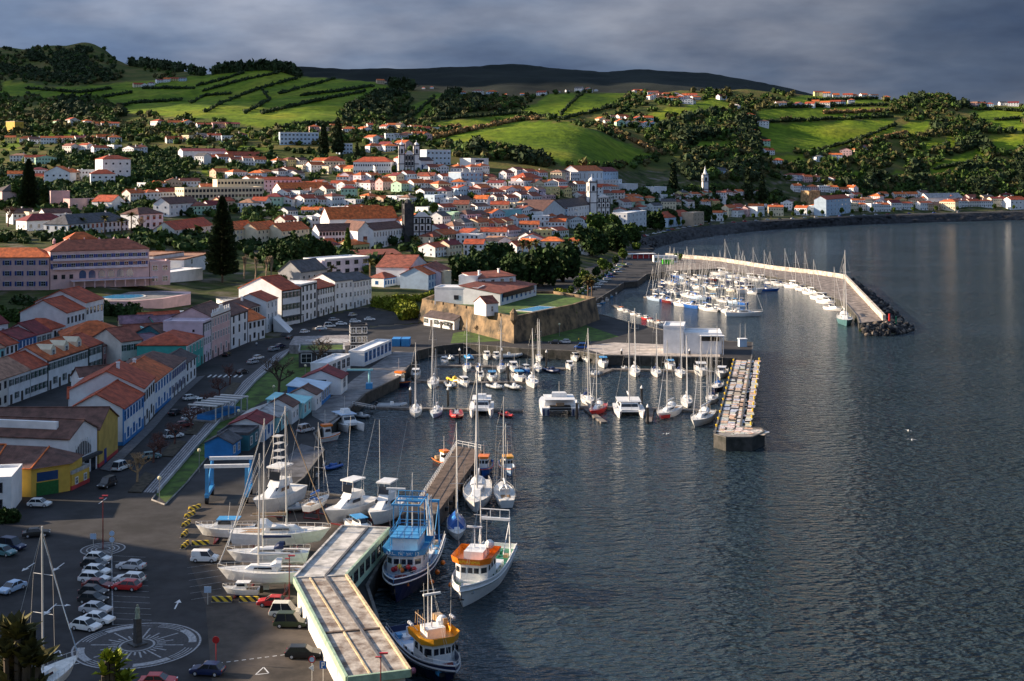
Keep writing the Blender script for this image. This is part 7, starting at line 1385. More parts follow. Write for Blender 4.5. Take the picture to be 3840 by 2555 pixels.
# ---- breakwater: wall, rocks, light
bw = thing('breakwater', 'curved breakwater with painted wall and rock armour round its tip', 'breakwater', (0, 0, 0)); wl = wpt([(2500,963),(2704,980),(2908,1012),(3071,1030),(3173,1046),(3322,1204)])
m = MB(); M_BWALL = M('painted_sea_wall', (.56,.48,.40), .85, .3, .5)
for a, b in zip(wl, wl[1:]): d = (b-a).normalized(); n = Vector((d.y, -d.x, 0)); m.add([a, b, b+n*1.2, a+n*1.2]+[p+Vector((0,0,2.4)) for p in (a, b, b+n*1.2, a+n*1.2)], [(4,5,6,7),(0,1,5,4),(2,3,7,6),(1,2,6,5),(3,0,4,7)])
m.build('wall', M_BWALL, bw)
dk_ = MB(); dk_.poly([(p.x, p.y, 3.035) for p in wpt([(2500,965),(2704,981),(2908,1013),(3071,1031),(3173,1047),(3320,1204),(3224,1213),(3213,1187),(3172,1138),(3111,1109),(3030,1069),(2908,1040),(2806,1028),(2704,1007),(2500,1017)])]); dk_.build('deck', M('breakwater_deck', (.24,.20,.175), .88, .4, .4, bump=.2), bw)
rk = []
for k in range(6):
    b = MB().ball((0,0,0), 1, 7, .8); r_ = random.Random(k); b.v = [(x*r_.uniform(.7,1.2), y*r_.uniform(.7,1.2), z*r_.uniform(.7,1.2)) for x, y, z in b.v]; rk.append(b.mesh('rock', M_BASALT if k % 3 else M('pale_rock', (.17,.14,.115), .9, .4, .6)))
outer = wpt([(3085,1033),(3173,1047),(3250,1125),(3322,1205),(3290,1222),(3222,1226)]); seg = [(outer[i], outer[i+1]) for i in range(5)]; rr = random.Random(4)
for i in range(295):
    t = rr.random()**.8*4.999; a, b = seg[int(t)]; q = a.lerp(b, t % 1); d = (b-a).normalized(); n = Vector((-d.y, d.x, 0)); wd = np.interp(t, [0, 1, 2, 3, 4, 5], [2, 6, 9, 10, 7, 3]); s = rr.random(); p = q+n*(1.3+s*wd); 
    inst('rock', rk[rr.randrange(6)], bw, (p.x, p.y, 3.6*(1-s)**.8+rr.uniform(-.3, .3)), (rr.uniform(0,6), rr.uniform(0,6), rr.uniform(0,6)), rr.uniform(.7, 1.5))
lt = P(3345, 1215); MB().tube((lt.x-1,lt.y,3),(lt.x-1,lt.y,7),.5,.4,9).build('light_tower', HC['red'], bw); MB().tube((lt.x+1.6,lt.y,3),(lt.x+1.6,lt.y,6),.35,.35,8).build('light_mast', HC['green'], bw)
shop = house('marina_office', 'white marina office with bright green box on the breakwater root', 'building', tuple(P(2452, 985))[:2], tuple(P(2540, 985))[:2], 3.6, 8, roof='flat', rf='white', front=(1,5,2.0,1.8), z0=3)
b_ = MB().box(0, 0, 0, 7, 3, 3.2).build('green_kiosk', M('kiosk_green', (.08,.62,.02), .5, .05, 1)); b_.location = tuple(P(2485, 992)); MB().box(-.15,-.15,3.2,7.15,3.15,3.4).build('kiosk_roof', WALLS['white'], b_); tag(b_, 'bright green kiosk at the root of the breakwater', 'kiosk')
cv = thing('canopy_building', 'low white canopy building where the breakwater meets the road', 'building', tuple(P(2345, 972)), .25); MB().box(0,0,3,22,6,3.4).build('roof', WALLS['white'], cv)
for i in range(6): inst('post', MB().box(-.15,-.15,0,.15,.15,3).mesh('post', M_FRW), cv, (1+i*4, .4, 0))
MB().box(6,1,0,20,5.5,2.9).build('wall', WALLS['red'], cv)
# ---- pontoons and mooring piles
def pontoon(label, px, w=2.2, z=.55):
    o = thing('pontoon', label, 'pontoon', (0, 0, 0)); m = MB(); fl = MB(); pts = wpt(px, 0)
    for a, b in zip(pts, pts[1:]):
        d = (b-a).normalized(); n = Vector((-d.y, d.x, 0))*w/2; m.add([a-n, b-n, b+n, a+n]+[p+Vector((0,0,z)) for p in (a-n, b-n, b+n, a+n)], [(4,5,6,7),(0,1,5,4),(1,2,6,5),(2,3,7,6),(3,0,4,7)])
        k = int((b-a).length/4)
        for i in range(k): q = a.lerp(b, (i+.5)/k); fl.box(q.x-.9, q.y-.9, -.3, q.x+.9, q.y+.9, .3)
    m.build('deck', M('pontoon_deck', (.17,.15,.135), .9, .3, 1), o); fl.build('float', M_BLACK, o); return o
pontoon('near pontoon on the left half of the south basin', [(1390, 1532), (1600, 1538), (1960, 1545)]); pontoon('near pontoon on the right half of the south basin', [(2130, 1532), (2390, 1536), (2690, 1548)]); pontoon('second pontoon of the south basin', [(1560, 1432), (1780, 1440), (1990, 1438)]); pontoon('third pontoon of the south basin', [(1640, 1376), (1860, 1380), (2120, 1388)]); pontoon('back pontoon of the south basin', [(1640, 1338), (1900, 1336), (2240, 1344)]); pontoon('pontoon under the pier warehouses', [(2225, 1415), (2290, 1390), (2440, 1392), (2680, 1400)])
pontoon('finger pontoon beside the white catamaran', [(2265, 1590), (2200, 1540)], 1.6)
pontoon('finger pontoon beside the racing yacht', [(2432, 1590), (2440, 1540)], 1.6)
for i, ln in enumerate(PONT): pontoon(f'{ORD[i]} floating pontoon of the far marina counted from the camera', [(ln[0][0]-20, ln[0][1]-8), (ln[1][0]+5, ln[1][1]-8)])
pontoon('near pontoon with small boats in the far marina', [(2300, 1148), (2500, 1226)], 2.4)
pk_ = Kit('mooring_pile'); pk_.add('post', MB().tube((0,0,-2),(0,0,4.2),.32,.32,8), HC['black']); pk_.add('cap', MB().lathe([(.36,4.2),(.34,4.5),(.02,5.1)], n=8), HC['white'])
for i, (u, v, w_) in enumerate([(1724,1362,'by the back row at left'),(1882,1362,'by the back row at centre'),(2049,1370,'by the back row at right'),(1800,1424,'in the second row at left'),(1906,1424,'in the second row at right'),(1680,1520,'left of the red tour boat'),(2163,1572,'between big power catamaran and red-decked yacht'),(2406,1514,'behind the sailing catamaran'),(2429,1590,'between sailing catamaran and racing yacht'),(2331,1364,'under the pier at left'),(2586,1364,'under the pier at right'),(1539,1520,'by the near left pontoon')]): pk_.spawn('black mooring pile with white cap '+w_, 'pile', tuple(P(u, v, 0)), 0, 1, 'mooring piles in the south basin')
gw = thing('gangway', 'steel gangway from the quay down to the near pontoon', 'gangway', (0, 0, 0)); a, b = P(1330, 1522, 3), P(1400, 1535, .6); d = (b-a).normalized(); n = Vector((-d.y, d.x, 0))*.7
MB().poly([a-n, b-n, b+n, a+n]).build('walkway', M('steel_grey', (.25,.25,.26), .6, .1, 2), gw); railing(gw, [tuple(a-n), tuple(b-n)], 1.0, 1.5, .04); railing(gw, [tuple(a+n), tuple(b+n)], 1.0, 1.5, .04)
# ---- zig-zag concrete building
zb = thing('fish_hall', 'angled harbour hall with stained flat concrete roof and green fascia', 'building', (0, 0, 3)); ZR = 3.5
def zp(u, v): p = P(u, v, 3+ZR); return (p.x, p.y)
A_ = [zp(1283,1982), zp(1460,1990), zp(1299,2166), zp(1103,2176)]; B_2 = [zp(1103,2177.5), zp(1299,2167.5), zp(1538,2527), zp(1301,2556)]
M_ROOFC = M('stained_concrete', (.40,.36,.31), .9, .3, .45, col2=(.15,.105,.08), bump=.25, bscale=3); M_LIGHTC = M('weathered_concrete', (.50,.48,.45), .88, .3, .5, bump=.15)
M_GREENF = M('fascia_green', (.34,.46,.33), .6, .15, 1); M_CREAMP = M('parapet_cream', (.58,.45,.27), .8, .2, 1)
for pts, mt in ((A_, M_LIGHTC), (B_2, M_ROOFC)): MB().prism(pts[::-1], ZR-.05, ZR+.25).build('roof_slab', mt, zb)
def shrink(pts, f): c = Vector((sum(p[0] for p in pts)/4, sum(p[1] for p in pts)/4)); return [tuple(c+(Vector(p)-c)*f) for p in pts]
for pts in (A_, B_2): MB().prism(shrink(pts, .93)[::-1], -.1, ZR-.06).build('wall', WALLS['mint'] if pts is A_ else WALLS['offwhite'], zb)
def beam(parent, name, a, b, w, z0, z1, mat):
    a, b = Vector(a[:2]), Vector(b[:2]); d = (b-a).normalized(); n = Vector((-d.y, d.x))*w/2; return MB().prism([tuple(a-n), tuple(b-n), tuple(b+n), tuple(a+n)], z0, z1).build(name, mat, parent)
for a, b, mt in ((A_[0], A_[3], M_LIGHTC), (A_[0], A_[1], M_LIGHTC), (A_[1], A_[2], M_GREENF), (B_2[0], B_2[3], M_GREENF), (B_2[1], B_2[2], M_CREAMP), (B_2[2], B_2[3], M_GREENF)): beam(zb, 'parapet', a, b, .35, ZR-.35, ZR+.55, mt)
mid = lambda a, b, t: (a[0]+(b[0]-a[0])*t, a[1]+(b[1]-a[1])*t)
beam(zb, 'roof_rib', mid(A_[0], A_[1], .55), mid(A_[3], A_[2], .60), .35, ZR+.25, ZR+.50, M('rib_dark', (.12,.12,.13), .8, .2, 1)); beam(zb, 'roof_rib', mid(B_2[0], B_2[1], .60), mid(B_2[3], B_2[2], .68), .35, ZR+.25, ZR+.46, MATS['rib_dark'])
beam(zb, 'roof_rib', mid(B_2[0], B_2[1], .30), mid(B_2[3], B_2[2], .38), .22, ZR+.25, ZR+.38, M_CREAMP); beam(zb, 'roof_rib', mid(B_2[0], B_2[3], .60), mid(B_2[1], B_2[2], .60), .45, ZR+.25, ZR+.40, M_PIER)
beam(zb, 'roof_step', A_[3], A_[2], .5, ZR+.1, ZR+.42, M_LIGHTC)
wa = shrink(A_, .93)
for i in range(7):
    a, b = Vector(wa[1]), Vector(wa[2]); d = b-a; p = a+d*((i+.5)/7); n = Vector((-d.y, d.x)).normalized()*.03; f, g, _ = win_meshes(1.6, 1.4, 'd'); w_ = inst('window', f, zb, (p.x+n.x, p.y+n.y, 1.2), math.atan2(d.y, d.x)+math.pi); inst('pane', g, w_)
# ---- lower quay kiosks
def KH(label, x, y, L_, h, dep, rf, wall, roof='gx', rise=1.5, **k): return house('kiosk', label, 'kiosk', (x, y), (x+.6, y+L_), h, dep, z0=3, roof=roof, rise=rise, rf=rf, wall=wall, **k)
KH('bright blue hut at the near end of the quay kiosks', -59.5, 272, 6, 3.2, 6, 'slate', 'blue', front=(1,2,1,1.4)); KH('dark shed with flat green-grey roof next to the blue hut', -57.5, 279.5, 8, 3.4, 7, 'slate', 'petrol', 'flat', 0.5, front=(1,2,1.4,1.6)); KH('white kiosk with dark red roof behind the dark shed', -56, 288.5, 9, 3.8, 8, 'maroon', 'white', front=(1,3,1.2,1.8,1), st='b')
KH('kiosk with pale blue roof and turquoise wall', -54.5, 298.5, 9, 3.6, 9, 'lightblue_roof' if 'lightblue_roof' in ROOFS else 'grey', 'aqua', front=(1,3,1.1,1.8,1)); KH('white kiosk with brown gable roof among the blue ones', -53, 308.5, 6, 4.2, 7, 'brown', 'white', rise=1.8, front=(1,2,1,1.4)); KH('kiosk with sky blue awning roof and painted mural', -51.5, 315.5, 9, 3.6, 9, 'aqua', 'aqua', 'mono', 1.0, front=(1,2,1.5,1.8))
KH('small white kiosk with dark brown roof beside the blue awning', -50, 326, 6, 4.0, 7, 'brown', 'white', rise=1.6, front=(1,2,1,1.4)); KH('long open shed with blue corrugated roof', -49.5, 333, 12, 3.8, 9, 'paleblue', 'blue', 'mono', 1.2, front=(1,4,1.6,2.2)); KH('white boathouse with dark red gable roof and open door', -46.5, 348, 9, 4.4, 11, 'maroon', 'white', rise=2.2, front=(1,1,3,2.8), left=(1,1,3,2.8))
house('garage_block', 'white garage block with grey doors below the grass roof', 'garage', (-54, 373), (-49.5, 392), 4.2, 5, z0=3, roof='flat', rf='white', front=(1,5,2.6,2.6)); gr = house('terminal', 'low stone building with grass roof and dark openings', 'building', (-66, 396), (-52, 398), 4.6, 15, z0=3, roof='flat', wall='darkstone', rf='grey', front=(1,3,3,2.6)); MB().box(.4,.4,4.76,13.6,14.6,4.8).build('grass_roof', MATS['lawn'], gr)
house('garage_block', 'white and blue garage row facing the water', 'garage', (-46, 398), (-40, 425), 4.2, 5, z0=3, roof='flat', rf='white', front=(1,7,2.2,2.8), st='b'); et = house('lift_tower', 'dark glass lift tower beside the terminal terrace', 'tower', (-53.5, 424), (-48, 425), 9.0, 5.5, z0=3, roof='flat', wall='darkstone', rf='darkstone', front=(3,3,1.4,2.4), left=(3,3,1.4,2.4))
tt = MB().prism([(-74, 425), (-56, 420), (-50, 432), (-58, 450), (-76, 446)], 3, 6.0).build('terminal_terrace', M('terrace_paving', (.25,.23,.23), .8, .3, .8)); tag(tt, 'raised paved terrace with arc pattern above the dark garages', 'terrace')
for i in range(4):
    arc = MB(); R_ = 5+i*2.0; arc.loft([[(-62+R_*math.cos(t), 428+R_*math.sin(t), 6.02), (-62+(R_+.9)*math.cos(t), 428+(R_+.9)*math.sin(t), 6.02)] for t in np.linspace(.5, 2.4, 14)], closed=False); arc.build('paving_arc', M_WHITE, tt)
for i, dx_ in enumerate((0, 3.2)): o = MB().box(0, 0, 0, 2.9, 6.0, 2.6).build('shipping_container', WALLS['blue']); o.location = (-41.5+dx_, 442, 3); tag(o, f"blue shipping container under the fort road, {'left' if not i else 'right'} one", 'container'); MB().box(.1,-.05,.15,1.4,-.01,2.45).box(1.5,-.05,.15,2.8,-.01,2.45).build('door', HC['sky'], o)
o = thing('quay_crane', 'turquoise jib crane on the concrete apron', 'crane', tuple(P(1385, 1458))); MB().box(-.9,-.9,0,.9,.9,1.6).build('base', HC['sky'], o); MB().tube((0,0,1.6),(0,0,5.4),.35,.3,8).build('column', WALLS['aqua'], o); MB().box(-6.2,-.2,5.0,1,.2,5.5).build('jib', WALLS['aqua'], o)
# pergola cafe
pg = thing('pergola', 'glass-roofed cafe pergola with steel posts beside the promenade', 'pergola', (-71.5, 309, 3), R(70)); MB().box(0,0,0,15,8,.5).build('platform', M_CONC, pg)
for i in range(6):
    for y in (.3, 7.7): inst('post', MB().box(-.12,-.12,.5,.12,.12,4).mesh('post', M_ALU), pg, (.4+i*2.84, y, 0))
for i in range(6): inst('roof_beam', MB().box(-.35,0,4,.35,8,4.25).mesh('roof_beam', M_ALU), pg, (.4+i*2.84, 0, 0))
for i in range(5): inst('roof_pane', MB().box(0,.3,4.02,2.1,7.7,4.08).mesh('roof_pane', glass('roof_glass', (.12,.13,.15), .2)), pg, (.78+i*2.84, 0, 0))
MB().box(1,2,.5,14,6,1.6).build('blue_screen', WALLS['blue'], pg)
# travel lift
tv = thing('travel_lift', 'blue boat hoist with white top beams on rubber wheels', 'boat hoist', tuple(P(776, 1890)), R(5))
for x in (0, 7.2):
    for y in (0, 6.5): inst('leg', MB().box(-.3,-.3,1,.3,.3,6.6).mesh('leg', HC['sky']), tv, (x, y, 0)); inst('wheel', MB().tube((-.3,0,.75),(.3,0,.75),.75,.75,12).mesh('wheel', M_BLACK), tv, (x, y, 0))
    inst('side_beam', MB().box(-.35,-.6,1.2,.35,7.1,1.9).mesh('side_beam', HC['sky']), tv, (x, 0, 0)); inst('strut', MB().tube((0,.3,1.9),(0,6.2,6.4),.18,.18,5).mesh('strut', HC['sky']), tv, (x, 0, 0))
for y in (0, 6.5): inst('top_beam', MB().box(-.5,-.3,6.6,7.7,.3,7.2).mesh('top_beam', HC['white']), tv, (0, y, 0))
# ---- promenade, verge, beds
def strip(name, lp, rp_, mat, lift, kind='structure'):
    m = MB(); m.loft([[(a.x, a.y, 3+lift), (b.x, b.y, 3+lift)] for a, b in zip(wpt(lp), wpt(rp_))], closed=False); o = m.build(name, mat); o['kind'] = kind; return o
PL = [(535,1847),(700,1660),(820,1528),(910,1431),(1032,1329),(1145,1280)]; PR = [(578,1850),(742,1662),(862,1530),(951,1431),(1074,1324),(1165,1284)]
strip('promenade', PL, PR, M('promenade_slab', (.085,.085,.095), .85, .2, 1), .06)
for k in range(4):   # pale inlaid bands
    f0, f1 = .10+k*.23, .10+k*.23+.12; lw, rw = wpt(PL), wpt(PR); m = MB(); m.loft([[tuple(a.lerp(b, f0)+Vector((0,0,.065))), tuple(a.lerp(b, f1)+Vector((0,0,.065)))] for a, b in zip(lw, rw)], closed=False); o = m.build('promenade_band', M('pale_band', (.30,.29,.30), .8, .2, 1)); o['kind'] = 'structure'
pw = [p+Vector((.5,0,0)) for p in wpt(PR)]; m = MB()
for a, b in zip(pw, pw[1:]): m.add([a, b, b+Vector((.35,0,0)), a+Vector((.35,0,0))]+[p+Vector((0,0,.7)) for p in (a, b, b+Vector((.35,0,0)), a+Vector((.35,0,0)))], [(4,5,6,7),(0,1,5,4),(2,3,7,6),(3,0,4,7)])
o = m.build('parapet_wall', WALLS['grey']); tag(o, 'low grey parapet wall between promenade and grass bank', 'wall')
GR_ = [(625,1888),(700,1810),(790,1700),(850,1630),(900,1590),(960,1520),(1060,1470),(1130,1440),(1165,1400),(1190,1345),(1172,1290)]; GL_ = [(585,1856),(640,1792),(742,1675),(800,1605),(866,1535),(915,1480),(957,1432),(1010,1385),(1080,1324),(1125,1300),(1165,1288)]
strip('grass_bank', GL_, GR_, MATS['lawn'], .05)
m = MB(); ke = wpt([(582,1858),(570,1878),(618,1896),(700,1812),(790,1702)]); m.path([tuple(p+Vector((0,0,.12))) for p in ke], .18, 4); o = m.build('grass_kerb', M_CONC); o['kind'] = 'structure'
for i, pts in enumerate([[(480,1848),(530,1850),(585,1790),(545,1772)], [(600,1712),(650,1716),(700,1660),(655,1652)], [(690,1630),(735,1632),(775,1584),(735,1580)], [(760,1560),(800,1562),(850,1506),(812,1502)], [(830,1486),(868,1488),(905,1440),(872,1436)]]):
    q = wpt(pts); m = MB(); m.prism([(p.x, p.y) for p in q][::-1], 3, 3.22); o = m.build('planting_bed', M('bed_soil', (.055,.045,.03), .95, .4, 1)); o['kind'] = 'structure'
# kerbed pavement along the facades
strip('pavement', [(375,1762),(440,1702),(536,1612),(640,1502),(735,1416)], [(415,1770),(482,1704),(575,1612),(668,1502),(770,1410)], M('pavement_slab', (.14,.135,.14), .85, .2, 1), .14)
# ---- painted road marks
def mark(name, pts, z=.03, mat=None, world_pts=False):
    q = pts if world_pts else wpt(pts); m = MB(); m.poly([(p[0], p[1], 3+z) for p in q]); o = m.build(name, mat or M_WHITE); o['kind'] = 'structure'; return o
def bar(a, b, w, z=.03, mat=None, name='road_line'):
    a, b = Vector(a[:2]), Vector(b[:2]); d = (b-a).normalized(); n = Vector((-d.y, d.x))*w/2; m = MB(); m.poly([(*p, 3+z) for p in (a-n, b-n, b+n, a+n)]); o = m.build(name, mat or M_WHITE); o['kind'] = 'structure'; return o
M_LINE = M('worn_paint', (.30,.30,.31), .8, .3, 2)
bar(P(418, 2050), P(423, 2345), .18, .03, M_LINE)
for i in range(13): v = 2085+i*21.5; bar(P(425, v), P(545+i*2.2, v+6), .10, .032, M_LINE)
for i in range(6): v = 2130+i*24; bar(P(702+i*3, v), P(830, v-18), .10, .032, M_LINE)
for i in range(7): a = P(786+i*19.5, 1411); bar(a+Vector((0,-2.2,0)), a+Vector((0,2.2,0)), .55, .03, M_WHITE, 'zebra_stripe')
def arrow(u, v, L_, ang, turn=False):
    p = P(u, v); d = Vector((math.cos(R(ang)), math.sin(R(ang)))); n = Vector((-d.y, d.x)); c = Vector((p.x, p.y)); bar(c, c+d*L_*.7, .22, .03); t = c+d*L_
    mark('road_arrow', [c+d*L_*.65+n*.5, t, c+d*L_*.65-n*.5], .031, None, True)
    if turn: s = c+d*L_*.15; e = s+Vector((1.5, .1)); bar(s, e, .22, .033); mark('road_arrow', [e+Vector((0,.5)), e+Vector((.8,0)), e+Vector((0,-.5))], .034, None, True)
arrow(130, 2112, 4.2, -96); arrow(241, 2112, 4.2, -94); arrow(212, 2265, 5, -92, True); arrow(655, 2285, 4.0, 95)
for u0, v0, u1, v1, n in [(175, 2512, 350, 2478, 5), (820, 2488, 1080, 2455, 9), (400, 1868, 345, 1910, 1)]:
    for i in range(n): t0, t1 = i/n, (i+.55)/n; bar(P(u0+(u1-u0)*t0, v0+(v1-v0)*t0), P(u0+(u1-u0)*t1, v0+(v1-v0)*t1), .16)
for i in range(12): bar(P(10, 2420+i*9), P(75+i*3, 2400+i*12), .14, .03, M_LINE)
def tri(u, v, s):
    c = P(u, v); q = [Vector((c.x+s*math.cos(R(a)), c.y+1.6*s*math.sin(R(a)), 0)) for a in (100, 220, 340)]
    for a, b in zip(q, q[1:]+q[:1]): bar(a, b, .16, .03)
tri(212, 2455, .9); tri(985, 2520, .9)
# compass mosaic round the monument, and the small round island
def ring(parent, c, r0, r1, a0, a1, z, mat, name='mosaic_band'):
    m = MB(); m.loft([[(c.x+r0*math.cos(t), c.y+r0*math.sin(t), z), (c.x+r1*math.cos(t), c.y+r1*math.sin(t), z)] for t in np.linspace(R(a0), R(a1), max(4, int((a1-a0)/6)))], closed=False); return m.build(name, mat, parent)
M_MOS = M('mosaic_white', (.34,.34,.35), .8, .25, 3); cm = P(514, 2420)
pz = MB().lathe([(8.2, 0), (8.2, .02)], (cm.x, cm.y, 3.01), 48).build('plaza_mosaic', M('mosaic_dark', (.055,.052,.055), .85, .2, 3)); pz['kind'] = 'structure'
ring(pz, cm, 7.85, 8.1, 0, 360, 3.04, M_MOS); ring(pz, cm, 2.0, 2.3, 0, 360, 3.04, M_MOS)
for q in range(4): ring(pz, cm, 6.5, 7.5, q*90+8+(q % 2)*4, q*90+50, 3.04, M_MOS)
for q in range(4):
    for r0 in (6.5, 6.95, 7.4): ring(pz, cm, r0, r0+.16, q*90+52, q*90+82, 3.041, M_MOS)
for i in range(32):
    t = 2*math.pi*i/32; L_ = 6.0 if i % 4 == 0 else (4.6 if i % 2 == 0 else 3.6); c, s = math.cos(t), math.sin(t); m = MB(); w_ = .12; m.poly([(cm.x+2.5*c-w_*s, cm.y+2.5*s+w_*c, 3.042), (cm.x+2.5*c+w_*s, cm.y+2.5*s-w_*c, 3.042), (cm.x+L_*c+w_*s, cm.y+L_*s-w_*c, 3.042), (cm.x+L_*c-w_*s, cm.y+L_*s+w_*c, 3.042)]); m.build('mosaic_ray', M_MOS, pz)
mo = thing('monument', 'dark tapered monument with pale bronze statue inside the compass mosaic', 'monument', (cm.x, cm.y+.2, 3)); MB().lathe([(1.3,0),(1.3,.25),(.62,.3),(.50,3.2),(.58,3.25),(.58,3.4)], n=4).build('pedestal', M('dark_granite', (.05,.052,.055), .5, .2, 3), mo)
st_ = MB(); st_.lathe([(.34,0),(.30,.5),(.22,.95),(.27,1.25),(.25,1.42),(.08,1.5),(.10,1.56),(.13,1.68),(.10,1.80),(.02,1.85)], (0,0,3.4), 9); st_.tube((.2,0,4.7),(.34,-.1,4.25),.07,.05,5).tube((.34,-.1,4.25),(.2,-.28,4.2),.05,.04,5).tube((-.2,0,4.7),(-.32,-.02,4.2),.07,.05,5); st_.build('statue', M('green_bronze', (.28,.33,.25), .5, .2, 3), mo)
ci = P(386, 2060); pz = MB().lathe([(3.6, 0), (3.6, .02)], (ci.x, ci.y, 3.01), 36).build('round_island', MATS['mosaic_dark']); pz['kind'] = 'structure'
for r0 in (1.0, 1.7, 2.4, 3.3): ring(pz, ci, r0, r0+.22, 0, 360, 3.045, M_MOS)
# masts, lamps, signs
def red_mast(label, u, v, h): o = thing('lamp_mast', label, 'lamp post', tuple(P(u, v))); MB().tube((0,0,0),(0,0,h),.10,.06,7).build('pole', HC['maroon'], o); MB().box(-.15,-.15,h,.8,.15,h+.15).box(-.6,-.12,h-.4,.1,.12,h-.3).build('lamp_head', HC['red'], o)
red_mast('red lamp mast on the round island in the car park', 386, 2060, 8.6); red_mast('red lamp mast beside the boatyard', 1085, 2272, 7.0); red_mast('red lamp mast in front of the concrete roof', 1428, 2700, 7.4)
gl = Kit('street_lamp'); gl.add('pole', MB().tube((0,0,0),(0,0,4.2),.08,.06,7), M('pole_grey', (.22,.23,.23), .5, 0)); gl.add('globe', MB().ball((0,0,4.5), .38, 10), M('lamp_globe', (.75,.68,.42), .3, 0))
for u, v, w_ in [(747,1772,'on the grass bank beside the blue hut'),(598,1884,'at the near tip of the grass bank'),(895,1612,'beside the red-roofed kiosk'),(1027,1514,'beside the pergola lawn'),(1145,1430,'at the far end of the grass bank'),(2098,1262,'on the fort lawn')]: gl.spawn('globe street lamp '+w_, 'street lamp', tuple(P(u, v)), 0, 1, 'globe street lamps')
def sign(label, u, v, h, kind, txt=None):
    o = thing('road_sign', label, 'sign', tuple(P(u, v))); MB().tube((0,0,0),(0,0,h),.05,.05,6).build('pole', M_ALU if kind != 'rw' else HC['red'], o)
    if kind == 'round2':
        for z in (h, h-1.0): MB().tube((0,-.08,z),(0,-.04,z),.42,.42,14).build('plate', HC['lightblue'], o); 
    elif kind == 'P':
        p = MB().box(-.4,-.08,h-.7,.4,-.04,h+.2).build('plate', HC['blue'], o); MB().box(-.2,-.1,h-.6,-.08,-.085,h+.1).box(-.08,-.1,h,.2,-.085,h+.1).box(.1,-.1,h-.3,.2,-.085,h).box(-.08,-.1,h-.32,.2,-.085,h-.22).build('letter_p', M_FRW, p)
    elif kind == 'no': MB().tube((0,-.08,h),(0,-.05,h),.42,.42,14).build('plate', HC['red'], o); MB().tube((0,-.1,h),(0,-.085,h),.30,.30,14).build('plate_centre', HC['lightblue'], o); MB().tube((0,-.08,h-1),(0,-.05,h-1),.42,.42,3).build('warning_plate', HC['white'], o)
    elif kind == 'rw': MB().tube((0,-.08,h),(0,-.04,h),.45,.45,14).build('plate', HC['red'], o)
    else: MB().box(-.5,-.08,h-.9,.5,-.04,h).build('plate', HC['lightblue'], o)
sign('pair of round blue signs on a pole beside the round island', 420, 2085, 3.6, 'round2'); sign('blue parking sign with white letter P by the concrete roof', 1212, 2580, 3.0, 'P'); sign('round red no-stopping sign by the concrete roof', 1170, 2580, 3.4, 'no'); sign('round red sign on a striped pole at the lower road', 810, 2490, 3.0, 'rw'); sign('square grey information sign behind the round island', 350, 2052, 2.2, 'sq'); sign('square pale sign at the corner of the boatyard bays', 779, 2268, 2.6, 'sq')
# striped barriers
M_YB = bpy.data.materials.new('black_yellow_stripes'); M_YB.use_nodes = True; nt = M_YB.node_tree; g_ = nt.nodes.new('ShaderNodeTexCoord'); wv = nt.nodes.new('ShaderNodeTexWave'); wv.bands_direction = 'DIAGONAL'; wv.inputs['Scale'].default_value = .55; cr = nt.nodes.new('ShaderNodeValToRGB'); cr.color_ramp.interpolation = 'CONSTANT'
cr.color_ramp.elements[0].color = (.02,.02,.02,1); cr.color_ramp.elements[1].position = .45; cr.color_ramp.elements[1].color = (.70,.48,.03,1); nt.links.new(g_.outputs['Object'], wv.inputs[0]); nt.links.new(wv.outputs[0], cr.inputs[0]); nt.links.new(cr.outputs[0], nt.nodes['Principled BSDF'].inputs[0])
bk = Kit('striped_barrier'); bk.add('block', MB().add([(-1.4,-.3,0),(1.4,-.3,0),(1.4,.3,0),(-1.4,.3,0),(-1.4,-.15,.8),(1.4,-.15,.8),(1.4,.15,.8),(-1.4,.15,.8)], [(4,5,6,7),(0,1,5,4),(1,2,6,5),(2,3,7,6),(3,0,4,7)]), M_YB); bk.add('foot', MB().box(-1.45,-.4,0,1.45,.4,.12), M_CONC)
for i, (u, v, a, w_) in enumerate([(694,2052,85,'nearest in the line beside the yard'),(692,2010,88,'second in the line beside the yard'),(698,1972,80,'third in the line beside the yard'),(712,1938,70,'fourth in the line beside the yard'),(730,1912,60,'farthest in the line beside the yard'),(752,2046,10,'alone beside the white van'),(832,2258,0,'in front of the small day boat'),(935,2258,0,'in front of the tall-masted yard sailboat')]): bk.spawn('black and yellow concrete barrier '+w_, 'barrier', tuple(P(u, v)), R(a), 1, 'striped barriers')
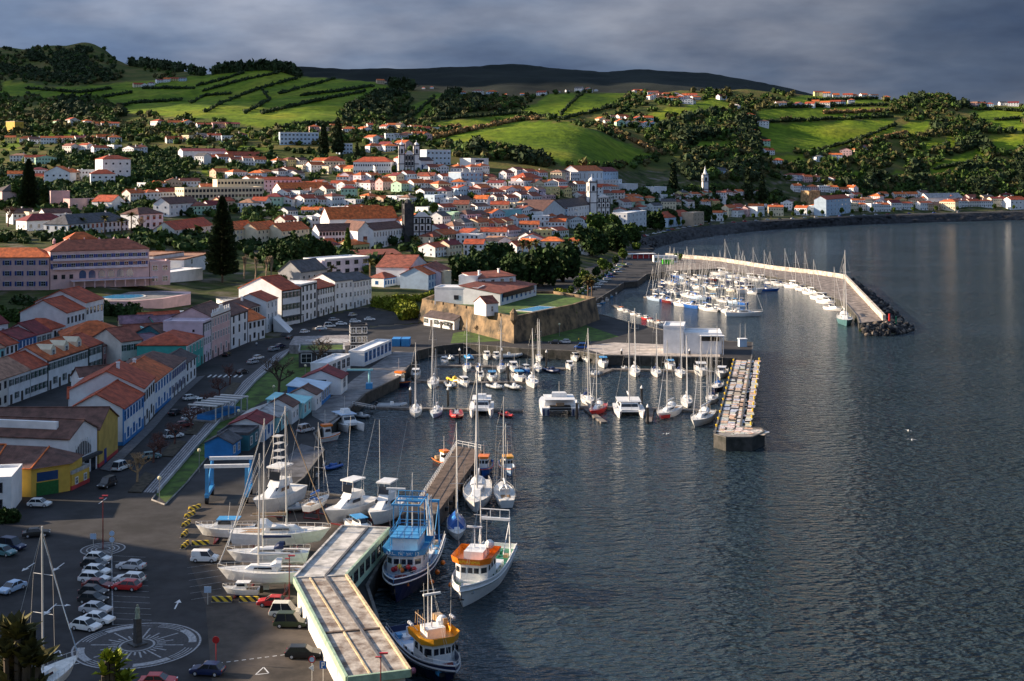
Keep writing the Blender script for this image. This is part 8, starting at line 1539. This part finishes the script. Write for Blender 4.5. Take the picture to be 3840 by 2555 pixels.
# ================================================================ cars
def car_kit(name, L=4.1, W=1.72, Ht=1.48, hood=.26, rear=.04, van=False):
    k = Kit(name); b = MB(); h = .92 if not van else 1.0
    prof = [(-L/2, .50, .72), (-L/2+.06, .32, .86), (-L*.30, .26, h), (0, .26, h+.02), (L*.5-hood*L, .26, h), (L*.42, .28, h*.86), (L/2-.05, .32, h*.76), (L/2, .45, .60)]
    b.loft([[(x, -W/2*(.94 if i in (0, 7) else 1), z0), (x, -W/2*(.96 if i in (0, 7) else 1.0), (z0+z1)/2), (x, -W/2*.93, z1), (x, W/2*.93, z1), (x, W/2*(.96 if i in (0, 7) else 1.0), (z0+z1)/2), (x, W/2*(.94 if i in (0, 7) else 1), z0)] for i, (x, z0, z1) in enumerate(prof)])
    k.add('body', b, HC['white']); g = MB(); xr, xf = -L/2+rear*L+.08, L/2-hood*L+.1; rr_, rf_ = xr+(.45 if not van else .1), xf-(.75 if not van else .65)
    g.add([(xr,-W*.455,h-.03),(xf,-W*.455,h-.03),(xf,W*.455,h-.03),(xr,W*.455,h-.03),(rr_,-W*.38,Ht-.06),(rf_,-W*.38,Ht-.06),(rf_,W*.38,Ht-.06),(rr_,W*.38,Ht-.06)], [(0,1,5,4),(1,2,6,5),(2,3,7,6),(3,0,4,7),(4,5,6,7)]); gi = k.add('windows', g, M_GLASS)
    r = MB(); r.add([(rr_-.05,-W*.39,Ht-.05),(rf_+.03,-W*.39,Ht-.05),(rf_+.03,W*.39,Ht-.05),(rr_-.05,W*.39,Ht-.05),(rr_+.1,-W*.34,Ht),(rf_-.1,-W*.34,Ht),(rf_-.1,W*.34,Ht),(rr_+.1,W*.34,Ht)], [(4,5,6,7),(0,1,5,4),(1,2,6,5),(2,3,7,6),(3,0,4,7)]); k.add('body', r, HC['white'])
    p = MB()
    for s in (1, -1):
        for t in (.02, .5, .97): p.tube((xr+(xf-xr)*t, s*W*.458, h-.03), (rr_+(rf_-rr_)*t, s*W*.383, Ht-.05), .045, .045, 4)
        if van: p.add([(xr+.02, s*W*.462, h), (xr+(xf-xr)*.48, s*W*.462, h), (rr_+(rf_-rr_)*.48, s*W*.388, Ht-.05), (rr_, s*W*.388, Ht-.05)], [(0,1,2,3) if s < 0 else (3,2,1,0)])
    k.add('body', p, HC['white'])
    for x in (-L*.30, L*.31):
        for s in (1, -1): wi = k.add('wheel', MB().tube((x, s*(W/2-.20), .31), (x, s*(W/2+.015), .31), .32, .32, 12), M_BLACK); k.add('rim', MB().tube((x, s*(W/2+.012), .31), (x, s*(W/2+.03), .31), .19, .17, 10), HC['silver'], wi)
    for s in (1, -1): k.add('headlight', MB().box(L/2-.12, s*W*.36-.17, .60, L/2+.01, s*W*.36+.17, .74), M('lamp_clear', (.7,.7,.72), .15, 0)); k.add('tail_light', MB().box(-L/2-.012, s*W*.38-.13, .66, -L/2+.08, s*W*.38+.13, .86), HC['red']); k.add('mirror', MB().box(xf-.35, s*(W/2+.02)-.09, h, xf-.2, s*(W/2+.02)+.09, h+.14), M_BLACK)
    return k
CK = {'hatch': car_kit('parked_car'), 'estate': car_kit('parked_car', 4.5, 1.78, 1.48, .27, .01), 'sedan': car_kit('parked_car', 4.4, 1.74, 1.42, .27, .12), 'van': car_kit('parked_van', 4.2, 1.74, 1.80, .22, 0, True), 'suv': car_kit('parked_offroader', 4.5, 1.82, 1.95, .24, 0.0)}
CCOL = {'white': 'white', 'black': 'black', 'silver': 'silver', 'red': 'red', 'navy': 'navy', 'blue': 'blue', 'grey': 'grey', 'teal': 'teal', 'green': 'green'}
def car(label, key, u, v, head, col, z=3.0, pt=None, group=None):
    p = pt if pt is not None else ground(u, v); p = p+Vector((0, 0, .12 if p.z > 3.2 else 0)); return CK[key].spawn(label, 'van' if key == 'van' else 'car', (p.x, p.y, p.z+.03), R(head), 1., group, {'body': HC[col]})
CARS = [('white hatchback nearest the round island in the parked row', 'hatch', 367, 2108, -12, 'white'), ('black car second from the round island in the parked row', 'hatch', 355, 2130, -12, 'black'), ('white car third from the round island in the parked row', 'hatch', 363, 2155, -12, 'white'), ('white estate fourth from the round island in the parked row', 'estate', 353, 2183, -12, 'white'), ('dark red car fifth from the round island in the parked row', 'sedan', 367, 2208, -12, 'maroon'), ('black car sixth from the round island in the parked row', 'hatch', 351, 2234, -12, 'black'), ('black hatchback seventh from the round island in the parked row', 'hatch', 349, 2262, -12, 'black'), ('silver saloon eighth from the round island in the parked row', 'sedan', 359, 2298, -14, 'silver'), ('white saloon ninth from the round island in the parked row', 'sedan', 367, 2336, -14, 'white'), ('white small hatchback at the near end of the parked row', 'hatch', 322, 2362, -20, 'white'),
 ('silver saloon alone at the top of the right parked row', 'sedan', 492, 2135, 170, 'silver'), ('white estate in the right parked row', 'estate', 486, 2184, 170, 'white'), ('red hatchback in the right parked row', 'hatch', 475, 2212, 170, 'red'),
 ('white hatchback driving past the yellow corner building', 'hatch', 148, 1900, -4, 'white'), ('black saloon beside the white planter', 'sedan', 136, 2012, 18, 'black'), ('navy van-shaped car at the left edge', 'suv', 44, 2060, -20, 'navy'), ('dark teal car cut by the left edge', 'hatch', 14, 2082, -22, 'teal'), ('silver-blue car driving down the left lane', 'sedan', 45, 2218, -112, 'lightblue'), ('white panel van beside the striped barrier', 'van', 768, 2106, -2, 'white'), ('white minibus on the waterfront street', 'suv', 454, 1762, 72, 'white'), ('black off-roader on the waterfront street', 'suv', 402, 1826, -106, 'black'),
 ('dark blue hatchback on the lower road', 'hatch', 778, 2530, 172, 'navy'), ('red car cut by the bottom edge', 'sedan', 592, 2572, 0, 'red'), ('red saloon beside the concrete hall', 'sedan', 1024, 2272, 178, 'red'), ('dark green off-roader with white roof beside the concrete hall', 'suv', 1090, 2350, -2, 'olive'), ('pale off-roader with white roof behind the green one', 'suv', 1072, 2310, -2, 'cream'), ('black estate beside the concrete hall', 'estate', 1138, 2465, 0, 'black'), ('pale off-roader on the lower quay', 'suv', 1145, 1620, 55, 'silver'),
 ('white car on the street by the terminal', 'hatch', 1143, 1250, 60, 'white'), ('black car on the street before the terminal', 'sedan', 1092, 1272, 60, 'black'), ('grey car on the street, left of a close pair', 'estate', 1026, 1316, 62, 'grey'), ('dark car on the street, right of a close pair', 'sedan', 1050, 1304, 62, 'navy'), ('silver car on the street, near one of a pair', 'hatch', 948, 1364, 62, 'silver'), ('white car on the street, far one of a pair', 'hatch', 968, 1348, 62, 'white'), ('dark car at the zebra crossing', 'sedan', 908, 1402, 64, 'black'), ('black car parked under the pink ornate house', 'sedan', 850, 1336, 84, 'black'),
 ('white car first in the angled bays from the crossing', 'hatch', 714, 1500, 40, 'white'), ('white off-roader in the angled bays', 'suv', 760, 1520, 40, 'white'), ('dark car leaving the angled bays', 'sedan', 657, 1556, 75, 'black'), ('white car in the middle of the angled bays', 'hatch', 712, 1576, 40, 'white'), ('brown car in the angled bays', 'hatch', 690, 1602, 40, 'maroon'), ('white off-roader near the leafless trees', 'suv', 650, 1642, 40, 'white'), ('teal car at the near end of the angled bays', 'hatch', 566, 1720, 30, 'teal'), ('silver car in the angled bays', 'sedan', 734, 1548, 40, 'silver'),
 ('white taxi first in the rank by the terminal', 'sedan', 1204, 1238, 15, 'white'), ('white taxi second in the rank by the terminal', 'suv', 1236, 1229, 15, 'white'), ('white taxi third in the rank by the terminal', 'sedan', 1280, 1221, 12, 'white'), ('white pickup fourth in the rank by the terminal', 'estate', 1332, 1212, 12, 'white'), ('white car fifth in the rank by the terminal', 'sedan', 1386, 1204, 10, 'white'), ('silver car behind the taxi rank', 'hatch', 1252, 1206, 40, 'silver'), ('silver car turning behind the taxi rank', 'hatch', 1322, 1188, 60, 'silver'),
 ('dark car parked on the verge under the fort', 'sedan', 2080, 1290, 175, 'black'), ('silver car parked on the verge under the fort', 'hatch', 2118, 1288, 175, 'silver'), ('blue off-roader on the fort road', 'suv', 2178, 1308, 175, 'blue')]
for a in CARS: car(*a)
rr = random.Random(12)
for j, (ln, n, hd, w_) in enumerate([([(2150,1118),(2330,994)], 13, 20, 'left side of the marina road'), ([(2215,1094),(2365,990)], 11, 20, 'right side of the marina road')]):
    for i in range(n): t = (i+.5)/n; car(f'parked car on the {w_}, {ordw(i)} from the fort', rr.choice(['hatch', 'estate', 'sedan', 'suv']), ln[0][0]+(ln[1][0]-ln[0][0])*t, ln[0][1]+(ln[1][1]-ln[0][1])*t, hd, rr.choice(['white', 'white', 'silver', 'blue', 'grey', 'black', 'white']), group='cars along the marina road')
for i in range(34):
    t = .3+i/34*6.4; k = int(t); q = prom_in[k].lerp(prom_in[k+1], t-k).lerp(sea_top[k].lerp(sea_top[k+1], t-k), .45); car(f'parked car on the bay promenade, {ordw(i)} from the left', rr.choice(['hatch', 'estate', 'sedan', 'suv']), 0, 0, rr.uniform(10, 35), rr.choice(['white', 'silver', 'white', 'red', 'blue', 'black']), pt=q+Vector((0,0,.4)), group='cars along the bay promenade')
# ================================================================ people
def person(label, u, v, head, top, legs):
    o = thing('person', label, 'person', tuple(P(u, v)), R(head)); M_SK = M('skin', (.45,.28,.20), .6, 0); b = MB()
    b.lathe([(.045,1.40),(.06,1.46),(.095,1.52),(.105,1.60),(.09,1.70),(.03,1.76)], n=9); b.lathe([(.10,.80),(.17,.95),(.15,1.1),(.20,1.32),(.16,1.42),(.05,1.46)], n=9)
    for s, f in ((1, .16), (-1, -.14)): b.tube((0, s*.10, .88), (f*.5, s*.10, .47), .09, .065, 7); b.tube((f*.5, s*.10, .47), (f*.8, s*.10, .06), .065, .045, 7); b.box(f*.8-.07, s*.10-.045, 0, f*.8+.17, s*.10+.045, .08); b.tube((0, s*.20, 1.36), (-f*.4, s*.25, 1.08), .055, .045, 6); b.tube((-f*.4, s*.25, 1.08), (-f*.1, s*.24, .84), .042, .032, 6)
    b.build('body', M_SK, o, smooth=True); c = MB(); c.lathe([(.19,.84),(.185,.98),(.165,1.1),(.215,1.32),(.17,1.43),(.075,1.46)], n=10)
    for s, f in ((1, .16), (-1, -.14)): c.tube((0, s*.20, 1.37), (-f*.4, s*.25, 1.08), .068, .056, 7); c.tube((-f*.4, s*.25, 1.08), (-f*.1, s*.24, .90), .054, .045, 7)
    c.build('jacket', top, o); t = MB()
    for s, f in ((1, .16), (-1, -.14)): t.tube((0, s*.10, .92), (f*.5, s*.10, .47), .105, .08, 7); t.tube((f*.5, s*.10, .47), (f*.8, s*.10, .10), .08, .062, 7)
    t.build('trousers', legs, o); MB().lathe([(.112,1.60),(.112,1.66),(.09,1.75),(.02,1.80)], n=9).build('hair', HC['black'], o)
person('walker in a red jacket at the terminal terrace', 1200, 1250, 20, HC['red'], HC['navy']); person('walker in dark clothes on the promenade', 1058, 1314, -120, HC['black'], HC['black']); person('walker in a pink jacket by the ivy hedge', 1384, 1182, 0, HC['pink'], HC['grey']); person('person in a yellow jacket on the fort lawn edge', 2170, 1284, 40, HC['yellow'], HC['navy']); person('person in white on the street corner', 962, 1300, -90, HC['white'], HC['navy'])
# gulls over the water
gu = Kit('gull'); gu.add('body', MB().lathe([(.02,-.3),(.11,-.1),(.12,.1),(.03,.32)], n=7), HC['white']); gu.add('wing', MB().add([(-.1,0,0),(.15,0,0),(.1,.7,.18),(-.12,.68,.18),(0,1.25,.05)], [(0,1,2,3),(3,2,4)]).add([(-.1,0,0),(.15,0,0),(.1,-.7,.18),(-.12,-.68,.18),(0,-1.25,.05)], [(3,2,1,0),(4,2,3)]), HC['white'])
for i, (u, v, w_) in enumerate([(3406,1616,'left of a pair over the open water'),(3420,1650,'right of a pair over the open water'),(2500,1628,'before the racing yacht')]): p = P(u, v, 3); gu.spawn('white gull flying low, '+w_, 'gull', tuple(p), R(30+i*40), 1.0)
